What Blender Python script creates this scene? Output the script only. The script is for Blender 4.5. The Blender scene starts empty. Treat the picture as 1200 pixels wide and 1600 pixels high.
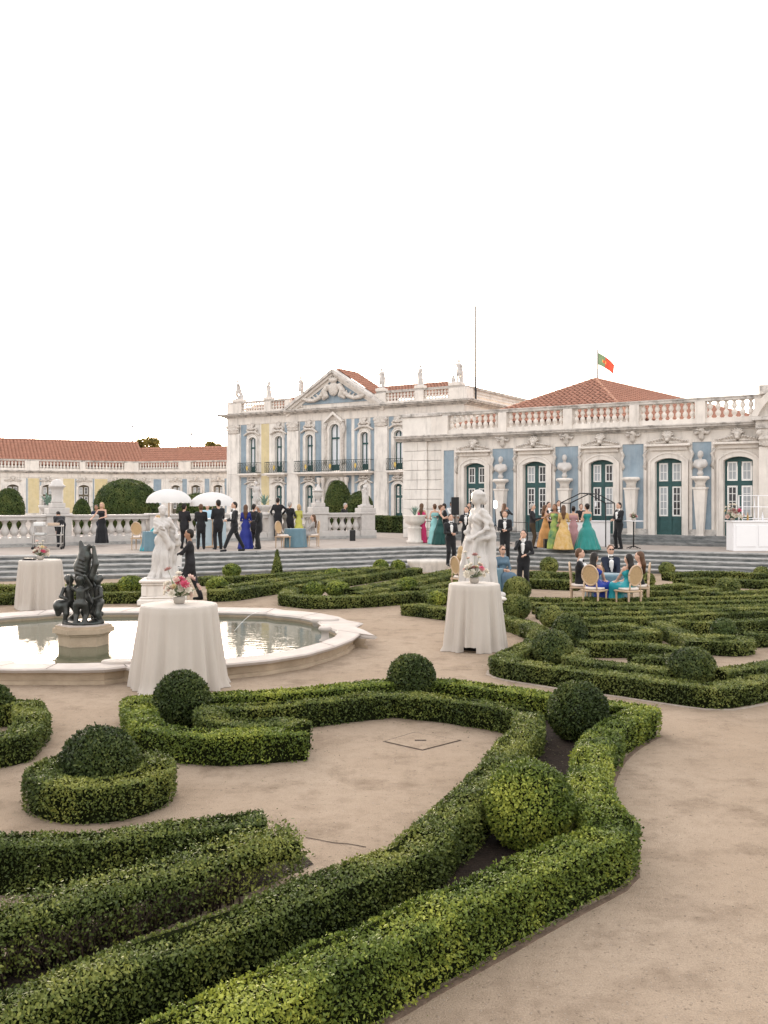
import bpy, bmesh, math, random
import numpy as np
from mathutils import Vector, Matrix
random.seed(7); RNG = np.random.default_rng(7)
scene = bpy.context.scene
COL = scene.collection
R = math.radians

# ---------------------------------------------------------------- camera
FPX, EYE, YH, CX = 1450.0, 2.5, 785.0, 600.0
cam_d = bpy.data.cameras.new('camera'); cam = bpy.data.objects.new('camera', cam_d); COL.objects.link(cam)
cam_d.sensor_fit = 'VERTICAL'; cam_d.sensor_height = 36.0; cam_d.sensor_width = 27.0
cam_d.lens = 36.0 * FPX / 1600.0
cam_d.shift_y = -(800.0 - YH) / 1600.0
cam_d.clip_start = 0.1; cam_d.clip_end = 6000
cam.location = (0, 0, EYE); cam.rotation_euler = (R(90), 0, 0)
scene.camera = cam

# ---------------------------------------------------------------- sky and sun
SUN_EL, SUN_AZ = R(4.0), R(-18.8)          # low sun just over the roof of the left wing
world = bpy.data.worlds.new('World'); scene.world = world; world.use_nodes = True
wn = world.node_tree.nodes; wl = world.node_tree.links
for n in list(wn): wn.remove(n)
sky = wn.new('ShaderNodeTexSky'); sky.sky_type = 'NISHITA'; sky.sun_disc = False
sky.sun_elevation = SUN_EL; sky.sun_rotation = SUN_AZ
sky.air_density = 1.0; sky.dust_density = 4.0; sky.ozone_density = 0.6; sky.altitude = 50
veil = wn.new('ShaderNodeMix'); veil.data_type = 'RGBA'; veil.inputs[0].default_value = 0.40
veil.inputs[7].default_value = (3.25, 3.05, 3.0, 1)   # thin even high cloud over the whole dome
bg = wn.new('ShaderNodeBackground'); bg.inputs[1].default_value = 0.15
wo = wn.new('ShaderNodeOutputWorld')
hsv = wn.new('ShaderNodeHueSaturation'); hsv.inputs['Saturation'].default_value = 0.42
wl.new(sky.outputs[0], hsv.inputs['Color']); wl.new(hsv.outputs[0], veil.inputs[6]); wl.new(veil.outputs[2], bg.inputs[0]); wl.new(bg.outputs[0], wo.inputs[0])
sun_d = bpy.data.lights.new('sun', 'SUN'); sun_d.energy = 2.5; sun_d.angle = R(0.5); sun_d.color = (1.0, 0.72, 0.42)
sun = bpy.data.objects.new('sun', sun_d); COL.objects.link(sun)
sdir = Vector((math.sin(SUN_AZ) * math.cos(SUN_EL), math.cos(SUN_AZ) * math.cos(SUN_EL), math.sin(SUN_EL)))
sun.rotation_euler = (-sdir).to_track_quat('-Z', 'Y').to_euler()
scene.view_settings.view_transform = 'Standard'; scene.view_settings.look = 'None'
scene.view_settings.exposure = 2.75; scene.view_settings.gamma = 1.0
scene.view_settings.use_curve_mapping = False
scene.cycles.use_denoising = True
scene.cycles.max_bounces = 6; scene.cycles.transparent_max_bounces = 8
scene.cycles.caustics_reflective = False; scene.cycles.caustics_refractive = False

# ---------------------------------------------------------------- photo geometry helpers
def gp(px, py, z=0.0):
    d = FPX * (EYE - z) / (py - YH)
    return Vector(((px - CX) / FPX * d, d, z))
def atd(px, py, d):
    return Vector(((px - CX) / FPX * d, d, EYE - (py - YH) / FPX * d))

# ---------------------------------------------------------------- materials
MATS = {}
def mat(name, col, rough=0.7, var=0.12, vscale=3.0, bump=0.0, bscale=60.0, col2=None, spec=0.3, streak=0.0, streak_col=(0.12, 0.11, 0.10),
        metal=0.0, trans=0.0, sheen=0.0, smap=(2.0, 2.0, 0.25), sthr=(0.5, 0.75)):
    if name in MATS: return MATS[name]
    m = bpy.data.materials.new(name); m.use_nodes = True
    nt = m.node_tree; N = nt.nodes; L = nt.links
    p = N['Principled BSDF']
    p.inputs['Roughness'].default_value = rough; p.inputs['Metallic'].default_value = metal
    p.inputs['Specular IOR Level'].default_value = spec
    if sheen: p.inputs['Sheen Weight'].default_value = sheen
    g = N.new('ShaderNodeNewGeometry')
    c2 = col2 or tuple(c * (1 - var) for c in col)
    c1 = col if col2 else tuple(min(1, c * (1 + var * 0.6)) for c in col)
    nz = N.new('ShaderNodeTexNoise'); nz.inputs['Scale'].default_value = vscale; nz.inputs['Detail'].default_value = 6; nz.inputs['Roughness'].default_value = 0.65
    L.new(g.outputs['Position'], nz.inputs['Vector'])
    rp = N.new('ShaderNodeMapRange'); rp.inputs[1].default_value = 0.3; rp.inputs[2].default_value = 0.7
    L.new(nz.outputs['Fac'], rp.inputs[0])
    mx = N.new('ShaderNodeMix'); mx.data_type = 'RGBA'
    mx.inputs[6].default_value = (*c1, 1); mx.inputs[7].default_value = (*c2, 1)
    L.new(rp.outputs[0], mx.inputs[0])
    out = mx.outputs[2]
    if streak:
        mp = N.new('ShaderNodeMapping'); mp.inputs['Scale'].default_value = smap
        L.new(g.outputs['Position'], mp.inputs['Vector'])
        n2 = N.new('ShaderNodeTexNoise'); n2.inputs['Scale'].default_value = 1.6; n2.inputs['Detail'].default_value = 8; n2.inputs['Roughness'].default_value = 0.7
        L.new(mp.outputs[0], n2.inputs['Vector'])
        r2 = N.new('ShaderNodeMapRange'); r2.inputs[1].default_value = sthr[0]; r2.inputs[2].default_value = sthr[1]; r2.inputs[4].default_value = streak
        L.new(n2.outputs['Fac'], r2.inputs[0])
        m2 = N.new('ShaderNodeMix'); m2.data_type = 'RGBA'; m2.inputs[7].default_value = (*streak_col, 1)
        L.new(r2.outputs[0], m2.inputs[0]); L.new(out, m2.inputs[6]); out = m2.outputs[2]
    L.new(out, p.inputs['Base Color'])
    if bump:
        n3 = N.new('ShaderNodeTexNoise'); n3.inputs['Scale'].default_value = bscale; n3.inputs['Detail'].default_value = 5
        L.new(g.outputs['Position'], n3.inputs['Vector'])
        b = N.new('ShaderNodeBump'); b.inputs['Strength'].default_value = bump; b.inputs['Distance'].default_value = 0.02
        L.new(n3.outputs['Fac'], b.inputs['Height']); L.new(b.outputs[0], p.inputs['Normal'])
    if trans:
        t = N.new('ShaderNodeBsdfTranslucent'); L.new(out, t.inputs['Color'])
        ms = N.new('ShaderNodeMixShader'); ms.inputs[0].default_value = trans
        L.new(p.outputs[0], ms.inputs[1]); L.new(t.outputs[0], ms.inputs[2]); L.new(ms.outputs[0], N['Material Output'].inputs['Surface'])
    MATS[name] = m
    return m

def leaf_mat(name, dark, mid, bright, trans=0.12, rough=0.50):
    m = bpy.data.materials.new(name); m.use_nodes = True
    nt = m.node_tree; N = nt.nodes; L = nt.links; p = N['Principled BSDF']
    p.inputs['Roughness'].default_value = rough; p.inputs['Specular IOR Level'].default_value = 0.22
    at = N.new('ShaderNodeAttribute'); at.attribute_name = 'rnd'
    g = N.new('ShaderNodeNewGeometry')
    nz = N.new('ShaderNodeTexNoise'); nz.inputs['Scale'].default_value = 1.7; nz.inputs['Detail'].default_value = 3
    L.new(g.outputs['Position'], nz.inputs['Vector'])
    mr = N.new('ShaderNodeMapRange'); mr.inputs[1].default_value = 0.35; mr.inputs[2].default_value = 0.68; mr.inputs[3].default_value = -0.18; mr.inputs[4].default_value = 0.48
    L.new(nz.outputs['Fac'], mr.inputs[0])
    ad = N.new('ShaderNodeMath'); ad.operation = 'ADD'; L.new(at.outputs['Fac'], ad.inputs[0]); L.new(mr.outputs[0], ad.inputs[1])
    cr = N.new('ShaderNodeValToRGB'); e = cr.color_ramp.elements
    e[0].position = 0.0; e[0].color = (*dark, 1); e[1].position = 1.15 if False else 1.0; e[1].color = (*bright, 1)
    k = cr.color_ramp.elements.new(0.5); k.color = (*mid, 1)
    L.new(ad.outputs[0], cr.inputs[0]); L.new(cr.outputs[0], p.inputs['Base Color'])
    t = N.new('ShaderNodeBsdfTranslucent'); L.new(cr.outputs[0], t.inputs['Color'])
    ms = N.new('ShaderNodeMixShader'); ms.inputs[0].default_value = trans
    L.new(p.outputs[0], ms.inputs[1]); L.new(t.outputs[0], ms.inputs[2]); L.new(ms.outputs[0], N['Material Output'].inputs['Surface'])
    MATS[name] = m
    return m

stone = mat('palace_stone', (0.73, 0.685, 0.635), 0.85, 0.16, 1.2, 0.25, 30, streak=0.7, streak_col=(0.20, 0.185, 0.17), sthr=(0.50, 0.76))
stone_grey = mat('weathered_cornice_stone', (0.60, 0.56, 0.52), 0.85, 0.2, 2.0, 0.3, 40, streak=0.8, streak_col=(0.13, 0.12, 0.11), smap=(1.5, 1.5, 1.5), sthr=(0.47, 0.66))
stone_pink = mat('dressed_pink_stone', (0.71, 0.655, 0.60), 0.85, 0.14, 1.5, 0.2, 40, streak=0.55, streak_col=(0.26, 0.24, 0.22))
marble = mat('white_marble', (0.52, 0.49, 0.465), 0.55, 0.10, 5, 0.1, 60, streak=0.35, streak_col=(0.30, 0.28, 0.26), smap=(4, 4, 1.5), sthr=(0.5, 0.8))
carved = mat('carved_limestone', (0.60, 0.55, 0.50), 0.85, 0.22, 6, 0.2, 60, streak=0.6, streak_col=(0.16, 0.15, 0.14), smap=(5, 5, 5))
blue_w = mat('blue_render', (0.255, 0.325, 0.385), 0.9, 0.20, 1.6, 0.15, 30, streak=0.6, streak_col=(0.40, 0.44, 0.47), sthr=(0.42, 0.75))
yellow_w = mat('yellow_render', (0.60, 0.50, 0.29), 0.9, 0.15, 1.6, 0.15, 30, streak=0.5, streak_col=(0.62, 0.55, 0.42), sthr=(0.42, 0.75))
white_paint = mat('white_paint', (0.78, 0.77, 0.75), 0.45, 0.04, 4)
green_paint = mat('dark_green_paint', (0.034, 0.088, 0.088), 0.5, 0.25, 4, 0.1, 30)
iron = mat('dark_green_iron', (0.03, 0.05, 0.045), 0.5, 0.2, 10)
gilt = mat('gilded_metal', (0.55, 0.40, 0.12), 0.4, 0.2, 10, metal=0.6)
tile = mat('terracotta_tile', (0.34, 0.158, 0.105), 0.85, 0.30, 2.5, 0.2, 30, streak=0.5, streak_col=(0.30, 0.17, 0.12), smap=(6, 6, 6), sthr=(0.45, 0.7))
ridge_m = mat('ridge_mortar_tile', (0.48, 0.26, 0.18), 0.85, 0.3, 5)
def sand_mat(name, c1, c2, c3):
    m = bpy.data.materials.new(name); m.use_nodes = True; nt = m.node_tree; N = nt.nodes; L = nt.links; p = N['Principled BSDF']
    p.inputs['Roughness'].default_value = 0.97; p.inputs['Specular IOR Level'].default_value = 0.1
    g = N.new('ShaderNodeNewGeometry')
    def noise(sc, det, lo, hi, a, b, rgh=0.6):
        n = N.new('ShaderNodeTexNoise'); n.inputs['Scale'].default_value = sc; n.inputs['Detail'].default_value = det; n.inputs['Roughness'].default_value = rgh; L.new(g.outputs['Position'], n.inputs['Vector'])
        r = N.new('ShaderNodeMapRange'); r.inputs[1].default_value = lo; r.inputs[2].default_value = hi; r.inputs[3].default_value = a; r.inputs[4].default_value = b; L.new(n.outputs['Fac'], r.inputs[0]); return r.outputs[0], n.outputs['Fac']
    def mix(f, a, b, mode='MIX'):
        x = N.new('ShaderNodeMix'); x.data_type = 'RGBA'; x.blend_type = mode
        if isinstance(f, float): x.inputs[0].default_value = f
        else: L.new(f, x.inputs[0])
        for s, k in ((a, 6), (b, 7)):
            if isinstance(s, tuple): x.inputs[k].default_value = (*s, 1)
            else: L.new(s, x.inputs[k])
        return x.outputs[2]
    big, _ = noise(0.35, 5, 0.40, 0.62, 0, 1); mid, mf = noise(1.9, 8, 0.50, 0.68, 0, 0.85, 0.7); fine, ff = noise(95, 3, 0.35, 0.70, 0, 1); sp, sf = noise(30, 3, 0.61, 0.68, 0, 0.5); tin, _ = noise(7, 6, 0.45, 0.7, 0, 0.55, 0.75)
    c = mix(big, c1, c2); c = mix(mid, c, c3); c = mix(tin, c, tuple(k * 0.80 for k in c2)); c = mix(fine, mix(1.0, c, (0.86, 0.85, 0.84), 'MULTIPLY'), mix(1.0, c, (1.12, 1.11, 1.10), 'MULTIPLY')); c = mix(sp, c, tuple(k * 0.45 for k in c3))
    L.new(c, p.inputs['Base Color'])
    ad = N.new('ShaderNodeMath'); ad.operation = 'MULTIPLY_ADD'; L.new(mf, ad.inputs[0]); ad.inputs[1].default_value = 2.0; L.new(ff, ad.inputs[2])
    b = N.new('ShaderNodeBump'); b.inputs['Strength'].default_value = 0.55; b.inputs['Distance'].default_value = 0.03; L.new(ad.outputs[0], b.inputs['Height']); L.new(b.outputs[0], p.inputs['Normal'])
    MATS[name] = m; return m
sand = sand_mat('packed_sand', (0.395, 0.314, 0.238), (0.330, 0.256, 0.188), (0.210, 0.158, 0.113))
terr_m = mat('terrace_paving', (0.34, 0.295, 0.26), 0.95, 0.15, 1.2, 0.3, 40)
soil = mat('dark_soil', (0.030, 0.020, 0.014), 1.0, 0.5, 9, 0.8, 40)
step_m = mat('mossy_step_stone', (0.245, 0.245, 0.24), 0.9, 0.25, 3, 0.35, 40, streak=0.85, streak_col=(0.075, 0.085, 0.085), smap=(1.0, 1.0, 5.0), sthr=(0.40, 0.62))
nose_m = mat('pale_step_nosing', (0.39, 0.38, 0.365), 0.9, 0.2, 3, 0.3, 40, streak=0.8, streak_col=(0.10, 0.11, 0.11), smap=(1.2, 1.2, 3.0), sthr=(0.47, 0.70))
kerb_m = mat('pale_edging_stone', (0.36, 0.30, 0.25), 0.95, 0.3, 3, 0.3, 40)
basin_m = mat('pink_basin_stone', (0.45, 0.40, 0.365), 0.7, 0.14, 2.5, 0.2, 40, streak=0.4, streak_col=(0.38, 0.31, 0.25), smap=(2, 2, 3))
basin_side = mat('tan_basin_stone', (0.42, 0.33, 0.24), 0.85, 0.2, 2.5, 0.3, 40, streak=0.5, streak_col=(0.24, 0.18, 0.12), smap=(2, 2, 3))
bronze = mat('dark_bronze', (0.062, 0.062, 0.058), 0.36, 0.5, 7, 0.1, 30, metal=0.55, streak=0.6, streak_col=(0.10, 0.13, 0.125), smap=(4, 4, 2))
linen = mat('ivory_linen', (0.53, 0.475, 0.42), 0.85, 0.04, 2, 0.05, 300, trans=0.15, sheen=0.2)
wood_core = mat('boxwood_twigs', (0.075, 0.055, 0.042), 0.9, 0.4, 20)
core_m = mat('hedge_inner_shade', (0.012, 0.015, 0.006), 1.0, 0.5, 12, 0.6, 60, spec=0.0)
leaf_near = leaf_mat('boxwood_leaf', (0.034, 0.052, 0.014), (0.100, 0.128, 0.029), (0.250, 0.258, 0.058))
leaf_far = leaf_mat('clipped_box_leaf', (0.038, 0.056, 0.017), (0.116, 0.142, 0.036), (0.262, 0.266, 0.075))
leaf_bright = leaf_mat('young_sunlit_box_leaf', (0.040, 0.066, 0.014), (0.130, 0.172, 0.029), (0.350, 0.370, 0.062))
leaf_gold = leaf_mat('sunlit_far_leaf', (0.07, 0.07, 0.02), (0.16, 0.14, 0.04), (0.30, 0.24, 0.07), 0.6)
leaf_ball = leaf_mat('topiary_leaf', (0.018, 0.030, 0.010), (0.050, 0.072, 0.019), (0.140, 0.158, 0.040))
leaf_tree = leaf_mat('yew_leaf', (0.028, 0.048, 0.014), (0.062, 0.092, 0.024), (0.130, 0.150, 0.042))
skin_l = mat('light_skin', (0.55, 0.34, 0.25), 0.55, 0.05, 5)
skin_d = mat('tan_skin', (0.33, 0.18, 0.115), 0.55, 0.05, 5)
black_m = mat('black_cloth', (0.0095, 0.0098, 0.012), 0.8, 0.3, 6, sheen=0.15)
shirt_m = mat('white_shirt', (0.78, 0.77, 0.76), 0.8, 0.05, 6)
hair_dk = mat('dark_brown_hair', (0.014, 0.009, 0.007), 0.5, 0.3, 30)
hair_br = mat('brown_hair', (0.10, 0.05, 0.026), 0.5, 0.3, 30)
hair_bl = mat('blonde_hair', (0.42, 0.29, 0.15), 0.5, 0.3, 30)
hair_gr = mat('grey_hair', (0.36, 0.34, 0.32), 0.55, 0.2, 30)
black_metal = mat('black_metal', (0.012, 0.012, 0.013), 0.45, 0.2, 8)
chair_wood = mat('pale_limed_wood', (0.52, 0.38, 0.26), 0.6, 0.15, 12)
cane_m = mat('woven_cane', (0.55, 0.38, 0.21), 0.7, 0.2, 40, trans=0.2)
cushion_m = mat('cream_cushion', (0.72, 0.64, 0.58), 0.85, 0.06, 5)
aqua_cloth = mat('dusty_aqua_cloth', (0.12, 0.205, 0.25), 0.75, 0.12, 4, sheen=0.2)
def glass_mat(name, col, rough=0.04):
    m = bpy.data.materials.new(name); m.use_nodes = True; p = m.node_tree.nodes['Principled BSDF']
    p.inputs['Base Color'].default_value = (*col, 1); p.inputs['Roughness'].default_value = rough; p.inputs['IOR'].default_value = 1.52
    p.inputs['Specular IOR Level'].default_value = 0.5
    MATS[name] = m; return m
glass_dark = glass_mat('window_glass_dark', (0.03, 0.03, 0.034))
glass_curtain = glass_mat('window_glass_over_curtain', (0.36, 0.38, 0.40), 0.15)

# ---------------------------------------------------------------- object helpers
def put(o, parent=None, label=None, cat=None, group=None, kind=None):
    COL.objects.link(o)
    if parent is not None: o.parent = parent
    if label: o['label'] = label
    if cat: o['category'] = cat
    if group: o['group'] = group
    if kind: o['kind'] = kind
    return o
def empty(name, loc=(0, 0, 0), rz=0.0, label=None, cat=None, group=None, kind=None, parent=None):
    o = bpy.data.objects.new(name, None); o.location = loc; o.rotation_euler = (0, 0, rz); o.empty_display_size = 0.2
    return put(o, parent, label, cat, group, kind)
def child(name, me, parent, loc=(0, 0, 0), rot=(0, 0, 0), scale=(1, 1, 1), **kw):
    o = bpy.data.objects.new(name, me); o.location = loc; o.rotation_euler = rot; o.scale = scale
    return put(o, parent, **kw)
def copy_tree(o, parent=None):
    c = o.copy(); COL.objects.link(c); c.parent = parent
    for ch in o.children: copy_tree(ch, c)
    return c

class MB:
    """collects simple shapes into one mesh"""
    def __init__(s): s.v = []; s.f = []; s.mi = []; s.m = 0; s.sm = []
    def add(s, vs, fs, smooth=False):
        b = len(s.v); s.v += [tuple(v) for v in vs]
        for f in fs: s.f.append([b + i for i in f]); s.mi.append(s.m); s.sm.append(smooth)
        return s
    def box(s, x0, x1, y0, y1, z0, z1, M=None):
        vs = [(x, y, z) for z in (z0, z1) for y in (y0, y1) for x in (x0, x1)]
        if M is not None: vs = [M @ Vector(v) for v in vs]
        return s.add(vs, [(0, 2, 3, 1), (4, 5, 7, 6), (0, 1, 5, 4), (2, 6, 7, 3), (0, 4, 6, 2), (1, 3, 7, 5)])
    def bbox(s, x0, x1, y0, y1, z0, z1, b=0.01):      # chamfered block
        pts = []; 
        for z, i in ((z0, b), (z0 + b, 0), (z1 - b, 0), (z1, b)):
            pts += [(x0 + i, y0 + i, z), (x1 - i, y0 + i, z), (x1 - i, y1 - i, z), (x0 + i, y1 - i, z)]
        fs = [(3, 2, 1, 0), (12, 13, 14, 15)]
        for k in range(3):
            for j in range(4):
                a = k * 4 + j; c = k * 4 + (j + 1) % 4; fs.append((a, c, c + 4, a + 4))
        return s.add(pts, fs)
    def prism(s, poly, z0, z1, M=None):               # polygon in xy, ccw
        n = len(poly); vs = [(x, y, z0) for x, y in poly] + [(x, y, z1) for x, y in poly]
        if M is not None: vs = [M @ Vector(v) for v in vs]
        return s.add(vs, [tuple(range(n - 1, -1, -1)), tuple(range(n, 2 * n))] + [(i, (i + 1) % n, n + (i + 1) % n, n + i) for i in range(n)])
    def prism_xz(s, poly, y0, y1):                    # polygon in xz, ccw seen from -y
        n = len(poly); vs = [(x, y0, z) for x, z in poly] + [(x, y1, z) for x, z in poly]
        return s.add(vs, [tuple(range(n)), tuple(range(2 * n - 1, n - 1, -1))] + [((i + 1) % n, i, n + i, n + (i + 1) % n) for i in range(n)])
    def lathe(s, prof, c=(0, 0, 0), seg=16, smooth=True, sq=1.0):
        vs = []; fs = []
        for r, z in prof:
            for k in range(seg):
                a = 2 * math.pi * k / seg; vs.append((c[0] + r * math.cos(a), c[1] + sq * r * math.sin(a), c[2] + z))
        for i in range(len(prof) - 1):
            for k in range(seg):
                a = i * seg + k; b = i * seg + (k + 1) % seg; fs.append((a, b, b + seg, a + seg))
        s.add(vs, fs, smooth)
        b = len(s.v) - len(vs)
        s.f.append([b + k for k in range(seg - 1, -1, -1)]); s.mi.append(s.m); s.sm.append(False)
        s.f.append([b + (len(prof) - 1) * seg + k for k in range(seg)]); s.mi.append(s.m); s.sm.append(False)
        return s
    def tube(s, pts, r, seg=6, smooth=True):
        pts = [Vector(p) for p in pts]; rs = r if isinstance(r, (list, tuple)) else [r] * len(pts)
        vs = []; fs = []; up = Vector((0.13, 0.27, 1)).normalized()
        for i, p in enumerate(pts):
            t = (pts[min(i + 1, len(pts) - 1)] - pts[max(i - 1, 0)]).normalized()
            u = t.cross(up); u = u.normalized() if u.length > 1e-4 else Vector((1, 0, 0)); w = t.cross(u)
            for k in range(seg):
                a = 2 * math.pi * k / seg; vs.append(p + (u * math.cos(a) + w * math.sin(a)) * rs[i])
        for i in range(len(pts) - 1):
            for k in range(seg):
                a = i * seg + k; b = i * seg + (k + 1) % seg; fs.append((a, a + seg, b + seg, b))
        fs.append(tuple(range(seg))); fs.append(tuple((len(pts) - 1) * seg + k for k in range(seg - 1, -1, -1)))
        return s.add(vs, fs, smooth)
    def mesh(s, name, mats):
        me = bpy.data.meshes.new(name); me.from_pydata(s.v, [], s.f)
        mats = mats if isinstance(mats, (list, tuple)) else [mats]
        for m in mats: me.materials.append(m)
        me.polygons.foreach_set('material_index', s.mi); me.polygons.foreach_set('use_smooth', s.sm)
        me.update(); return me
    def build(s, name, mats, parent=None, loc=(0, 0, 0), rz=0.0, **kw):
        o = bpy.data.objects.new(name, s.mesh(name, mats)); o.location = loc; o.rotation_euler = (0, 0, rz)
        return put(o, parent, **kw)

def np_mesh(name, V, F, mats, mi=None, rnd=None, smooth=None):
    """fast mesh from numpy: V (n,3), F list of int arrays (m,k)"""
    me = bpy.data.meshes.new(name)
    F = [f for f in F if len(f)]
    nl = sum(f.size for f in F); nf = sum(len(f) for f in F)
    me.vertices.add(len(V)); me.vertices.foreach_set('co', np.ascontiguousarray(V, dtype=np.float32).ravel())
    me.loops.add(nl); me.loops.foreach_set('vertex_index', np.concatenate([f.ravel() for f in F]).astype(np.int32))
    st = []; o = 0
    for f in F:
        k = f.shape[1]; st.append(o + np.arange(len(f)) * k); o += f.size
    me.polygons.add(nf); me.polygons.foreach_set('loop_start', np.concatenate(st).astype(np.int32))
    for m in (mats if isinstance(mats, (list, tuple)) else [mats]): me.materials.append(m)
    if mi is not None: me.polygons.foreach_set('material_index', mi.astype(np.int32))
    if smooth is not None: me.polygons.foreach_set('use_smooth', smooth.astype(bool))
    if rnd is not None:
        a = me.attributes.new('rnd', 'FLOAT', 'POINT'); a.data.foreach_set('value', rnd.astype(np.float32))
    me.update(calc_edges=True); 
    return me
# ---------------------------------------------------------------- signed-distance modelling (figures, carving)
def smin(a, b, k):
    h = np.clip(0.5 + 0.5 * (b - a) / k, 0, 1)
    return b + (a - b) * h - k * h * (1 - h)
def surface_nets(V, org, h):
    nx, ny, nz = V.shape
    ins = V < 0
    c = [(0, 0, 0), (1, 0, 0), (0, 1, 0), (1, 1, 0), (0, 0, 1), (1, 0, 1), (0, 1, 1), (1, 1, 1)]
    sl = lambda A, d: A[d[0]:nx - 1 + d[0], d[1]:ny - 1 + d[1], d[2]:nz - 1 + d[2]]
    cnt = sum(sl(ins, d).astype(np.int8) for d in c)
    act = (cnt > 0) & (cnt < 8)
    I = np.argwhere(act)
    idx = -np.ones(act.shape, np.int64); idx[act] = np.arange(len(I))
    P = np.zeros((len(I), 3)); W = np.zeros(len(I))
    val = [V[I[:, 0] + d[0], I[:, 1] + d[1], I[:, 2] + d[2]] for d in c]
    for a in range(8):
        for b in range(a + 1, 8):
            if sum(abs(c[a][k] - c[b][k]) for k in range(3)) != 1: continue
            m = (val[a] < 0) != (val[b] < 0)
            t = np.where(m, val[a] / np.where(m, val[a] - val[b], 1), 0)[:, None]
            P += np.where(m[:, None], np.array(c[a]) * (1 - t) + np.array(c[b]) * t, 0); W += m
    P = (I + P / W[:, None]) * h + org
    quads = []
    for ax in range(3):
        u, v = (ax + 1) % 3, (ax + 2) % 3
        A = np.take(ins, range(V.shape[ax] - 1), ax); B = np.take(ins, range(1, V.shape[ax]), ax)
        E = np.argwhere(A != B)
        ok = np.ones(len(E), bool)
        for w in (u, v): ok &= (E[:, w] > 0) & (E[:, w] < V.shape[w] - 1)
        E = E[ok]
        def cell(du, dv):
            q = E.copy(); q[:, u] += du; q[:, v] += dv
            return idx[q[:, 0], q[:, 1], q[:, 2]]
        Q = np.stack([cell(-1, -1), cell(0, -1), cell(0, 0), cell(-1, 0)], 1)
        flip = ~ins[E[:, 0], E[:, 1], E[:, 2]]
        Q[flip] = Q[flip][:, ::-1]
        quads.append(Q)
    return P, np.concatenate(quads)

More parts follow.
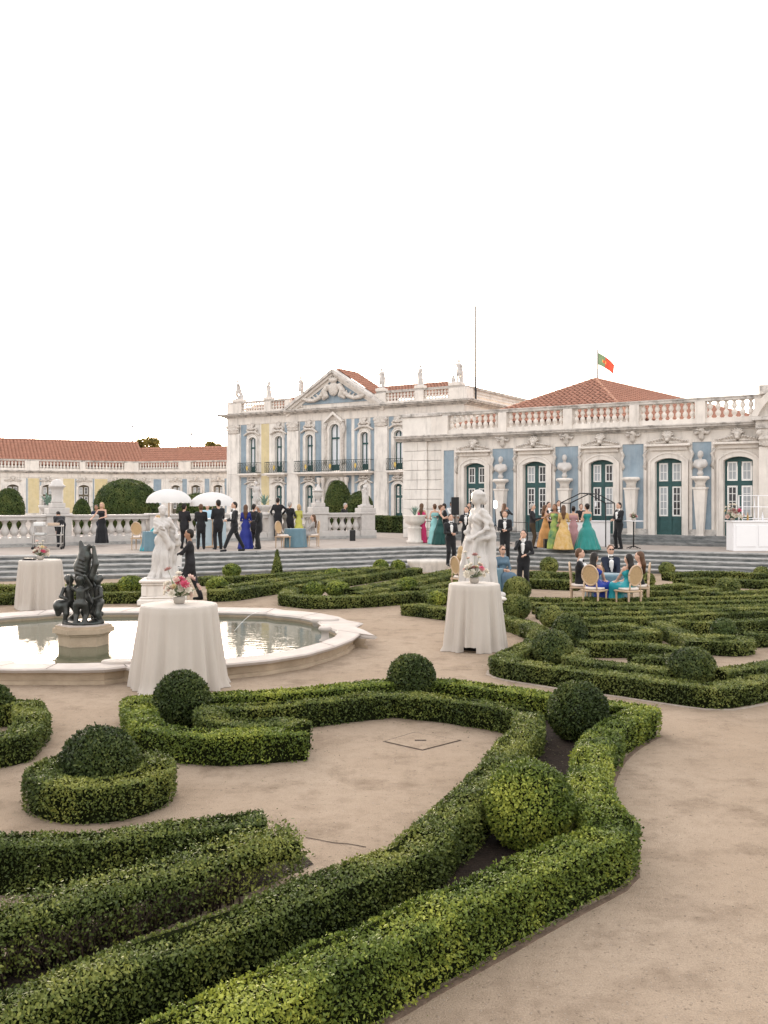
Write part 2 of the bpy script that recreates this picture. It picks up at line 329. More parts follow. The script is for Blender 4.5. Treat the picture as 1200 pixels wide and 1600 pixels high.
class SDF:
    def __init__(s): s.p = []
    def cap(s, a, b, r1, r2=None, lab=0, k=0.03, sq=None, fold=None):
        s.p.append(('c', np.array(a, float), np.array(b, float), r1, r1 if r2 is None else r2, lab, k, sq, fold)); return s
    def ell(s, c, r, lab=0, k=0.03, rot=None):
        s.p.append(('e', np.array(c, float), np.array(r, float), rot, None, lab, k, None, None)); return s
    def box(s, c, hs, rnd=0.01, lab=0, k=0.02, rz=0.0):
        s.p.append(('b', np.array(c, float), np.array(hs, float), rnd, rz, lab, k, None, None)); return s
    def chain(s, pts, rs, lab=0, k=0.03, sq=None, fold=None):
        for i in range(len(pts) - 1): s.cap(pts[i], pts[i + 1], rs[i], rs[i + 1], lab, k, sq, fold)
        return s
    def dist(s, q, P):
        t = q[0]
        if t == 'c':
            a, b, r1, r2, sq, fold = q[1], q[2], q[3], q[4], q[7], q[8]
            ab = b - a; pa = P - a; h = np.clip(pa @ ab / max(ab @ ab, 1e-9), 0, 1)
            v = pa - h[:, None] * ab
            rr = r1 + (r2 - r1) * h
            if fold:
                n, amp, ph = fold; th = np.arctan2(v[:, 1], v[:, 0])
                rr = rr + amp * h ** 0.7 * (np.sin(n * th + ph + 2.0 * h) + 0.5 * np.sin((2 * n - 3) * th + 2 * ph - 3 * h))
            if sq:
                d, f = np.array(sq[0]), sq[1]; v = v + (f - 1) * (v @ d)[:, None] * d
                return (np.linalg.norm(v, axis=1) - rr) / math.sqrt(f)
            return np.linalg.norm(v, axis=1) - rr
        if t == 'e':
            v = P - q[1]
            if q[3] is not None: v = v @ np.array(q[3])
            return (np.linalg.norm(v / q[2], axis=1) - 1) * q[2].min()
        v = P - q[1]
        if q[4]:
            c_, s_ = math.cos(-q[4]), math.sin(-q[4]); v = np.stack([v[:, 0] * c_ - v[:, 1] * s_, v[:, 0] * s_ + v[:, 1] * c_, v[:, 2]], 1)
        w = np.abs(v) - q[2] + q[3]
        return np.linalg.norm(np.maximum(w, 0), axis=1) + np.minimum(w.max(1), 0) - q[3]
    def bounds(s):
        lo = np.full(3, 1e9); hi = -lo
        for q in s.p:
            if q[0] == 'c':
                r = max(q[3], q[4]) + (q[8][1] * 1.6 if q[8] else 0)
                lo = np.minimum(lo, np.minimum(q[1], q[2]) - r); hi = np.maximum(hi, np.maximum(q[1], q[2]) + r)
            else:
                r = np.linalg.norm(q[2]) if (q[0] == 'b' or q[3] is not None) else q[2]
                lo = np.minimum(lo, q[1] - r); hi = np.maximum(hi, q[1] + r)
        return lo, hi
    def mesh(s, name, mats, h=0.025, disp=None, zmin=None):
        lo, hi = s.bounds(); lo = lo - 2.2 * h; hi = hi + 2.2 * h
        n = np.ceil((hi - lo) / h).astype(int) + 1
        ax = [lo[i] + np.arange(n[i]) * h for i in range(3)]
        G = np.stack(np.meshgrid(*ax, indexing='ij'), -1).reshape(-1, 3)
        D = np.full(len(G), 1e3)
        for q in s.p:
            if q[0] == 'c':
                r = max(q[3], q[4]) + 0.15 + (q[8][1] * 1.6 if q[8] else 0); a = np.minimum(q[1], q[2]) - r; b = np.maximum(q[1], q[2]) + r
            else: 
                rr = np.linalg.norm(q[2]) + 0.15; a = q[1] - rr; b = q[1] + rr
            i0 = np.clip(((a - lo) / h).astype(int), 0, n - 1); i1 = np.clip(((b - lo) / h).astype(int) + 2, 1, n)
            D3 = D.reshape(n); sub = (slice(i0[0], i1[0]), slice(i0[1], i1[1]), slice(i0[2], i1[2]))
            Gs = G.reshape(*n, 3)[sub].reshape(-1, 3)
            d = s.dist(q, Gs)
            D3[sub] = smin(D3[sub].ravel(), d, q[6]).reshape(D3[sub].shape)
        if disp is not None: D = D + disp(G)
        if zmin is not None: D = np.maximum(D, zmin - G[:, 2])
        P, Q = surface_nets(D.reshape(n), lo, h)
        labs = np.array([q[5] for q in s.p])
        mi = None
        if len(set(labs)) > 1:
            C = P[Q].mean(1); best = np.full(len(C), 1e9); mi = np.zeros(len(C), int)
            for q in s.p:
                d = s.dist(q, C); w = d < best; best[w] = d[w]; mi[w] = q[5]
        return np_mesh(name, P, [Q], mats, mi, smooth=np.ones(len(Q), bool))

# ---------------------------------------------------------------- foliage
def leaf_cloud(P, Nrm, size, rnd, quad=True, up=0.35, flat=None):
    """leaves at points P, roughly facing Nrm; returns verts, faces, rnd"""
    n = len(P)
    flat = np.full(n, 0.40 if quad else 0.80) if flat is None else flat
    d = RNG.normal(0, 0.62, (n, 3)); d -= (flat * (d * Nrm).sum(1))[:, None] * Nrm; d += Nrm * (0.66 - 0.55 * flat)[:, None]; d[:, 2] += up * 0.6 * (1 - flat)
    d /= np.linalg.norm(d, axis=1)[:, None]
    s = np.cross(d, Nrm + RNG.normal(0, 0.55, (n, 3))); s /= np.linalg.norm(s, axis=1)[:, None] + 1e-9
    L = size[:, None] * RNG.uniform(0.55, 1.5, (n, 1))
    if quad:
        V = np.stack([P - d * L * 0.25, P + d * L * 0.3 + s * L * 0.29, P + d * L * 0.8, P + d * L * 0.3 - s * L * 0.29], 1)
        F = np.arange(4 * n).reshape(n, 4)
    else:
        V = np.stack([P - d * L * 0.2 + s * L * 0.33, P + d * L * 0.8, P - d * L * 0.2 - s * L * 0.33], 1)
        F = np.arange(3 * n).reshape(n, 3)
    k = V.shape[1]
    return V.reshape(-1, 3), F, np.repeat(rnd, k)

def lump(P, s=1.0, seed=0.0):
    x, y, z = P[:, 0] * s + seed, P[:, 1] * s - seed, P[:, 2] * s
    return (np.sin(3.1 * x + 1.7 * np.sin(2.3 * y + z)) + np.sin(4.3 * y + 1.3 * np.sin(3.7 * x - z)) + 0.7 * np.sin(9.1 * x + 5 * z + 2 * np.sin(7 * y)) + 0.7 * np.sin(8.3 * y - 6 * z + 2 * np.sin(6 * x))) / 3.4

def chaikin(pts, n=2, closed=False):
    P = [Vector(p) for p in pts]
    for _ in range(n):
        Q = [] if closed else [P[0]]
        m = len(P)
        for i in range(m if closed else m - 1):
            a, b = P[i], P[(i + 1) % m]; Q += [a * 0.75 + b * 0.25, a * 0.25 + b * 0.75]
        if not closed: Q.append(P[-1])
        P = Q
    return P
def resample(P, step, closed=False):
    P = [np.array(p[:2], float) for p in P]
    if closed: P.append(P[0])
    P = np.array(P); seg = np.linalg.norm(np.diff(P, axis=0), axis=1); s = np.concatenate([[0], np.cumsum(seg)])
    n = max(3, int(s[-1] / step) + 1); t = np.linspace(0, s[-1], n)
    out = np.stack([np.interp(t, s, P[:, 0]), np.interp(t, s, P[:, 1])], 1)
    return out[:-1] if closed else out
def dens(d):            # leaf length (m) and leaves per square metre by distance
    L = np.interp(d, [5.5, 12, 25, 60], [0.0185, 0.0285, 0.043, 0.085])
    return L, 1.75 / (L * L * 0.30) * 0.68

def hedge(pts, w=0.38, h=0.36, label='', closed=False, smooth=2, leafm=None, sparse=0.0, name='box_hedge', group='clipped box hedges of the parterre', z0=0.0, seedk=0.0, lod=1.0, wpts=None):
    """pts: world xy polyline of the centre line"""
    P = chaikin(pts, smooth, closed) if smooth else [Vector(p) for p in pts]
    C = resample(P, 0.10 * lod, closed)
    hb = (h if not callable(h) else h(np.linalg.norm(C, axis=1)))*np.ones(len(C)); h = float(hb.mean())
    T = np.gradient(C, axis=0) if not closed else (np.roll(C, -1, 0) - np.roll(C, 1, 0))
    T /= np.linalg.norm(T, axis=1)[:, None] + 1e-9
    Nn = np.stack([-T[:, 1], T[:, 0]], 1)
    prof = np.array([(-0.46, 0.0), (-0.49, 0.3), (-0.50, 0.7), (-0.495, 0.955), (-0.465, 1.0), (-0.22, 1.005), (0, 1.0), (0.22, 1.005), (0.465, 1.0), (0.495, 0.955), (0.50, 0.7), (0.49, 0.3), (0.46, 0.0)])
    n, m = len(C), len(prof)
    S = np.zeros((n, m, 3))
    S[:, :, :2] = C[:, None, :] + Nn[:, None, :] * (prof[None, :, 0:1] * w); S[:, :, 2] = z0 + prof[None, :, 1] * hb[:, None]
    flat = S.reshape(-1, 3)
    l1 = lump(flat, 1.0, seedk).reshape(n, m); l2 = lump(flat, 2.7, seedk + 5).reshape(n, m)
    outn = np.zeros((n, m, 3)); sg = np.sign(prof[:, 0]); side = (np.abs(prof[:, 0]) > 0.45)
    outn[:, :, :2] = Nn[:, None, :] * (sg * side)[None, :, None]; outn[:, :, 2] = (~side)[None, :]
    hmul = 1 if sparse == 0 else 1.6
    sarc = np.cumsum(np.concatenate([[0], np.linalg.norm(np.diff(C, axis=0), axis=1)])); rip = 0.009 * np.sin(sarc * 19 + 2.5 * np.sin(sarc * 2.3 + seedk)) + 0.012 * np.sin(sarc * 4.1 + seedk) + 0.012 * np.tanh(5 * np.sin(sarc * 6.3 + 2 * np.sin(sarc * 1.1 + seedk)))
    S[:, :, 2] += (rip[:, None] * (~side)[None, :]) * min(1.0, h / 0.3)
    S = S + outn * ((l1 * 0.028 + l2 * 0.014) * hmul)[:, :, None] * min(1.0, h / 0.3)
    core = S - outn * ((0.034 if C[:, 1].min() < 9 else 0.022) if sparse == 0 else 0.07)
    V = [core.reshape(-1, 3)]; F4 = []; 
    idx = np.arange(n * m).reshape(n, m)
    r = range(n if closed else n - 1)
    i0 = np.array(list(r)); i1 = (i0 + 1) % n
    q = np.stack([idx[i0][:, :-1], idx[i0][:, 1:], idx[i1][:, 1:], idx[i1][:, :-1]], -1).reshape(-1, 4)
    if sparse:                                     # only the upper leafy shell is closed
        keep = (core.reshape(-1, 3)[q][:, :, 2].mean(1) > z0 + h * 0.55); q = q[keep]
    F4.append(q); mi = [np.zeros(len(q), int)]; rn = [np.zeros(n * m)]
    # leaves over the faces, ends included
    A = S[i0][:, :-1].reshape(-1, 3); B = S[i0][:, 1:].reshape(-1, 3); Cc = S[i1][:, 1:].reshape(-1, 3); D = S[i1][:, :-1].reshape(-1, 3)
    nrm = np.cross(B - A, D - A); nrm = -nrm if False else nrm
    on = (outn[i0][:, :-1] + outn[i0][:, 1:]).reshape(-1, 3)
    area = np.linalg.norm(np.cross(B - A, D - A), axis=1)
    quads = [(A, B, Cc, D, on)]
    if not closed:
        for e, sgn in ((0, -1), (n - 1, 1)):
            E = S[e]; cen = np.array([C[e][0], C[e][1], z0 + h * 0.5])
            k0 = len(V[0]) if False else None
            quads.append((E[:-1], E[1:], np.repeat(cen[None], m - 1, 0), np.repeat(cen[None], m - 1, 0), np.repeat(np.array([[T[e][0] * sgn, T[e][1] * sgn, 0.0]]), m - 1, 0)))
    nv = n * m
    if not closed and not sparse:                  # close the core ends
        for e in (0, n - 1):
            F4.append(np.stack([idx[e][:6], idx[e][1:7], idx[e][::-1][1:7], idx[e][::-1][:6]], -1)); mi.append(np.zeros(6, int))
    LV = []; LF = []; LR = []
    for A, B, Cc, D, on in quads:
        ar = np.linalg.norm(np.cross(B - A, D - A), axis=1) * 0.5 + np.linalg.norm(np.cross(B - Cc, D - Cc), axis=1) * 0.5
        mid = (A + B + Cc + D) / 4; dist = np.linalg.norm(mid - np.array([0, 0, EYE]), axis=1)
        L, ds = dens(dist)
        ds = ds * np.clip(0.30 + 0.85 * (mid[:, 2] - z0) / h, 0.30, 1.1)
        gap = lump(mid * 1.3, 1.0, seedk + 9); ds = ds * np.clip(1.25 - 0.9 * np.clip((gap - 0.35) / 0.4, 0, 1), 0.62, 1.0)
        if sparse: ds = ds * np.clip(0.35 + 1.3 * (mid[:, 2] - z0) / h, 0.25, 1.15)
        cnt = RNG.poisson(ar * ds)
        ii = np.repeat(np.arange(len(ar)), cnt)
        if len(ii) == 0: continue
        u, v = RNG.random((2, len(ii), 1))
        Pp = (A[ii] * (1 - u) + B[ii] * u) * (1 - v) + (D[ii] * (1 - u) + Cc[ii] * u) * v
        dirn = on[ii] + 0.0; dirn /= np.linalg.norm(dirn, axis=1)[:, None] + 1e-6
        Pp = Pp + dirn * (RNG.normal(-0.004 if not sparse else -0.03, 0.008 if not sparse else 0.04, (len(ii), 1)))
        spr = RNG.random(len(ii)) < (np.where(dist[ii] < 9, 0.08, 0.03) if not sparse else 0.15)     # shoots that escaped the shears
        Pp[spr] += dirn[spr] * RNG.uniform(0.004, 0.022 if not sparse else 0.06, (spr.sum(), 1))
        Pp[:, 2] = np.maximum(Pp[:, 2], z0 + 0.012)
        sz = L[ii]
        rv = np.clip(RNG.normal(0.31, 0.15, len(ii)) + 0.17 * dirn[:, 2], 0, 1)  # lighter new growth on top; darker sides also have shade painted into leaf tone
        near = dist[ii] < 13
        for mask, qd in ((near, True), (~near, False)):
            if mask.any(): 
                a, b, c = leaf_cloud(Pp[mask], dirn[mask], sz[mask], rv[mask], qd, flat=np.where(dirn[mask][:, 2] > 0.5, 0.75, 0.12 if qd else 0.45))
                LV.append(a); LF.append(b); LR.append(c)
    f3 = []
    for a, b, c in zip(LV, LF, LR):
        (F4 if b.shape[1] == 4 else f3).append(b + nv); nv += len(a); V.append(a); rn.append(c)
    nq = sum(len(x) for x in F4); ncore = sum(len(x) for x in mi)
    F4 = np.concatenate(F4); Fs = [F4] + ([np.concatenate(f3)] if f3 else [])
    tot = sum(len(x) for x in Fs); mi = np.ones(tot, int); mi[:ncore] = 0
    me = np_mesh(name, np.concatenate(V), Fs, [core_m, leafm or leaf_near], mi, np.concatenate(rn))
    return child(name, me, None, label=label, cat='hedge', group=group)

def topiary(c, r, label='', rz=None, name='topiary_ball', leafm=None, shape='ball', cat='topiary', group='clipped topiary balls in the parterre', lsc=1.0, dmul=1.0):
    """leafy ball, dome or cone standing at ground point c"""
    c = np.array(c, float); rz = rz or r
    dist = math.hypot(c[0], c[1]); L, ds = dens(np.array([dist])); L = L[0] * lsc; ds = ds[0] / lsc ** 2 * dmul
    if shape == 'cone':
        area = math.pi * r * math.hypot(r, rz)
    else: area = 4 * math.pi * r * rz
    n = int(area * ds * 1.15)
    U = RNG.normal(0, 1, (n, 3)); U /= np.linalg.norm(U, axis=1)[:, None]
    def surf(U):
        if shape == 'cone':
            t = np.clip((U[:, 2] + 1) / 2, 0, 1); a = np.arctan2(U[:, 1], U[:, 0]); t = 1 - np.sqrt(1 - t) if False else t
            rr = r * (1 - t) + 0.012
            return np.stack([rr * np.cos(a), rr * np.sin(a), t * rz], 1)
        P = U * np.array([r, r, rz]); P[:, 2] += rz * 0.93
        return P
    P = surf(U); Nn = U.copy()
    bump_ = lump(P * 2.2 + c, 1.6, c[0])
    P = P + Nn * (bump_ * (0.05 if dist < 10 else 0.03) * r + RNG.normal(-0.005, 0.010 if dist < 10 else 0.006, n))[:, None]
    sp = RNG.random(n) < 0.04; P[sp] += Nn[sp] * RNG.uniform(0, 0.07 * r, (sp.sum(), 1))
    ok = P[:, 2] > 0.015; P, Nn = P[ok], Nn[ok]
    rv = np.clip(RNG.normal(0.40, 0.17, len(P)), 0, 1)
    a, b, rc = leaf_cloud(P, Nn, np.full(len(P), L * 1.1), rv, dist < 13, up=0.25)
    # dark inner body
    k, seg = 10, 18; body = []; 
    th = np.linspace(-1, 1, k); ph = np.linspace(0, 2 * math.pi, seg, endpoint=False)
    g = np.array([[math.sqrt(max(0, 1 - t * t)) * math.cos(p), math.sqrt(max(0, 1 - t * t)) * math.sin(p), t] for t in th for p in ph])
    B = surf(g) * np.array([0.93, 0.93, 1.0]); B[:, 2] = np.maximum(B[:, 2] * 0.965, 0.0)
    idx = np.arange(k * seg).reshape(k, seg); idn = np.roll(idx, -1, 1)
    q = np.stack([idx[:-1], idn[:-1], idn[1:], idx[1:]], -1).reshape(-1, 4)
    V = np.concatenate([B, a]); nb = len(B)
    if b.shape[1] == 4: Fs = [np.concatenate([q, b + nb])]
    else: Fs = [q, b + nb]
    mi = np.ones(len(q) + len(b), int); mi[:len(q)] = 0
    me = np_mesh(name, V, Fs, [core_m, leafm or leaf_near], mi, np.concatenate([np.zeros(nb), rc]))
    o = child(name, me, None, loc=tuple(c), label=label, cat=cat, group=group)
    return o
# ---------------------------------------------------------------- ground, terrace, steps
g = MB(); g.add([(-700, -40, 0), (700, -40, 0), (700, 900, 0), (-700, 900, 0)], [(0, 1, 2, 3)])
g.build('ground', sand, kind='structure')
TZ = 0.72
edge_px = [(-420, 875.5), (-100, 870.5), (50, 868), (240, 865), (400, 861), (560, 856.5), (655, 853.5), (720, 854), (850, 857), (1000, 860), (1200, 865), (1500, 873)]
EDGE = [gp(x, y, TZ) for x, y in edge_px]
def off_line(pts, d):
    out = []
    for i, p in enumerate(pts):
        a = pts[max(i - 1, 0)]; b = pts[min(i + 1, len(pts) - 1)]
        t = (b - a); t.z = 0; t.normalize(); out.append(Vector((p.x + t.y * d, p.y - t.x * d, p.z)))
    return out
tb = MB(); tp = [(p.x, p.y) for p in off_line(EDGE, -0.3)] + [(160, 30), (160, 150), (-120, 150), (-120, 25)]
tb.add([(x, y, TZ) for x, y in tp], [tuple(range(len(tp)))])
terr = tb.build('terrace', terr_m, kind='structure')
stairs = empty('terrace_steps', (0, 0, 0), label='long flight of mossy grey stone steps up to the palace terrace', cat='steps')
NST, TREAD = 5, 0.40
for k in range(NST):
    fr = off_line(EDGE, TREAD * k); bk = off_line(EDGE, TREAD * k - TREAD - 0.02 - (0.1 if k == 0 else 0))
    zt = TZ - 0.144 * k; zb = max(zt - 0.144, 0.0) - 0.01
    dens_pts = []
    for i in range(len(fr) - 1):
        m = MB(); A, B = fr[i], fr[i + 1]; A2, B2 = bk[i], bk[i + 1]
        dv = (B - A).normalized() * 0.003
        A, B, A2, B2 = A + dv, B - dv, A2 + dv, B2 - dv
        o = Vector(((B - A).y, -(B - A).x, 0)).normalized() * 0.035
        j = RNG.normal(0, 0.003)
        v = []
        for z, ex in ((zb, 0), (zt - 0.055, 0), (zt - 0.055, 1), (zt - 0.012 + j, 1.15), (zt + j, 0.8)):
            v += [A + o * ex, B + o * ex]
        vs = [Vector((p.x, p.y, z)) for p, z in zip(v, [zz for zz in (zb, zt - 0.055, zt - 0.055, zt - 0.012 + j, zt + j) for _ in (0, 1)])]
        vs += [Vector((B2.x, B2.y, zt + j)), Vector((A2.x, A2.y, zt + j)), Vector((B2.x, B2.y, zb)), Vector((A2.x, A2.y, zb))]
        m.add(vs, [(0, 1, 3, 2)]); m.m = 1
        b = len(m.v) - len(vs)
        for f in [(2, 3, 5, 4), (4, 5, 7, 6), (6, 7, 9, 8), (6, 8, 9, 7)][:0]: pass
        m.f += [[2, 3, 5, 4], [4, 5, 7, 6], [6, 7, 9, 8], [8, 9, 11, 10], [8, 10, 11, 9]][:0]
        m.f += [[2, 3, 5, 4], [4, 5, 7, 6], [6, 7, 9, 8], [8, 9, 10, 11]]; m.mi += [1, 1, 1, 1]; m.sm += [False] * 4
        m.f += [[0, 2, 4, 6, 8, 11, 13], [1, 12, 10, 9, 7, 5, 3]]; m.mi += [0, 0]; m.sm += [False] * 2
        m.build('step', [step_m, nose_m], stairs)

# debris and pebbles on the sand
def pebbles():
    n = 11000
    d = 4.0 / np.maximum(RNG.random(n), 0.17) ** 1.1; x = RNG.uniform(-0.45, 0.45, n) * d
    ok = d < 30; d, x = d[ok], x[ok]; n = len(d)
    r = RNG.uniform(0.0025, 0.0095, n) * np.clip(d / 8, 0.7, 1.4)
    o = np.array([(1, 0, 0), (-0.6, 0.8, 0), (-0.5, -0.9, 0), (0, 0, 0.75)])
    a = RNG.uniform(0, 6.28, n); ca, sa = np.cos(a), np.sin(a)
    V = np.zeros((n, 4, 3))
    for k in range(4):
        V[:, k, 0] = x + r * (o[k, 0] * ca - o[k, 1] * sa); V[:, k, 1] = d + r * (o[k, 0] * sa + o[k, 1] * ca); V[:, k, 2] = 0.0005 + r * o[k, 2]
    b = np.arange(n)[:, None] * 4
    F = np.concatenate([b + np.array([[0, 1, 3]]), b + np.array([[1, 2, 3]]), b + np.array([[2, 0, 3]])])
    pm = mat('pale_pebble', (0.45, 0.38, 0.31), 0.9, 0.0, 60, col2=(0.20, 0.15, 0.11))
    me = np_mesh('loose_gravel', V.reshape(-1, 3), [F], pm)
    child('loose_gravel', me, None, kind='stuff', label='loose grit and pebbles on the sandy paths', cat='gravel')
pebbles()
# access cover set in the sand
cov = [gp(598, 1159), gp(660, 1173), gp(722, 1157), gp(648, 1144)]
cc = sum(cov, Vector()) / 4
cm = MB(); cm.add([(p.x - cc.x, p.y - cc.y, 0.003) for p in cov], [(0, 1, 2, 3)])
ac = empty('access_cover', cc, label='square sand-filled inspection cover set flush in the sandy path', cat='cover')
cm.build('frame_gap', mat('dark_gap', (0.05, 0.035, 0.028), 1.0), ac)
cm = MB(); q = [((p - cc) * 0.935) for p in cov]; cm.prism([(p.x, p.y) for p in q], 0.001, 0.007); cm.build('plate', sand, ac)
cm = MB(); cm.box(-0.06, 0.06, -0.02, 0.02, 0.006, 0.010); cm.build('lifting_slot', mat('dark_gap', (0.05, 0.035, 0.028)), ac)

# ---------------------------------------------------------------- parterre hedges
def HH(d): return np.interp(d, [4.5, 6.5, 9, 12, 16], [0.335, 0.315, 0.275, 0.25, 0.235])
def tp_(pts, h=None):
    out = []
    for x, y in pts:
        z = 0.28
        for _ in range(3): q = gp(x, y, z); z = float(HH(q.xy.length))
        out.append(q.xy.to_3d())
    return out
outer = [(120, 1690), (230, 1634), (333, 1583), (390, 1557), (450, 1530), (505, 1494), (583, 1465), (650, 1431), (733, 1395), (800, 1364), (883, 1327), (945, 1303), (962, 1282), (934, 1258), (922, 1220), (921, 1190), (931, 1163), (952, 1137), (985, 1118), (1010, 1108), (985, 1102), (885, 1091), (780, 1075), (700, 1064), (640, 1061), (560, 1070), (450, 1080), (345, 1086), (213, 1091), (218, 1110), (232, 1133), (280, 1142), (340, 1147), (410, 1144), (478, 1140)]
inner = [(472, 1133), (440, 1126), (390, 1130), (340, 1124), (322, 1110), (345, 1104), (400, 1103), (500, 1095), (612, 1083), (700, 1091), (785, 1103), (826, 1114), (826, 1136), (800, 1160), (779, 1190), (750, 1223), (717, 1257), (686, 1284), (640, 1326), (583, 1350), (517, 1377), (460, 1398), (400, 1424), (333, 1447), (300, 1460), (233, 1483), (167, 1507), (83, 1543), (33, 1562), (-60, 1602), (-160, 1650)]
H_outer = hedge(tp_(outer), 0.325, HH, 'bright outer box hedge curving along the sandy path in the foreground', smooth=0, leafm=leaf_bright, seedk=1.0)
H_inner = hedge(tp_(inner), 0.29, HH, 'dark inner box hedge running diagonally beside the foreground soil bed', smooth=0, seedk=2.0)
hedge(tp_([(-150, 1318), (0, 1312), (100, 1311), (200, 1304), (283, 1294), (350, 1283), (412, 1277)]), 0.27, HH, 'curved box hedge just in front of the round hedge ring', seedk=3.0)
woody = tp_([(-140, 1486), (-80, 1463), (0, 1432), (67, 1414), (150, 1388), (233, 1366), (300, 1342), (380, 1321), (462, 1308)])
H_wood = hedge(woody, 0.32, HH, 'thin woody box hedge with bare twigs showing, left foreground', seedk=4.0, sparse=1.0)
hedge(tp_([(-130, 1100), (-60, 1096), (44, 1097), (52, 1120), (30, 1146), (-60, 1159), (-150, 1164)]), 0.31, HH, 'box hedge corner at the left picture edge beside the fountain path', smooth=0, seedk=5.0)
# twigs under the thin hedges
def twigs(path, parent, n, w, h):
    C = resample([Vector(p) for p in path], 0.05)[:-8]; m = MB()
    for _ in range(n):
        i = random.randrange(len(C)); b = Vector((C[i][0] + random.uniform(-.5, .5) * w * 0.5, C[i][1] + random.uniform(-.5, .5) * w * 0.5, 0))
        t = b + Vector((random.uniform(-.11, .11), random.uniform(-.11, .11), h * random.uniform(0.55, 0.88)))
        mid = b.lerp(t, 0.5) + Vector((random.uniform(-.04, .04), random.uniform(-.04, .04), 0.02))
        m.tube([b, mid, t], [0.007, 0.005, 0.0025], 4)
        for _ in range(2):
            m.tube([mid, mid + Vector((random.uniform(-.12, .12), random.uniform(-.12, .12), random.uniform(.05, .16)))], [0.004, 0.0015], 3)
    m.build('twigs', wood_core, parent, kind='stuff')
twigs(woody, H_wood, 420, 0.34, 0.31)
# soil beds
def soil_bed(px, z=0.004):
    m = MB(); m.add([gp(x, y, z) for x, y in px], [tuple(range(len(px)))]); return m.build('soil_bed', soil, kind='structure')
soil_bed([(-300, 1780), (330, 1800), (600, 1530), (760, 1440), (870, 1380), (900, 1290), (890, 1230), (905, 1190), (960, 1130), (900, 1100), (840, 1120), (835, 1170), (790, 1240), (720, 1330), (640, 1390), (470, 1470), (300, 1540), (-100, 1680)])
soil_bed([(-250, 1620), (-80, 1600), (200, 1470), (400, 1390), (490, 1350), (470, 1330), (330, 1380), (0, 1500), (-250, 1590)])
soil_bed([(235, 1110), (250, 1160), (330, 1165), (345, 1125), (330, 1095)], 0.005)
soil_bed([(350, 1110), (400, 1112), (612, 1094), (800, 1112), (880, 1100), (780, 1090), (640, 1074), (400, 1098)], 0.006)
def edging(pts, d, label, w=0.05, h=0.018):
    C = resample(chaikin(pts, 1), 0.2); C = [Vector((a, b, 0)) for a, b in C]; m = MB()
    a = off_line(C, d); b = off_line(C, d + w)
    vs = []; fs = []
    for i in range(len(C)):
        vs += [(a[i].x, a[i].y, h), (b[i].x, b[i].y, h * 0.8), (b[i].x, b[i].y, -0.01)]
        if i: k = 3 * i; fs += [(k - 3, k, k + 1, k - 2), (k - 2, k + 1, k + 2, k - 1)]
    m.add(vs, fs); return m.build('edging_kerb', kerb_m if h > 0.01 else mat('brown_earth_lip', (0.15, 0.105, 0.075), 1.0, 0.4, 9, 0.6, 40), kind='structure')
edging(tp_(outer[:20]), 0.15, '', 0.04, 0.006)

# round hedge ring with ball
rc_ = gp(158, 1252); circ = [Vector((rc_.x + 0.46 * math.cos(a), rc_.y + 0.46 * math.sin(a), 0)) for a in np.linspace(0, 6.2832, 28, endpoint=False)]
hedge(circ, 0.29, 0.285, 'small round ring of box hedge standing alone on the sand', closed=True, smooth=0, name='ring_hedge', seedk=6.0)
rr2 = gp(1132, 1019); circ = [Vector((rr2.x + 0.33 * math.cos(a), rr2.y + 0.33 * math.sin(a), 0)) for a in np.linspace(0, 6.2832, 24, endpoint=False)]
hedge(circ, 0.30, 0.23, 'small round ring of box hedge in the right parterre, around a brownish ball', closed=True, smooth=0, name='ring_hedge', seedk=7.0, leafm=leaf_far)

HM = HH
def hm(px, label, w=0.40, h=HM, lod=1.5, **kw): 
    global _sk; _sk += 1.37
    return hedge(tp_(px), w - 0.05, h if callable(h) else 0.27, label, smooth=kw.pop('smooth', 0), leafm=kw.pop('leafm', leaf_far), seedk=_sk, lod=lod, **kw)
_sk = 10.0
# right parterre
rp_out = [(634, 944), (662, 946.5), (700, 951), (760, 959), (785, 963), (820, 972), (846, 984), (836, 1003), (800, 1018), (783, 1028), (805, 1033), (833, 1037), (907, 1047), (980, 1055), (1053, 1065), (1119, 1073), (1160, 1066), (1200, 1059), (1320, 1040)]
H_rp = hm(rp_out, 'long front hedge of the right parterre with a sharp corner on the path', w=0.42, lod=1.2)
edging(tp_(rp_out[8:], HM), 0.22, '', 0.05, 0.012)
hm([(905, 1014), (893, 1026), (930, 1034), (985, 1041), (1045, 1046)], 'short hedge strip right behind the front hedge of the right parterre', w=0.36)
hm([(1122, 1049), (1160, 1043), (1200, 1037), (1320, 1022)], 'hedge strip behind the right front corner, running off the right edge', w=0.36)
hm([(905, 1003), (985, 1003), (1040, 1011), (1092, 1017), (1050, 1026), (985, 1026)], 'pointed hook-shaped hedge in the right parterre beside the dark hollow', w=0.40)
hm([(915, 978), (975, 975), (1010, 981), (1022, 986), (985, 990), (918, 991)], 'small hairpin hedge left of the sandy gap in the right parterre', w=0.36)
hm([(1028, 972), (1050, 981), (1078, 995), (1092, 1003)], 'short diagonal hedge at the sandy gap left of the ring hedge', w=0.42)
hm([(1050, 970), (1110, 972), (1200, 968), (1330, 962)], 'straight hedge just behind the ring hedge of the right parterre', w=0.36)
hm([(1160, 990), (1200, 989), (1330, 984)], 'hedge stub right of the ring hedge at the picture edge', w=0.36)
rows = [((905, 966), (1010, 965), (1100, 959), (1330, 951)), ((880, 957), (1010, 956), (1150, 951), (1330, 946)), ((838, 950), (1000, 950), (1330, 941)), ((832, 943), (1000, 942), (1330, 935)), ((826, 935), (1000, 935), (1100, 933), (1330, 928))]
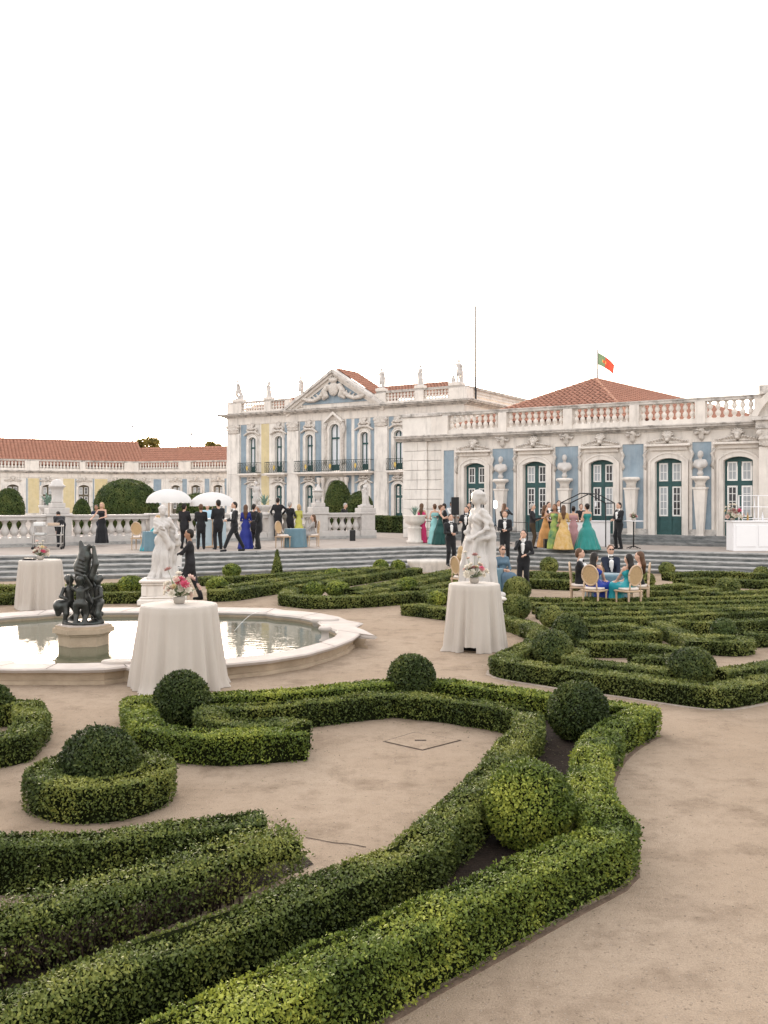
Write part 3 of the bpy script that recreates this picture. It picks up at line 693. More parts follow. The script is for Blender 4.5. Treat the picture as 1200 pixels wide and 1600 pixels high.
rl = ['nearest of the five long parallel hedge rows in the right parterre', 'second of the five long parallel hedge rows, counted from the camera', 'middle one of the five long parallel hedge rows in the right parterre', 'fourth of the five long parallel hedge rows, counted from the camera', 'farthest of the five long parallel hedge rows, near the guests table']
for r_, l_ in zip(rows, rl): hm(list(r_), l_, w=0.30, lod=2)
hm([(1010, 922), (1060, 926), (1120, 920), (1062, 913), (1010, 917)], 'leaf-shaped hedge loop behind the seated guests chairs', w=0.36, lod=2)
hm([(1060, 906), (1100, 903), (1200, 908), (1330, 916)], 'far right hedge line below the terrace steps', w=0.5, lod=2)
hm([(1110, 927), (1200, 922), (1330, 918)], 'short hedge line right of the small ball near the right edge', w=0.4, lod=2)
hm([(1040, 896), (1120, 893), (1200, 897), (1330, 903)], 'hedge hard against the foot of the right terrace steps', w=0.5, lod=2)
hm([(825, 906), (870, 908), (905, 909)], 'short hedge block between the standing man and the seated guests', w=0.7, h=0.4, lod=2)
hm([(826, 893), (880, 896), (940, 894)], 'low hedge below the terrace steps behind the seated guests', w=0.5, lod=2)
hm([(640, 925), (665, 928), (700, 930), (760, 930)], 'short hedge left of the second cocktail table, behind the small ball', w=0.4, lod=2)
# middle parterre
hm([(455, 921), (448, 931), (485, 935), (525, 935), (570, 933), (625, 929), (690, 923), (730, 919)], 'front hedge of the middle parterre right of the fountain', w=0.45, h=0.36, lod=1.6)
hm([(470, 916), (520, 906), (570, 899), (610, 893), (652, 888)], 'straight hedge running back from the middle parterre to the steps', w=0.5, lod=2)
hm([(545, 921), (600, 911), (660, 900), (715, 889)], 'second inner hedge row of the middle parterre', w=0.42, lod=2)
hm([(555, 926), (610, 918), (660, 907), (718, 895)], 'third inner hedge row of the middle parterre, nearest the camera', w=0.42, lod=2)
hm([(650, 919), (690, 912), (720, 908)], 'hedge stub just left of the draped marble statue', w=0.42, lod=2)
hm([(455, 907), (520, 898), (580, 889), (610, 886)], 'far hedge row of the middle parterre behind the low dome', w=0.42, lod=2)
# parterre behind the fountain
hm([(325, 925), (360, 924), (400, 918), (445, 912), (490, 905), (520, 900)], 'front hedge of the parterre right behind the black-clad waiter', w=0.5, h=0.36, lod=2)
hm([(345, 917), (400, 909), (450, 902), (500, 896)], 'second hedge row behind the waiter, left of the small cone', w=0.4, lod=2)
hm([(310, 903), (370, 901), (440, 896), (520, 891), (600, 886)], 'low hedge at the foot of the left terrace steps', w=0.5, lod=2)
hm([(95, 929), (150, 928), (235, 927)], 'straight hedge behind the fountain between bronze group and marble statue', w=0.5, h=0.36, lod=2)
hm([(90, 915), (150, 914), (240, 911)], 'second hedge behind the fountain, nearer the steps', w=0.5, lod=2)
hm([(-120, 931), (-20, 930), (40, 929)], 'hedge behind the fountain at the left picture edge', w=0.5, h=0.36, lod=2)
hm([(-120, 916), (40, 915)], 'far hedge strip at the left picture edge below the steps', w=0.5, lod=2)

# topiary balls: px x, px y of centre, px radius, label
def ball_at(px, pyc, pr, label, ratio=0.95, leafm=None, zc=None, **kw):
    # solve distance so that the ball stands on the ground (centre height about its radius)
    # r = pr*d/F ; zc = 0.9 r ; pyc = YH + F (EYE - zc)/d  ->  d = F*EYE / (pyc - YH + 0.9*ratio*pr)
    d = FPX * EYE / (pyc - YH + 0.93 * ratio * pr); r = pr * d / FPX
    return topiary(((px - CX) / FPX * d, d, 0), r, label, r * ratio, leafm=leafm, **kw)
BALLS = [  # leaf_bright on the mid-distance balls paints sunlit lime into their colour
 (156, 1192, 58, 'dark round topiary ball inside the lone ring hedge', 0.95, leaf_near),
 (284, 1094, 43, 'topiary ball in front of the nearest cocktail table', 1.04, leaf_near),
 (643, 1060, 37, 'topiary ball at the back corner of the foreground parterre', 1.0, leaf_near),
 (903, 1112, 46, 'topiary ball behind the soil bed at the path corner', 1.0, leaf_near),
 (826, 1258, 69, 'large bright leafy ball in the foreground soil bed', 0.96, leaf_bright),
 (-8, 1103, 27, 'topiary ball cut off by the left picture edge', 1.2, leaf_near),
 (205, 914, 20, 'topiary ball behind the fountain, left of the marble statue', 0.72, leaf_bright),
 (362, 892, 14, 'small topiary ball against the left terrace steps', 0.8, leaf_bright),
 (339, 915, 17, 'topiary ball just right of the waiter', 0.75, leaf_bright),
 (490, 921, 17, 'left one of the two touching low domes in the middle parterre', 0.7, leaf_bright),
 (527, 920, 19, 'right one of the two touching low domes in the middle parterre', 0.68, leaf_bright),
 (520, 897, 13, 'small dome behind the two touching domes', 0.7, leaf_bright),
 (595, 885, 12, 'small ball left of its twin near the stone trough', 0.85, leaf_bright),
 (622, 885, 11, 'small ball right of its twin, nearest to the stone trough', 0.9, leaf_bright),
 (637, 916, 16, 'ball on the right side of the middle parterre', 0.85, leaf_bright),
 (682, 936, 14.5, 'small ball just left of the second cocktail table', 0.85, leaf_bright),
 (808, 921, 21.5, 'ball in front of the woman in grey blue', 0.9, leaf_far),
 (806, 949, 23, 'ball right of the second cocktail table, below another ball', 0.88, leaf_far),
 (862, 964, 19, 'smaller ball behind the dark pair in the right parterre', 0.9, leaf_far),
 (890, 988, 28, 'upper dark ball of the pair in the right parterre', 1.05, leaf_near),
 (864, 1014, 32, 'lower dark ball of the pair at the parterre edge', 0.92, leaf_near),
 (1081, 1043, 37, 'dark ball behind the front hedge of the right parterre', 0.85, leaf_near),
 (1131, 985, 19, 'brownish ball inside the right ring hedge', 1.0, leaf_tree),
 (858, 884, 14, 'ball against the steps left of the seated guests', 0.95, leaf_far),
 (846, 902, 13, 'low ball on the hedge block right of the standing man', 0.7, leaf_far),
 (1138, 916, 18, 'ball at the far right of the parterre', 0.75, leaf_far),
 (1042, 889, 12, 'small ball against the steps right of the seated guests', 0.85, leaf_far),
 (1012, 907, 11, 'small ball directly right of the cane chairs', 1.1, leaf_far),
 (1190, 895, 12, 'small ball near the right edge below the white bar', 0.8, leaf_far),
]
for b in BALLS: ball_at(b[0], b[1], b[2], b[3], b[4], leaf_ball if b[5] in (leaf_near,) else b[5])
cc = gp(433, 906); topiary(cc, 0.24, 'slim clipped cone tree standing before the terrace steps', 0.98, name='topiary_cone', shape='cone', leafm=leaf_far, group=None)

# ---------------------------------------------------------------- fountain basin
RZ = 0.24
half_out = [(72, 1045), (120, 1045.5), (165, 1044.5), (197, 1041), (208, 1044), (260, 1046), (345, 1038), (420, 1031), (480, 1021.5), (523, 1009.5), (550, 999), (563, 990), (590, 994), (571, 984), (556, 979), (568, 973), (545, 969), (530, 963), (500, 957.5), (470, 954.5), (445, 953), (430, 950), (370, 948.8), (320, 948.3), (285, 948), (256, 948)]
half_in = [(72, 1036), (120, 1036), (158, 1035), (185, 1030), (222, 1033), (265, 1037), (345, 1029), (410, 1022), (463, 1013.5), (500, 1003.5), (521, 995), (527, 989), (523, 984), (513, 980), (503, 977), (500, 974), (495, 970), (485, 967), (470, 964), (450, 961.5), (430, 960), (415, 957.5), (362, 956), (318, 955.6), (285, 955.5), (258, 955.5)]
O_ = [gp(x, y, RZ) for x, y in half_out]; I_ = [gp(x, y, RZ) for x, y in half_in]
XC = O_[0].x
for L_ in (O_, I_):
    L_[0].x = XC; L_[-1].x = XC
def loop(L_): return L_ + [Vector((2 * XC - p.x, p.y, p.z)) for p in L_[-2:0:-1]]
LO, LI = loop(O_), loop(I_)
foun = empty('fountain_basin', (0, 0, 0), label='low pink stone fountain basin with scalloped outline and star points', cat='fountain')
def ringmesh(rows, mats, mis):
    m = MB(); n = len(rows[0]); vs = [v for r_ in rows for v in r_]; fs = []
    m.add(vs, [])
    for k in range(len(rows) - 1):
        for i in range(n):
            a = k * n + i; b = k * n + (i + 1) % n; m.f.append([a, b, b + n, a + n]); m.mi.append(mis[k]); m.sm.append(False)
    return m
def lerpz(A, B, t, z): return [Vector((a.x + (b.x - a.x) * t, a.y + (b.y - a.y) * t, z)) for a, b in zip(A, B)]
rows = [lerpz(LO, LI, 0.22, -0.01), lerpz(LO, LI, 0.22, 0.05), lerpz(LO, LI, 0.30, 0.06), lerpz(LO, LI, 0.26, RZ - 0.075), lerpz(LO, LI, 0.06, RZ - 0.06), lerpz(LO, LI, 0.0, RZ - 0.02), lerpz(LO, LI, 0.05, RZ), lerpz(LO, LI, 0.95, RZ), lerpz(LO, LI, 1.0, RZ - 0.03), lerpz(LO, LI, 0.97, RZ - 0.07), lerpz(LO, LI, 0.90, -0.01)]
ringmesh(rows, None, [1, 1, 1, 0, 0, 0, 0, 0, 0, 1]).build('rim', [basin_m, basin_side], foun)
# stone joints across the rim are real gaps: thin dark inlays
m = MB()
for i in range(0, len(LO), 3):
    a, b = LO[i], LI[i]; t = (b - a).normalized(); s_ = Vector((-t.y, t.x, 0)) * 0.006
    m.add([a - s_ + Vector((0, 0, .0025)), a + s_ + Vector((0, 0, .0025)), b + s_ + Vector((0, 0, .0025)), b - s_ + Vector((0, 0, .0025))], [(0, 1, 2, 3)])
m.build('rim_joint', mat('dark_gap', (0.05, 0.035, 0.028)), foun, kind='stuff')
WZ = 0.13
wm = bpy.data.materials.new('pool_water'); wm.use_nodes = True; N = wm.node_tree.nodes; p = N['Principled BSDF']
p.inputs['Base Color'].default_value = (0.075, 0.085, 0.055, 1); p.inputs['Roughness'].default_value = 0.02; p.inputs['IOR'].default_value = 1.33; p.inputs['Specular IOR Level'].default_value = 0.9
nz = N.new('ShaderNodeTexNoise'); nz.inputs['Scale'].default_value = 5; nz.inputs['Detail'].default_value = 3
mp = N.new('ShaderNodeMapping'); mp.inputs['Scale'].default_value = (0.6, 2.2, 1); gg = N.new('ShaderNodeNewGeometry')
wm.node_tree.links.new(gg.outputs['Position'], mp.inputs[0]); wm.node_tree.links.new(mp.outputs[0], nz.inputs[0])
bp_ = N.new('ShaderNodeBump'); bp_.inputs['Strength'].default_value = 0.10; bp_.inputs['Distance'].default_value = 0.02
wm.node_tree.links.new(nz.outputs['Fac'], bp_.inputs['Height']); wm.node_tree.links.new(bp_.outputs[0], p.inputs['Normal'])
m = MB(); m.add([Vector((v.x, v.y, WZ)) for v in lerpz(LO, LI, 0.93, WZ)], [tuple(range(len(LO)))])
m.build('water', wm, kind='structure')
# bollard on the rim lobe
m = MB(); b0 = gp(508, 1001, WZ); m.lathe([(0.10, -0.05), (0.10, 0.02), (0.07, 0.04), (0.06, 0.15), (0.11, 0.18), (0.12, 0.21), (0.10, 0.24)], b0, 14)
m.build('stone_post', basin_m, foun)
for px, py in ((188, 1035), (508, 969)):
    b0 = gp(px, py, RZ); m = MB(); m.lathe([(0.24, -0.22), (0.24, -0.06), (0.27, -0.04), (0.27, 0.015), (0.24, 0.035)], b0, 18, sq=0.6); m.build('corner_scroll', basin_m, foun)
# thin jet of water near the back rim
wj = glass_mat('clear_jet', (0.9, 0.9, 0.92), 0.1); m = MB(); a = gp(428, 962, RZ)
m.tube([a + Vector((-0.25 * t * 2.2, -1.5 * t, 0.22 * math.sin(math.pi * min(1, t * 1.0)) * 0.9 - 0.10 * t)) for t in np.linspace(0, 1, 14)], 0.0025, 5)
m.build('water_jet', wj, label='thin arc of water falling into the basin near the back rim', cat='water jet')
# hairline joint in the sand
m = MB(); cr = [gp(478, 1309), gp(500, 1313), gp(520, 1317), gp(545, 1319), gp(572, 1324)]
vs = []
for q in cr: w_ = random.uniform(0.004, 0.008); vs += [(q.x, q.y - w_, 0.003), (q.x, q.y + w_, 0.003)]
m.add(vs, [(2 * i, 2 * i + 2, 2 * i + 3, 2 * i + 1) for i in range(len(cr) - 1)]); m.build('path_joint', mat('dark_gap', (0.05, 0.035, 0.028)), kind='structure')
# fallen clippings along the hedges and in the beds
def litter():
    C = np.concatenate([resample(tp_(outer), 0.05), resample(tp_(inner), 0.05), resample(tp_(rp_out), 0.06)])
    n = 5200; k = RNG.integers(0, len(C), n); P = np.zeros((n, 3)); P[:, :2] = C[k] + RNG.normal(0, 0.17, (n, 2)) * RNG.uniform(0.5, 1.9, (n, 1)); P[:, 2] = 0.008
    a = RNG.uniform(0, 6.28, n); L = RNG.uniform(0.008, 0.016, n) * np.clip(np.linalg.norm(P, axis=1) / 7, 0.8, 1.6)
    d = np.stack([np.cos(a), np.sin(a), RNG.uniform(-0.1, 0.35, n)], 1) * L[:, None]; s = np.stack([-np.sin(a), np.cos(a), np.zeros(n)], 1) * L[:, None] * 0.45
    V = np.stack([P, P + d * 0.5 + s, P + d, P + d * 0.5 - s], 1); V[:, :, 2] = np.maximum(V[:, :, 2], 0.0075)
    me = np_mesh('hedge_clippings', V.reshape(-1, 3), [np.arange(4 * n).reshape(n, 4)], leaf_mat('dry_clipping', (0.05, 0.035, 0.02), (0.10, 0.075, 0.035), (0.14, 0.14, 0.05)), None, np.repeat(RNG.random(n), 4))
    child('hedge_clippings', me, None, kind='stuff', label='dry clippings scattered on the sand along the hedges', cat='leaf litter')
litter()
# ---------------------------------------------------------------- figures
def ik(a, b, l1, l2, pole):
    a, b, pole = Vector(a), Vector(b), Vector(pole)
    d = b - a; L = min(max(d.length, 1e-3), (l1 + l2) * 0.998); dn = d.normalized()
    x = (l1 * l1 - l2 * l2 + L * L) / (2 * L); y = math.sqrt(max(l1 * l1 - x * x, 0))
    pp = pole - dn * pole.dot(dn); pp.normalize()
    return a + dn * x + pp * y, a + dn * L
def hand_mesh(m):
    s = SDF(); h = 0.006
    s.box((0.045, 0, 0), (0.045, 0.038, 0.013), 0.012, k=0.012)
    for i, (y, l) in enumerate(((-0.029, 0.068), (-0.0095, 0.078), (0.0095, 0.072), (0.029, 0.055))):
        s.chain([(0.085, y, 0), (0.085 + l * 0.55, y * 1.08, -0.008), (0.085 + l * 0.9, y * 1.1, -0.03)], [0.0085, 0.008, 0.007], k=0.004)
    s.chain([(0.02, -0.036, -0.004), (0.055, -0.062, -0.014), (0.085, -0.062, -0.024)], [0.012, 0.0105, 0.008], k=0.008)
    return s.mesh('hand', [m], h)
HANDS = {}
def face_mesh():
    m = MB(); 
    for sx in (-1, 1):
        m.m = 0; m.lathe([(0.002, -0.006), (0.010, -0.003), (0.010, 0.003), (0.002, 0.006)], (sx * 0.032, -0.0925, 0.010), 8)
        m.m = 1; m.box(sx * 0.032 - 0.017, sx * 0.032 + 0.017, -0.104, -0.08, 0.027, 0.033)
    m.m = 2; m.box(-0.020, 0.020, -0.107, -0.08, -0.057, -0.049)
    return m.mesh('face', [mat('eye_dark', (0.02, 0.015, 0.012), 0.3), hair_dk, mat('lip', (0.30, 0.10, 0.085), 0.5)])
FACE = face_mesh()
def bow_mesh():
    m = MB()
    for sx in (-1, 1): m.prism_xz([(0, -0.008), (sx * 0.055, -0.028), (sx * 0.055, 0.028), (0, 0.008)] if sx > 0 else [(0, 0.008), (sx * 0.055, 0.028), (sx * 0.055, -0.028), (0, -0.008)], -0.012, 0.012)
    m.box(-0.012, 0.012, -0.016, 0.014, -0.014, 0.014)
    return m.mesh('bow_tie', black_m)
BOW = bow_mesh()
ARMS = {
 'down': ((-0.26, -0.04, 0.80), (0.26, -0.04, 0.80)), 'hold': ((-0.07, -0.27, 1.12), (0.07, -0.27, 1.10)),
 'drink': ((-0.07, -0.19, 1.47), (0.12, -0.20, 1.08)), 'glass': ((-0.16, -0.33, 1.20), (0.25, -0.03, 0.82)),
 'glassl': ((-0.25, -0.03, 0.82), (0.16, -0.33, 1.20)), 'tray': ((-0.25, 0.02, 0.84), (0.10, -0.40, 1.10)),
 'lean': ((-0.34, -0.30, 1.08), (0.10, -0.30, 1.10)), 'wide': ((-0.55, -0.25, 1.16), (0.30, -0.20, 1.0)), 'widel': ((-0.2, -0.2, 1.05), (0.58, -0.2, 1.15)),
 'hip': ((-0.26, -0.10, 1.0), (0.24, -0.05, 0.85)), 'lap': ((-0.10, -0.36, 1.02), (0.10, -0.36, 1.02)), 'hug': ((-0.12, -0.36, 1.30), (0.16, -0.36, 1.22)),
 'camera': ((-0.08, -0.24, 1.50), (0.08, -0.26, 1.48)), 'reach': ((-0.12, -0.52, 1.0), (0.12, -0.5, 1.0)),
}
def figure(female=False, legs='stand', arms='down', lean=0.0, gown=None, sit=False, hair='short', turn=0.0, seated_gown=False, sleeves=True, top=1, folds=(9, 0.022), stride=0.30, skirt_r=0.28):
    """SDF figure facing -y, feet at z=0, 1.75 tall. labels 0 skin 1 top 2 bottom 3 shirt 4 shoes"""
    s = SDF(); sh = 0.155 if female else 0.185; drop = 0.40 if sit else 0.0
    hip = Vector((0, 0, 0.92 - drop)); cl, sl = math.cos(lean), math.sin(lean)
    def U(p):
        p = Vector(p) - Vector((0, 0, 0.92)); q = Vector((p.x, p.y * cl - p.z * sl, p.y * sl + p.z * cl)); return hip + q
    up = lambda *p: tuple(U(p))
    # torso
    tb = top
    s.cap((-0.075, 0, 0.93 - drop), (0.075, 0, 0.93 - drop), 0.115, 0.115, (2 if not gown else tb), 0.05, ((0, 1, 0), 1.12))
    s.cap(up(0, 0, 0.98), up(0, -0.005, 1.16), 0.150 if not female else 0.122, 0.148 if not female else 0.112, tb, 0.06, ((0, 1, 0), 1.3))
    if not female and not sit: s.cap((0, 0.005, 1.0), (0, 0.005, 0.80), 0.150, 0.165, tb, 0.03, ((0, 1, 0), 1.3))
    s.cap(up(-0.085, 0, 1.30), up(0.085, 0, 1.30), 0.128 if not female else 0.10, None, tb, 0.06, ((0, 1, 0), 1.15))
    bare = female and not sleeves
    s.cap(up(-sh + 0.02, 0.01, 1.415), up(sh - 0.02, 0.01, 1.415), 0.062 if not female else 0.05, None, 0 if bare else tb, 0.05)
    if female:
        for sx in (-1, 1): s.ell(up(sx * 0.065, -0.075, 1.29), (0.06, 0.055, 0.06), tb, 0.03)
    s.cap(up(0, 0.01, 1.44), up(0, -0.005, 1.56), 0.055 if not female else 0.046, 0.05, 0, 0.03)
    ct, st = math.cos(turn), math.sin(turn)
    hd = lambda x, y, z: up(x * ct - y * st, x * st + y * ct, z)
    s.ell(hd(0, -0.012, 1.648), (0.078, 0.096, 0.113), 0, 0.03); s.ell(hd(0, -0.045, 1.59), (0.054, 0.058, 0.058), 0, 0.04)
    s.cap(hd(0, -0.100, 1.655), hd(0, -0.116, 1.622), 0.009, 0.013, 0, 0.015)
    for sx in (-1, 1): s.ell(hd(sx * 0.08, 0.0, 1.635), (0.014, 0.024, 0.032), 0, 0.01)
    # arms
    hands = []
    for sx, tgt in zip((-1, 1), ARMS[arms] if isinstance(arms, str) else arms):
        a = U((sx * sh, 0.01, 1.40)); t = U(tgt)
        e, w = ik(a, t, 0.285, 0.25, (sx * 0.6, 0.55, -0.7))
        ra = (0.058, 0.048, 0.036) if not female else (0.044, 0.036, 0.029)
        lb = tb if sleeves else 0
        s.chain([tuple(a), tuple(e), tuple(w)], ra, lb, 0.03)
        dr = (w - e).normalized(); s.cap(tuple(w), tuple(w + dr * 0.05), 0.027, 0.03, 0, 0.01)
        hands.append((w + dr * 0.02, dr, sx))
    # legs
    if gown or seated_gown:
        if sit:
            for sx in (-1, 1): s.chain([(sx * 0.08, 0, 0.53), (sx * 0.10, -0.42, 0.53), (sx * 0.12, -0.46, 0.08)], [0.11, 0.095, 0.12], tb, 0.12, None, (7, 0.015, sx))
            s.cap((0, -0.40, 0.45), (0, -0.46, 0.03), 0.12, 0.20, tb, 0.1, None, (8, 0.02, 0))
        else:
            sm_ = 0.105 + 0.5 * skirt_r
            s.cap((0, 0, 1.02), (0, 0.01, 0.55), 0.105, sm_, tb, 0.06, None, (folds[0], folds[1] * 0.4, 0.4))
            s.cap((0, 0.01, 0.55), (0, 0.03, 0.02), sm_, skirt_r + 0.04, tb, 0.05, None, (folds[0], folds[1], 0.4))
    else:
        for sx in (-1, 1):
            if sit: h_ = Vector((sx * 0.09, 0, 0.52)); an = Vector((sx * 0.11, -0.42, 0.09))
            elif legs == 'walk': h_ = Vector((sx * 0.08, 0, 0.92)); an = Vector((sx * 0.07, -sx * stride, 0.09 if sx < 0 else 0.12))
            else: h_ = Vector((sx * 0.085, 0, 0.92)); an = Vector((sx * 0.11, 0.02 * sx, 0.09))
            k_, an = ik(h_, an, 0.43, 0.42, (0, -1, 0.05))
            s.chain([tuple(h_), tuple(k_), tuple(an)], [0.098, 0.074, 0.060], 2, 0.03)
            s.cap((an.x, an.y + 0.03, 0.045), (an.x + sx * 0.02, an.y - 0.16, 0.035), 0.045, 0.036, 4, 0.02)
    hp = (U((0, 0, 1.648)), turn)
    hr = SDF()
    if hair:
        hr.ell(hd(0, 0.018, 1.682), (0.088, 0.101, 0.098), 0, 0.02); hr.ell(hd(0, 0.055, 1.62), (0.078, 0.06, 0.085), 0, 0.02)
        if hair == 'long': hr.chain([hd(0, 0.06, 1.64), hd(0, 0.10, 1.45), hd(0, 0.12, 1.24)], [0.085, 0.085, 0.05], 0, 0.04, ((0, 1, 0), 1.4))
        if hair == 'bob': hr.chain([hd(-0.05, 0.05, 1.64), hd(-0.06, 0.06, 1.52)], [0.06, 0.05], 0, 0.04); hr.chain([hd(0.05, 0.05, 1.64), hd(0.06, 0.06, 1.52)], [0.06, 0.05], 0, 0.04)
        if hair == 'bun': hr.ell(hd(0, 0.11, 1.68), (0.055, 0.05, 0.055), 0, 0.03)
    return s, hr, hands, hp, U
def person(loc, face, label, h=1.75, skin=None, hairm=None, topm=None, botm=None, shoem=None, bow=False, shirt=False, cat='person', group=None, vox=0.026, glasses=False, noface=False, **kw):
    skin = skin or skin_l; topm = topm or black_m; botm = botm or topm; hairm = hairm or hair_dk
    s, hr, hands, hp, U = figure(**kw)
    if shirt:
        a, b = U((0, -0.118, 1.36)), U((0, -0.118, 1.12)); s.cap(tuple(a), tuple(b), 0.052, 0.02, 3, 0.012)
        c = U((0, -0.02, 1.475)); s.cap(tuple(c), tuple(c + Vector((0, 0, 0.02))), 0.062, None, 3, 0.01)
    o = child('person', s.mesh('person', [skin, topm, botm, shirt_m, shoem or black_m], vox, zmin=0.0), None, loc=tuple(loc), rot=(0, 0, R(face)), scale=(h / 1.75,) * 3, label=label, cat=cat, group=group)
    if hr.p: child('hair', hr.mesh('hair', [hairm], 0.022), o)
    if skin.name not in HANDS: HANDS[skin.name] = hand_mesh(skin)
    for w, dr, sx in hands:
        q = dr.to_track_quat('X', 'Z'); child('hand', HANDS[skin.name], o, loc=tuple(w), rot=q.to_euler(), scale=(1, sx, 1))
    if not noface: child('face', FACE, o, loc=tuple(hp[0]), rot=(kw.get('lean', 0), 0, hp[1]))
    if bow: child('bow_tie', BOW, o, loc=tuple(U((0, -0.085, 1.475))))
    if glasses:
        m = MB(); 
        for sx in (-1, 1): m.prism_xz([(sx * 0.034 + 0.028 * math.cos(a), 0.02 * math.sin(a)) for a in np.linspace(0, 6.2832, 9)[:-1]], -0.118, -0.112)
        m.box(-0.008, 0.008, -0.118, -0.112, 0.002, 0.007); m.box(-0.082, -0.078, -0.115, 0.0, 0.0, 0.006); m.box(0.078, 0.082, -0.115, 0.0, 0.0, 0.006)
        m.build('sunglasses', black_metal, o, loc=tuple(hp[0] + Vector((0, 0, 0.012))), rz=hp[1])
    return o

# marble figures -------------------------------------------------
def draped(P, amp=0.022):
    th = np.arctan2(P[:, 1], P[:, 0]); z = P[:, 2]; r = np.hypot(P[:, 0], P[:, 1])
    low = np.clip((1.05 - z) / 0.3, 0, 1) * np.clip(r / 0.12, 0, 1)
    v = amp * low * (np.sin(11 * th + 3.0 * z + 1.5 * np.sin(4 * z)) * 0.7 + 0.5 * np.sin(19 * th - 5 * z + 2 * np.sin(3 * th)))
    up = np.clip((z - 0.95) / 0.15, 0, 1) * np.clip((1.44 - z) / 0.06, 0, 1)
    return v + 0.006 * up * np.sin(62 * (z + 0.55 * P[:, 0] + 0.25 * P[:, 1]) + 2 * np.sin(9 * P[:, 0]))
def statue_mesh(kind, vox=0.022):
    lowdisp = lambda P: np.where(P[:, 2] < 1.42, draped(P), 0)
    if kind == 'lady':        # draped woman with a bunch of fruit held at the breast
        s, hr, _, _, U = figure(female=True, gown=True, arms=((-0.02, -0.20, 1.22), (0.34, -0.10, 1.02)), hair='bun', sleeves=True, folds=(11, 0.03), skirt_r=0.24, turn=0.25)
        s.p += hr.p
        s.chain([(-0.16, 0.06, 1.42), (0.02, -0.16, 1.12), (0.20, -0.10, 0.80), (0.24, 0.0, 0.45)], [0.06, 0.08, 0.085, 0.06], 0, 0.05)
        s.chain([(0.34, -0.08, 1.04), (0.36, 0.0, 0.86), (0.30, 0.05, 0.66)], [0.05, 0.075, 0.04], 0, 0.04)
        
        for q in ((0.0, -0.25, 1.22), (0.05, -0.24, 1.26), (-0.05, -0.24, 1.25), (0.0, -0.27, 1.28), (0.06, -0.26, 1.20)): s.ell(q, (0.038, 0.036, 0.036), 0, 0.012)
        for i in range(8):
            a = i * 0.785; s.ell((0.078 * math.cos(a), 0.02 + 0.088 * math.sin(a), 1.695), (0.034, 0.034, 0.032), 0, 0.012)
        s.chain([(0.15, 0.08, 1.44), (0.22, 0.16, 1.1), (0.20, 0.20, 0.5), (0.16, 0.2, 0.05)], [0.05, 0.09, 0.11, 0.13], 0, 0.04)
        s.ell((0.22, 0.12, 0.16), (0.14, 0.13, 0.13), 0, 0.06); s.ell((-0.18, -0.06, 0.10), (0.12, 0.16, 0.07), 0, 0.06); s.ell((0.12, -0.2, 0.06), (0.14, 0.10, 0.05), 0, 0.05)
        s.box((0, 0, 0.02), (0.34, 0.27, 0.035), 0.02, 0, 0.03)
        return s.mesh('statue_body', [marble], vox, lowdisp)
    if kind == 'turned':      # woman in profile, heavy mantle from the shoulder round the hips down to the base
        s, hr, _, _, U = figure(female=True, gown=True, arms=((-0.24, -0.10, 0.84), (0.17, -0.17, 1.0)), hair='bun', sleeves=True, folds=(10, 0.045), skirt_r=0.23, turn=0.05, lean=0.0)
        s.p += hr.p
        for i in range(9):
            a = i * 0.7; s.ell((0.075 * math.cos(a), 0.02 + 0.085 * math.sin(a), 1.70), (0.035, 0.035, 0.032), 0, 0.015)
        s.ell((0, 0.13, 1.60), (0.05, 0.06, 0.08), 0, 0.03)
        s.chain([(0.17, -0.02, 1.42), (0.19, 0.10, 1.25), (0.12, 0.20, 1.05), (-0.06, 0.22, 0.95), (-0.20, 0.08, 0.98), (-0.15, -0.08, 0.97), (-0.02, -0.13, 0.94), (0.13, -0.09, 0.95), (0.22, 0.04, 0.98)], [0.04, 0.055, 0.065, 0.06, 0.05, 0.045, 0.045, 0.045, 0.045], 0, 0.03)
        s.chain([(-0.18, -0.10, 1.06), (-0.20, 0.10, 1.10), (0.0, 0.20, 1.16), (0.18, 0.12, 1.20)], [0.05, 0.055, 0.06, 0.05], 0, 0.03)
        s.chain([(0.15, 0.08, 1.38), (0.16, 0.16, 1.0), (0.12, 0.19, 0.55), (0.10, 0.20, 0.05)], [0.045, 0.075, 0.095, 0.12], 0, 0.05)
        s.chain([(-0.08, -0.13, 0.92), (-0.11, -0.19, 0.5), (-0.12, -0.20, 0.05)], [0.05, 0.06, 0.08], 0, 0.04)
        s.chain([(0.12, -0.11, 0.92), (0.11, -0.18, 0.5), (0.10, -0.20, 0.05)], [0.05, 0.055, 0.07], 0, 0.04)
        s.chain([(-0.15, 0.06, 0.96), (-0.18, 0.04, 0.5), (-0.21, 0.06, 0.05)], [0.05, 0.06, 0.08], 0, 0.04)
        s.box((0, 0, 0.02), (0.34, 0.34, 0.035), 0.02, 0, 0.03)
        return s.mesh('statue_body', [marble], vox, lowdisp)
    if kind == 'soldier':
        s, hr, _, _, U = figure(arms=((-0.42, -0.12, 1.30), (0.28, -0.05, 0.92)), legs='stand'); s.p += hr.p
        s.cap((0, 0, 1.0), (0, 0, 0.62), 0.16, 0.22, 0, 0.05, None, (9, 0.02, 0)); s.chain([(0.1, 0.13, 1.40), (0.12, 0.17, 0.9), (0.16, 0.14, 0.2)], [0.10, 0.13, 0.10], 0, 0.05)
        s.box((0, 0, 0.02), (0.28, 0.24, 0.05), 0.02, 0, 0.03); return s.mesh('statue_body', [marble], vox)
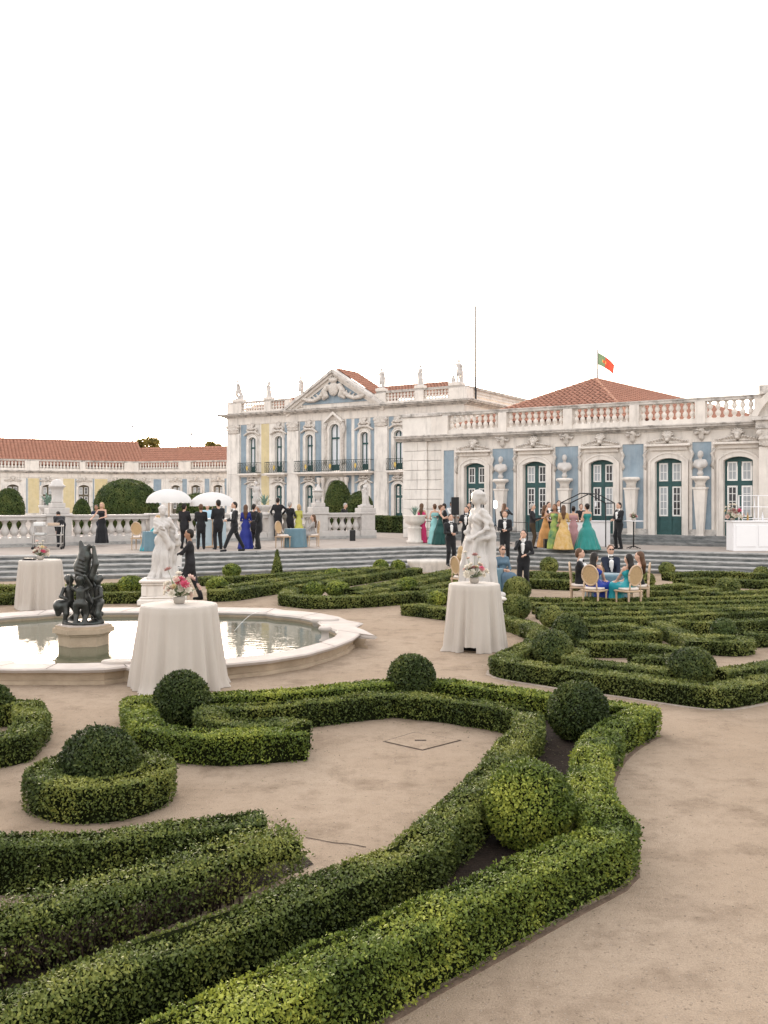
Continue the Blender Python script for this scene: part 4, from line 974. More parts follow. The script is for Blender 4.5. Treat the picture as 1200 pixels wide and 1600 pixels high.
    if kind == 'robed':
        s, hr, _, _, U = figure(female=True, gown=True, arms=((-0.10, -0.22, 1.10), (0.24, -0.05, 0.85)), hair='bun', skirt_r=0.2, folds=(8, 0.03)); s.p += hr.p
        s.chain([(0.16, 0.02, 1.40), (-0.12, -0.14, 1.0), (-0.1, -0.12, 0.4)], [0.06, 0.08, 0.06], 0, 0.05)
        s.box((0, 0, 0.02), (0.27, 0.24, 0.05), 0.02, 0, 0.03); return s.mesh('statue_body', [marble], vox)
    if kind == 'raised':
        s, hr, _, _, U = figure(arms=((-0.40, -0.10, 1.62), (0.30, -0.12, 0.98)), legs='stand'); s.p += hr.p
        s.chain([(0.05, 0.12, 1.35), (0.14, 0.17, 0.8), (0.2, 0.15, 0.15)], [0.09, 0.12, 0.11], 0, 0.05); s.cap((0, -0.02, 0.98), (0.03, -0.02, 0.72), 0.14, 0.18, 0, 0.05, None, (8, 0.02, 0))
        s.box((0, 0, 0.02), (0.30, 0.26, 0.05), 0.02, 0, 0.03); return s.mesh('statue_body', [marble], vox)
STAT = {k: None for k in ('lady', 'turned', 'soldier', 'robed', 'raised')}
def statue_me(kind, vox=0.022):
    if STAT.get((kind, vox)) is None: STAT[(kind, vox)] = statue_mesh(kind, vox)
    return STAT[(kind, vox)]

# carved ornament ------------------------------------------------
def ornament_mesh(kind, h=0.03):
    s = SDF()
    if kind == 'door':        # mask on a shell with acanthus sprays either side, width 1.7, base z=0
        s.ell((0, -0.08, 0.40), (0.15, 0.11, 0.19), 0, 0.03); s.ell((0, -0.12, 0.22), (0.10, 0.10, 0.10), 0, 0.04)
        for i in range(7):
            a = R(-75 + 25 * i); s.chain([(0.10 * math.sin(a), -0.04, 0.42 + 0.12 * math.cos(a)), (0.26 * math.sin(a), -0.07, 0.46 + 0.28 * math.cos(a))], [0.05, 0.045], 0, 0.02)
        for sx in (-1, 1):
            for i in range(6):
                x = 0.16 + 0.12 * i; z = 0.27 - 0.035 * i
                s.chain([(sx * x, -0.04, z - 0.05), (sx * (x + 0.07), -0.10, z + 0.07), (sx * (x + 0.13), -0.06, z + 0.02)], [0.06, 0.05, 0.025], 0, 0.02)
            s.chain([(sx * 0.1, -0.03, 0.10), (sx * 0.45, -0.05, 0.07), (sx * 0.82, -0.04, 0.04)], [0.08, 0.06, 0.04], 0, 0.03)
    elif kind == 'window':    # narrower crest over a curved hood, width 1.3
        s.ell((0, -0.08, 0.55), (0.13, 0.10, 0.2), 0, 0.03)
        for i in range(5):
            a = R(-60 + 30 * i); s.chain([(0.06 * math.sin(a), -0.05, 0.62), (0.22 * math.sin(a), -0.06, 0.66 + 0.28 * math.cos(a))], [0.06, 0.045], 0, 0.02)
        for sx in (-1, 1):
            pts = [(sx * 0.10, -0.08, 0.42), (sx * 0.30, -0.10, 0.50), (sx * 0.44, -0.08, 0.36), (sx * 0.36, -0.08, 0.24), (sx * 0.26, -0.08, 0.30)]
            s.chain(pts, [0.09, 0.085, 0.07, 0.06, 0.05], 0, 0.03)
            s.chain([(0, -0.06, 0.22), (sx * 0.35, -0.08, 0.16), (sx * 0.70, -0.08, -0.05)], [0.09, 0.09, 0.07], 0, 0.03)
    elif kind == 'capital':
        for i in range(3):
            for sx in (-1, 1): s.chain([(sx * 0.12 * i, -0.06, 0.05), (sx * (0.10 + 0.13 * i), -0.12, 0.32), (sx * (0.16 + 0.13 * i), -0.16, 0.26)], [0.07, 0.06, 0.04], 0, 0.02)
        for sx in (-1, 1): s.ell((sx * 0.42, -0.1, 0.48), (0.12, 0.12, 0.12), 0, 0.03)
        s.box((0, -0.02, 0.35), (0.45, 0.08, 0.32), 0.02, 0, 0.03)
    elif kind == 'bracket':
        s.chain([(0, 0, 0.0), (0, -0.10, 0.12), (0, -0.16, 0.30), (0, -0.10, 0.40)], [0.08, 0.11, 0.10, 0.14], 0, 0.03)
        for sx in (-1, 1): s.chain([(sx * 0.06, -0.06, 0.36), (sx * 0.24, -0.10, 0.30), (sx * 0.32, -0.05, 0.38)], [0.08, 0.06, 0.04], 0, 0.03)
        s.chain([(0, -0.14, 0.36), (-0.05, -0.75, 0.40)], [0.05, 0.04], 0, 0.02)
    elif kind == 'pediment':  # coat of arms with trophies and garlands, width 5.6
        s.ell((0, -0.12, 1.05), (0.42, 0.16, 0.58), 0, 0.05); s.ell((0, -0.16, 1.75), (0.34, 0.16, 0.2), 0, 0.04)
        for i in range(5): s.cap((-0.28 + 0.14 * i, -0.16, 1.8), (-0.36 + 0.18 * i, -0.2, 2.08), 0.07, 0.05, 0, 0.02)
        for sx in (-1, 1):
            s.chain([(sx * 0.5, -0.1, 1.3), (sx * 0.75, -0.15, 0.9), (sx * 0.6, -0.15, 0.5), (sx * 0.85, -0.1, 0.3)], [0.2, 0.2, 0.18, 0.12], 0, 0.04)
            for i in range(9):
                t = i / 8; x = 0.8 + 1.75 * t; z = 0.62 - 0.42 * math.sin(t * 3.0) * 0.9 + 0.02 * (i % 2)
                s.ell((sx * x, -0.12, z - 0.25 * t + 0.1), (0.2, 0.16, 0.17), 0, 0.04)
            for i in range(5):
                x = 0.9 + 0.33 * i; s.chain([(sx * x, -0.08, 0.55 - 0.06 * i), (sx * (x + 0.2), -0.14, 0.86 - 0.14 * i)], [0.08, 0.05], 0, 0.03)
        h = 0.05
    elif kind == 'bust':      # head and shoulders on a waisted socle
        sf, hr, _, _, U = figure(arms='down', sleeves=True); 
        for q in sf.p:
            if q[0] == 'e' or (q[0] == 'c' and min(q[1][2], q[2][2]) > 1.25 and abs(q[1][0]) < 0.3 and max(q[3], q[4]) > 0.04 and min(q[1][2], q[2][2]) > 1.28): s.p.append(q)
        s.p += hr.p
        s.cap((-0.16, 0, 1.30), (0.16, 0, 1.30), 0.11, None, 0, 0.06); s.chain([(-0.2, 0.02, 1.38), (0.0, -0.10, 1.22), (0.2, 0.0, 1.34)], [0.06, 0.07, 0.06], 0, 0.04)
        s.chain([(0, 0, 1.2), (0, 0, 1.08), (0, 0, 1.0)], [0.12, 0.06, 0.11], 0, 0.03)
    return s.mesh('carving', [marble if kind == 'bust' else carved], h)
ORN = {k: ornament_mesh(k) for k in ('door', 'window', 'capital', 'bracket', 'pediment')}
ORN['bust'] = ornament_mesh('bust', 0.024)
def baluster_mesh(h, r, m, seg=10, name='baluster', prof=None):
    b = MB(); prof = prof or [(0.82, 0), (0.82, 0.06), (0.55, 0.08), (0.50, 0.12), (0.80, 0.20), (1.0, 0.30), (0.92, 0.38), (0.50, 0.47), (0.42, 0.50), (0.50, 0.53), (0.86, 0.62), (0.95, 0.70), (0.72, 0.80), (0.46, 0.89), (0.50, 0.92), (0.80, 0.94), (0.80, 1.0)]
    b.lathe([(r * a, h * z) for a, z in prof], (0, 0, 0), seg); return b.mesh(name, m)
# ---------------------------------------------------------------- palace
DV = Vector((2310.0, -1450.0, 0)).normalized(); NV = Vector((-DV.y, DV.x, 0))
class Frame:
    """a facade line: local x along it, local y into the building"""
    def __init__(s, P0, D, px0):
        s.D = D.normalized(); s.N = Vector((-s.D.y, s.D.x, 0)); s.P = Vector((P0.x, P0.y, 0)); s.O = s.P + s.D * s._t(px0); s.rz = math.atan2(s.D.y, s.D.x)
    def _t(s, px):
        k = (px - CX) / FPX; return (k * s.P.y - s.P.x) / (s.D.x - k * s.D.y)
    def x(s, px): return s._t(px) - s._t_o()
    def _t_o(s): return (s.O - s.P).dot(s.D)
    def z(s, px, py): d = (s.P + s.D * s._t(px)).y; return EYE - (py - YH) / FPX * d
def arc_pts(xa, xb, zs, rise, n=10):
    """points from (xb,zs) over the crown to (xa,zs)"""
    w = (xb - xa) / 2; cx = (xa + xb) / 2
    if rise <= 0.001: return [(xb, zs), (xa, zs)]
    Rr = (w * w + rise * rise) / (2 * rise); a0 = math.asin(min(1, w / Rr))
    if rise > w: a0 = math.pi - a0
    return [(cx + Rr * math.sin(a), zs + rise - Rr + Rr * math.cos(a)) for a in np.linspace(a0, -a0, n)]
def open_wall(parent, x0, x1, z0, z1, openings, m, y0=0.0, y1=0.5, name='wall'):
    b = MB(); cur = x0
    for xa, xb, za, zb, rise in sorted(openings):
        b.box(cur, xa, y0, y1, z0, z1)
        if za > z0 + 0.01: b.box(xa, xb, y0, y1, z0, za)
        b.prism_xz([(xb, z1), (xa, z1)] + arc_pts(xa, xb, zb - rise, rise)[::-1], y0, y1)
        cur = xb
    b.box(cur, x1, y0, y1, z0, z1)
    return b.build(name, m, parent)
def surround(parent, xa, xb, za, zb, rise, w=0.26, d=0.10, m=None, name='surround'):
    b = MB(); m = m or stone_pink
    inner = [(xa, za)] + arc_pts(xa, xb, zb - rise, rise)[::-1] + [(xb, za)]
    outer = [(xa - w, za)] + arc_pts(xa - w, xb + w, zb - rise + 0.02, rise + w - 0.02)[::-1] + [(xb + w, za)]
    n = len(inner)
    vs = [(x, -d, z) for x, z in inner] + [(x, -d, z) for x, z in outer] + [(x, 0.0, z) for x, z in inner] + [(x, 0.0, z) for x, z in outer]
    fs = []
    for i in range(n - 1):
        fs += [(i, i + 1, n + i + 1, n + i), (n + i, n + i + 1, 3 * n + i + 1, 3 * n + i), (i + 1, i, 2 * n + i, 2 * n + i + 1)]
    b.add(vs, fs)
    # raised outer fillet
    w2 = w * 0.72; o2 = [(xa - w2, za)] + arc_pts(xa - w2, xb + w2, zb - rise + 0.02, rise + w2 - 0.02)[::-1] + [(xb + w2, za)]
    vs = [(x, -d - 0.035, z) for x, z in o2] + [(x, -d - 0.035, z) for x, z in outer] + [(x, -d + 0.002, z) for x, z in o2] + [(x, -d + 0.002, z) for x, z in outer]
    b.add(vs, fs)
    return b.build(name, m, parent)
def french_door(parent, xa, xb, za, zb, rise, y=0.22, name='door', paint=None, panel=0.72, trans_z=None, rows=4, curt=0, cols=2):
    """two glazed leaves with fanlights over a transom"""
    paint = paint or green_paint; w = xb - xa; xm = (xa + xb) / 2; zs = zb - rise; tz = trans_z or (za + (zs - za) * 0.70)
    f = MB(); t = 0.085
    arch = arc_pts(xa, xb, zs, rise)[::-1]
    # rails and stiles, arched head piece
    topl = zs - 0.02
    f.prism_xz([(xb, topl - 0.02), (xb, zs)] + arch[::-1][1:-1] + [(xa, zs), (xa, topl - 0.02)], y, y + 0.07)
    f.box(xa, xa + t, y, y + 0.07, za, topl - 0.02); f.box(xb - t, xb, y, y + 0.07, za, topl - 0.02)
    f.box(xm - t * 0.9, xm + t * 0.9, y - 0.015, y + 0.07, za, topl - 0.021)
    f.box(xa + t, xb - t, y - 0.01, y + 0.068, tz - 0.11, tz + 0.11)
    f.box(xa + t, xb - t, y + 0.002, y + 0.066, za, za + panel * 0.18); f.box(xa + t, xb - t, y + 0.002, y + 0.066, za + panel - 0.1, za + panel)
    f.box(xa + t, xb - t, y + 0.03, y + 0.066, za + panel * 0.17, za + panel - 0.09)
    door = f.build(name, paint, parent)
    lights = []
    for a, b in ((xa + t, xm - t * 0.9), (xm + t * 0.9, xb - t)):
        lights.append((a + 0.02, b - 0.02, za + panel + 0.01, tz - 0.12, rows)); lights.append((a + 0.02, b - 0.02, tz + 0.12, topl - 0.03, 2))
    for i, (a, b, c, d, nr) in enumerate(lights):
        s = MB(); sw = 0.055; mt = 0.028
        s.box(a, a + sw, y + 0.01, y + 0.055, c, d); s.box(b - sw, b, y + 0.01, y + 0.055, c, d)
        s.box(a + sw, b - sw, y + 0.01, y + 0.055, c, c + sw); s.box(a + sw, b - sw, y + 0.01, y + 0.055, d - sw, d)
        for k in range(1, cols): x = a + (b - a) * k / cols; s.box(x - mt / 2, x + mt / 2, y + 0.018, y + 0.05, c + sw, d - sw)
        for k in range(1, nr): z = c + (d - c) * k / nr; s.box(a + sw, b - sw, y + 0.020, y + 0.048, z - mt / 2, z + mt / 2)
        s.build('sash', white_paint, door)
        g_ = MB(); g_.box(a + 0.01, b - 0.01, y + 0.028, y + 0.036, c + 0.01, d - 0.01); g_.build('pane', glass_curtain if (curt >> i) & 1 else glass_dark, door)
    return door
def cornice(parent, x0, x1, z, steps, name='cornice', m=None, ret=0.0, y1=0.3):
    b = MB()
    for dz0, dz1, pr in steps: b.box(x0 - pr * ret, x1 + pr * ret, -pr, y1, z + dz0, z + dz1)
    return b.build(name, m or stone_grey, parent)
def parapet(parent, x0, x1, peds, z0, z1, bm, bh, pitch, y=0.0, dep=0.34, stuff=False, pw=0.5, br=0.0):
    """pedestals at peds (x positions of centres, widths), balusters between, rails"""
    b = MB(); b.box(x0, x1, y + 0.02, y + dep - 0.02, z0, z0 + 0.22); b.build('plinth_rail', stone_pink, parent)
    b = MB(); b.box(x0, x1, y - 0.03, y + dep + 0.03, z1 - 0.16, z1 - 0.05); b.box(x0, x1, y - 0.07, y + dep + 0.07, z1 - 0.05, z1); b.build('top_rail', stone_grey, parent)
    xs = sorted(peds)
    for xc, w in xs:
        b = MB(); b.bbox(xc - w / 2, xc + w / 2, y - 0.045, y + dep + 0.045, z0 + 0.003, z1 - 0.163, 0.012); b.build('pedestal', stone_pink, parent)
    allb = MB()
    for (a, wa), (c, wc) in zip(xs[:-1], xs[1:]):
        l, r_ = a + wa / 2, c - wc / 2; n = max(1, int((r_ - l) / pitch)); 
        for i in range(n):
            x = l + (r_ - l) * (i + 0.5) / n
            if stuff: allb.lathe([(0.10, 0), (0.13, 0.28 * bh), (0.06, 0.5 * bh), (0.12, 0.7 * bh), (0.07, bh)], (x, y + dep / 2, z0 + 0.218), 6)
            else: child('baluster', bm, parent, (x, y + dep / 2, z0 + 0.215))
    if stuff: allb.build('balusters', stone_pink, parent, kind='stuff')
def tile_face(A, B, Dp, Cp, colw=0.26, row=0.42):
    """barrel tiles over the slope with eave A-B and ridge Dp-Cp (Dp above A)"""
    A, B, Cp, Dp = Vector(A), Vector(B), Vector(Cp), Vector(Dp)
    U_ = (B - A).normalized(); W = (B - A).length
    v0 = (Dp - A) - U_ * (Dp - A).dot(U_); Hh = v0.length; Vv = v0.normalized(); Nn = U_.cross(Vv).normalized()
    if Nn.z < 0: Nn = -Nn
    ud, uc = (Dp - A).dot(U_), (Cp - A).dot(U_)
    vs = []; fs = []
    n = int(W / colw)
    prof = [(-0.5, 0.0), (-0.42, 0.035), (-0.18, 0.085), (0.0, 0.095), (0.18, 0.085), (0.42, 0.035), (0.5, 0.0)]
    for i in range(n):
        u = (i + 0.5) * colw * W / (n * colw)
        vm = Hh
        if u < ud: vm = Hh * u / ud
        if u > uc: vm = min(vm, Hh * (W - u) / max(W - uc, 1e-6))
        v = 0.0
        while v < vm - 0.05:
            ve = min(v + row * 1.02, vm); lift = 0.03; jj = random.uniform(-0.012, 0.012); b = len(vs)
            for vv, li in ((v, lift), (ve, 0.0)):
                for pu, pz in prof: vs.append(A + U_ * (u + pu * colw + jj) + Vv * vv + Nn * (pz * colw / 0.26 + li))
            m_ = len(prof)
            for k in range(m_ - 1): fs.append((b + k, b + k + 1, b + m_ + k + 1, b + m_ + k))
            v += row
    return vs, fs, Nn
def tiled_roof(parent, faces, ridges, colw=0.26, row=0.42, name='roof', hollow=None):
    r = MB()
    for f in faces: r.add([Vector(p) for p in f], [tuple(range(len(f)))])
    ro = r.build(name, tile, parent)
    t = MB()
    for f in faces:
        A, B, C_, D_ = (f[0], f[1], f[2], f[3]) if len(f) == 4 else (f[0], f[1], f[2], f[2])
        vs, fs, _ = tile_face(A, B, D_, C_, colw, row); t.add(vs, fs)
    t.build('tiles', tile, ro, kind='stuff')
    if ridges:
        t = MB()
        for a, b in ridges:
            a, b = Vector(a), Vector(b); n = max(2, int((b - a).length / 0.45))
            for i in range(n): t.tube([a.lerp(b, i / n), a.lerp(b, (i + 1.08) / n)], [0.13, 0.105], 7)
        t.build('ridge_tiles', ridge_m, ro, kind='stuff')
    return ro

# ---- right wing, single storey -----------------------------------------
FR = Frame(Vector((12.27, 39.8, 0)), DV, 630)
ZB = 1.10; ZC = 5.55
rw = empty('palace_wing', FR.O, FR.rz, label='right single-storey palace wing with blue panels, green doors and red hipped roof', cat='palace')
X = FR.x
doors = [(726, 758), (818, 854), (921, 959), (1024, 1066), (1131, 1177)]
op = [(X(a), X(b), ZB, 4.40, 0.16) for a, b in doors]
xe = X(1196); xq = X(691)
open_wall(rw, xq, X(1330), ZB - 0.4, ZC, op, stone_pink)
b = MB(); b.box(0, xq, 0.35, 0.85, ZB - 0.4, ZC); b.build('corner_core', stone_pink, rw)
b = MB(); b.box(0.0, 0.5, 0.86, 30, ZB - 0.4, ZC); b.build('side_wall', stone_pink, rw)
# plinth and the three steps in front
cuts = [xq + 0.01] + [v for a, b_ in doors for v in (X(a) - 0.27, X(b_) + 0.27)] + [X(1330)]
for i in range(0, len(cuts), 2):
    b = MB(); b.bbox(cuts[i], cuts[i + 1], -0.07, 0.0, ZB - 0.1, ZB + 0.24, 0.008); b.build('plinth', stone_grey, rw)
for k in range(3):
    zt = ZB - 0.002 - 0.127 * k
    b = MB(); b.bbox(xq - 0.0, X(1330), -0.9 - 0.36 * k, 0.0 if k == 0 else -0.9 - 0.36 * (k - 1) + 0.05, TZ - 0.05, zt, 0.01); b.build('step', step_m, rw)
for i, ((a, c), o_) in enumerate(zip(doors, op)):
    xa, xb = o_[0], o_[1]
    french_door(rw, xa, xb, ZB, 4.40, 0.16, curt=(0b0000, 0b0010, 0b0110, 0b1011, 0b1110)[i], trans_z=3.30, rows=4, panel=0.80)
    surround(rw, xa, xb, ZB, 4.40, 0.16, 0.27, 0.10)
    b = MB(); b.box(xa - 0.22, xb + 0.22, -0.11, -0.003, 4.74, 4.90); b.bbox(xa - 0.40, xb + 0.40, -0.30, -0.003, 4.90, 5.0, 0.02); b.build('door_hood', stone_pink, rw)
    child('door_crest', ORN['door'], rw, ((xa + xb) / 2, -0.05, 4.99), scale=((xb - xa + 0.5) / 1.75, 1.7, 0.76))
    for sx, xx in ((-1, xa - 0.36), (1, xb + 0.36)):
        b = MB(); b.tube([(xx, -0.05, 4.75), (xx + sx * 0.09, -0.1, 4.55), (xx + sx * 0.02, -0.1, 4.3), (xx + sx * 0.10, -0.06, 4.05), (xx + sx * 0.04, -0.03, 3.9)], [0.07, 0.08, 0.05, 0.075, 0.03], 7); b.build('scroll', carved, rw)
panels = [(694, 710), (770, 803), (868, 904), (973, 1006), (1082, 1112)]
for i, (a, c) in enumerate(panels):
    b = MB(); b.box(X(a), X(c), -0.012, 0.0, ZB + 0.26, 5.05); b.build('blue_panel', blue_w, rw)
    for xa, xb in ((X(a) - 0.13, X(a)), (X(c), X(c) + 0.13)):
        b = MB(); b.box(xa, xb, -0.05, 0.0, ZB + 0.245, 5.05 + 0.13); b.build('panel_frame', stone_pink, rw)
    b = MB(); b.box(X(a), X(c), -0.049, 0.0, 5.05, 5.18); b.build('panel_frame', stone_pink, rw)
    if i == 0: continue
    xc = (X(a) + X(c)) / 2
    # tapering herm pedestal, most of them with a marble bust
    hm_ = empty('herm_pedestal', (xc, -0.30, 0), parent=rw)
    b = MB(); vs = []; 
    for z, hw in ((ZB - 0.05, 0.17), (ZB + 0.05, 0.17), (ZB + 0.06, 0.13), (3.05, 0.245), (3.06, 0.28), (3.14, 0.28)):
        vs += [(-hw, -hw * 0.8, z), (hw, -hw * 0.8, z), (hw, hw * 0.8 + 0.06, z), (-hw, hw * 0.8 + 0.06, z)]
    b.add(vs, [(k * 4 + j, k * 4 + (j + 1) % 4, k * 4 + 4 + (j + 1) % 4, k * 4 + 4 + j) for k in range(5) for j in range(4)] + [(20, 21, 22, 23)])
    b.build('shaft', stone_pink, hm_)
    b = MB(); b.lathe([(0.22, 3.14), (0.20, 3.30), (0.26, 3.42), (0.38, 3.48), (0.38, 3.56), (0.32, 3.60)], (0, 0, 0), 14); b.build('capital', stone_pink, hm_)
    if i != 3: child('bust', ORN['bust'], hm_, (0, 0, 3.60 - 0.90 * 1.22), (0, 0, R((-15, 0, 20, 0, -20)[i])), (1.2, 1.2, 1.22))
    child('water_spout', ORN['bracket'], rw, (xc, 0, 5.12))
# corner pier of ashlar blocks
hts = np.linspace(ZB - 0.38, ZC, 11)
x1_, x2_ = X(667), X(691)
for k in range(10):
    z0, z1 = hts[k] + 0.008, hts[k + 1] - 0.008
    sp = [0.0, x1_ * (0.62 if k % 2 else 0.38), x1_]
    for a, c in zip(sp[:-1], sp[1:]):
        b = MB(); b.bbox(a + 0.006, c - 0.006, -0.02, 0.36, z0, z1, 0.012); b.build('stone_block', stone, rw)
    b = MB(); b.bbox(x1_ + 0.006, x2_ - 0.004, 0.10, 0.36, z0, z1, 0.012); b.build('stone_block', stone, rw)
st_c = [(0, 0.07, 0.06), (0.07, 0.13, 0.16), (0.13, 0.22, 0.30), (0.22, 0.27, 0.36)]
cornice(rw, xq - 0.2, xe + 0.5, ZC, st_c)
cornice(rw, -0.35, xq - 0.2, ZC + 0.003, [(a, c, p_ + 0.06) for a, c, p_ in st_c])
ZP, ZT = ZC + 0.27, 6.92
BAL_R = baluster_mesh(ZT - 0.16 - ZP - 0.21, 0.115, stone_pink)
pedx = [(X(697) - 0.35, 0.9)] + [(X(p_), 0.42) for p_ in (785, 887, 991, 1094)] + [(X(1197), 0.9)]
parapet(rw, xq, X(1215), pedx, ZP, ZT, BAL_R, 0.68, 0.285, y=0.0)
b = MB(); b.bbox(-0.02, xq, -0.03, 0.5, ZP + 0.003, ZT - 0.16, 0.01); b.build('attic_block', stone, rw)
b = MB(); b.bbox(-0.10, xq, -0.10, 0.6, ZT - 0.157, ZT + 0.02, 0.02); b.build('attic_cap', stone_grey, rw)
# pavilion at the right picture edge: column, capital and curved pediment
b = MB(); xp = X(1189); b.bbox(xp, xp + 1.0, -0.45, -0.0, ZB - 0.1, 4.75, 0.02); b.build('pilaster', stone_pink, rw)
child('pilaster_capital', ORN['capital'], rw, (xp + 0.5, -0.42, 4.75), scale=(1.1, 1.2, 1.15))
b = MB(); b.box(xp - 0.1, xp + 3.2, -0.6, -0.0, 5.48, 5.80); b.box(xp - 0.25, xp + 3.3, -0.75, 0.0, 5.803, 5.95); b.build('entablature', stone_grey, rw)
b = MB(); o1 = arc_pts(xp - 0.25, xp + 3.3, 5.955, 1.35, 16); i1_ = arc_pts(xp - 0.0, xp + 3.05, 5.955, 1.05, 16)
b.prism_xz([(x, z) for x, z in o1][::-1][::-1] + i1_[::-1], -0.75, -0.05); b.build('curved_pediment', stone_pink, rw)
b = MB(); b.prism_xz(arc_pts(xp - 0.0, xp + 3.05, 5.955, 1.05, 16), -0.4, -0.02); b.build('pediment_field', stone, rw)
b = MB(); b.box(xp - 0.02, xp + 3.0, -0.3, 0.4, 6.9, 7.25); b.build('pediment_attic', stone_grey, rw)
# flat terrace roof behind the parapet and the hipped roof
b = MB(); b.box(0, X(1330), 0.35, 30, ZC + 0.05, ZC + 0.2); b.build('roof_deck', stone_grey, rw)
zE, zR = 6.75, 10.0
C0 = Vector((12.3, 46.4, 0)) - FR.O; cx_, cy_ = C0.dot(DV), C0.dot(NV); wd = 9.8
ra = Vector((cx_ - wd / 2, cy_ + 8.9, zR)); _rw = Vector((12.9, 56.5, 0)).lerp(Vector((23.2, 69.3, 0)), 1.7) - FR.O; rb = Vector((_rw.dot(DV), _rw.dot(NV), zR))
e0, e1 = Vector((cx_ - wd, cy_, zE)), Vector((cx_, cy_, zE)); _sk = (rb - ra) * 1.5; e2, e3 = Vector((cx_ + _sk.x, cy_ + _sk.y, zE)), Vector((cx_ - wd + _sk.x, cy_ + _sk.y, zE))
tiled_roof(rw, [(e0, e1, ra), (e1, e2, rb, ra), (e3, e0, ra, rb)], [(e1, ra), (e0, ra), (ra, rb)], 0.30, 0.45)
b = MB(); b.prism([(p.x, p.y) for p in (e0 + Vector((0.3, 0.3, 0)), e1 + Vector((-0.3, 0.3, 0)), e2 + Vector((-0.5, -0.5, 0)), e3 + Vector((0.3, -0.5, 0)))], ZC + 0.2, zE + 0.02); b.build('roof_base', stone, rw)

# ---- main block, two storeys -------------------------------------------
FM = Frame(Vector((0, 72, 0)), DV, 355)
mbk = empty('palace_main_block', FM.O, FM.rz, label='two-storey main palace front with pediment, balconies and rooftop statues', cat='palace')
X = FM.x; xR = X(726); ZM = 5.0; ZE = 9.75
wu = [395, 436, 484, 523.5, 570, 623, 664, 703]
def hw(px, w=0.39): return (X(px) - w, X(px) + w)
opu = []; opg = []
for p_ in wu:
    if p_ == 523.5: opu.append((X(p_) - 0.52, X(p_) + 0.52, ZM + 0.02, 8.80, 0.5)); opg.append((X(p_) - 0.7, X(p_) + 0.7, ZB, 4.3, 0.6))
    else: a, c = hw(p_); opu.append((a, c, ZM + 0.02, 8.05, 0.22)); opg.append((a, c, ZB, 3.95, 0.2))
open_wall(mbk, 0, xR, ZB - 0.5, ZM, opg, stone)
open_wall(mbk, 0, xR, ZM, ZE, opu, stone)
b = MB(); b.box(0, 0.5, 0.5, 14, ZB - 0.5, ZE); b.build('end_wall', stone, mbk)
b = MB(); b.box(xR - 0.5, xR, 0.5, 12, ZB - 0.5, ZE); b.build('end_wall', stone, mbk)
def tall_window(parent, xa, xb, za, zb, rise, y=0.25):
    f = MB(); t = 0.07; zs = zb - rise; xm = (xa + xb) / 2
    inner = arc_pts(xa + t, xb - t, zs, max(rise - t * 0.7, 0.03)); outer = arc_pts(xa, xb, zs, rise)
    f.prism_xz(outer + inner[::-1], y, y + 0.08)
    f.box(xa, xa + t, y, y + 0.08, za, zs); f.box(xb - t, xb, y, y + 0.08, za, zs); f.box(xm - 0.045, xm + 0.045, y - 0.01, y + 0.07, za, zb - t)
    zt = za + (zb - za) * 0.70; f.box(xa + t, xb - t, y - 0.015, y + 0.07, zt - 0.07, zt + 0.07); f.box(xa + t, xb - t, y + 0.003, y + 0.07, za, za + 0.5)
    o = f.build('window', green_paint, parent)
    g_ = MB(); g_.prism_xz([(xb - 0.03, za + 0.02)] + arc_pts(xa + 0.03, xb - 0.03, zs, rise - 0.02) + [(xa + 0.03, za + 0.02)], y + 0.04, y + 0.05); g_.build('pane', mat('sky_reflection_glass', (0.74, 0.76, 0.80), 0.12, 0.1, 1.0), o)  # pale pane colour paints in the bright reflected sky
    return o
def railing(parent, x0, x1, dep, z, hgt=0.9):
    s = MB(); s.bbox(x0 - 0.08, x1 + 0.08, -dep - 0.06, -0.003, z - 0.16, z, 0.02); s.box(x0 + 0.1, x1 - 0.1, -dep * 0.6, -0.004, z - 0.30, z - 0.158); bal = s.build('balcony', stone_pink, parent)
    r = MB(); y = -dep
    for zz in (z + 0.08, z + hgt): r.box(x0, x1, y - 0.02, y + 0.02, zz - 0.02, zz + 0.02); r.box(x0, x0 + 0.03, y + 0.021, -0.0, zz - 0.02, zz + 0.02); r.box(x1 - 0.03, x1, y + 0.021, -0.0, zz - 0.02, zz + 0.02)
    n = max(3, int((x1 - x0) / 0.17))
    for i in range(n + 1):
        x = x0 + 0.02 + (x1 - x0 - 0.04) * i / n; r.box(x - 0.011, x + 0.011, y - 0.011, y + 0.011, z, z + hgt)
        if i < n:
            xm = x + (x1 - x0 - 0.04) / n / 2; r.tube([(xm - 0.06, y, z + 0.15), (xm + 0.05, y, z + 0.32), (xm - 0.05, y, z + 0.55), (xm + 0.06, y, z + 0.78)], 0.016, 4)
    r.build('railing', iron, bal)
    k = max(1, int((x1 - x0) / 2.4))
    for i in range(k):
        xm = x0 + (x1 - x0) * (i + 0.5) / k; g_ = MB()
        g_.prism_xz([(xm, z + 0.18), (xm + 0.11, z + 0.42), (xm + 0.06, z + 0.62), (xm - 0.06, z + 0.62), (xm - 0.11, z + 0.42)], y - 0.05, y - 0.025); g_.build('gilded_crest', gilt, bal)
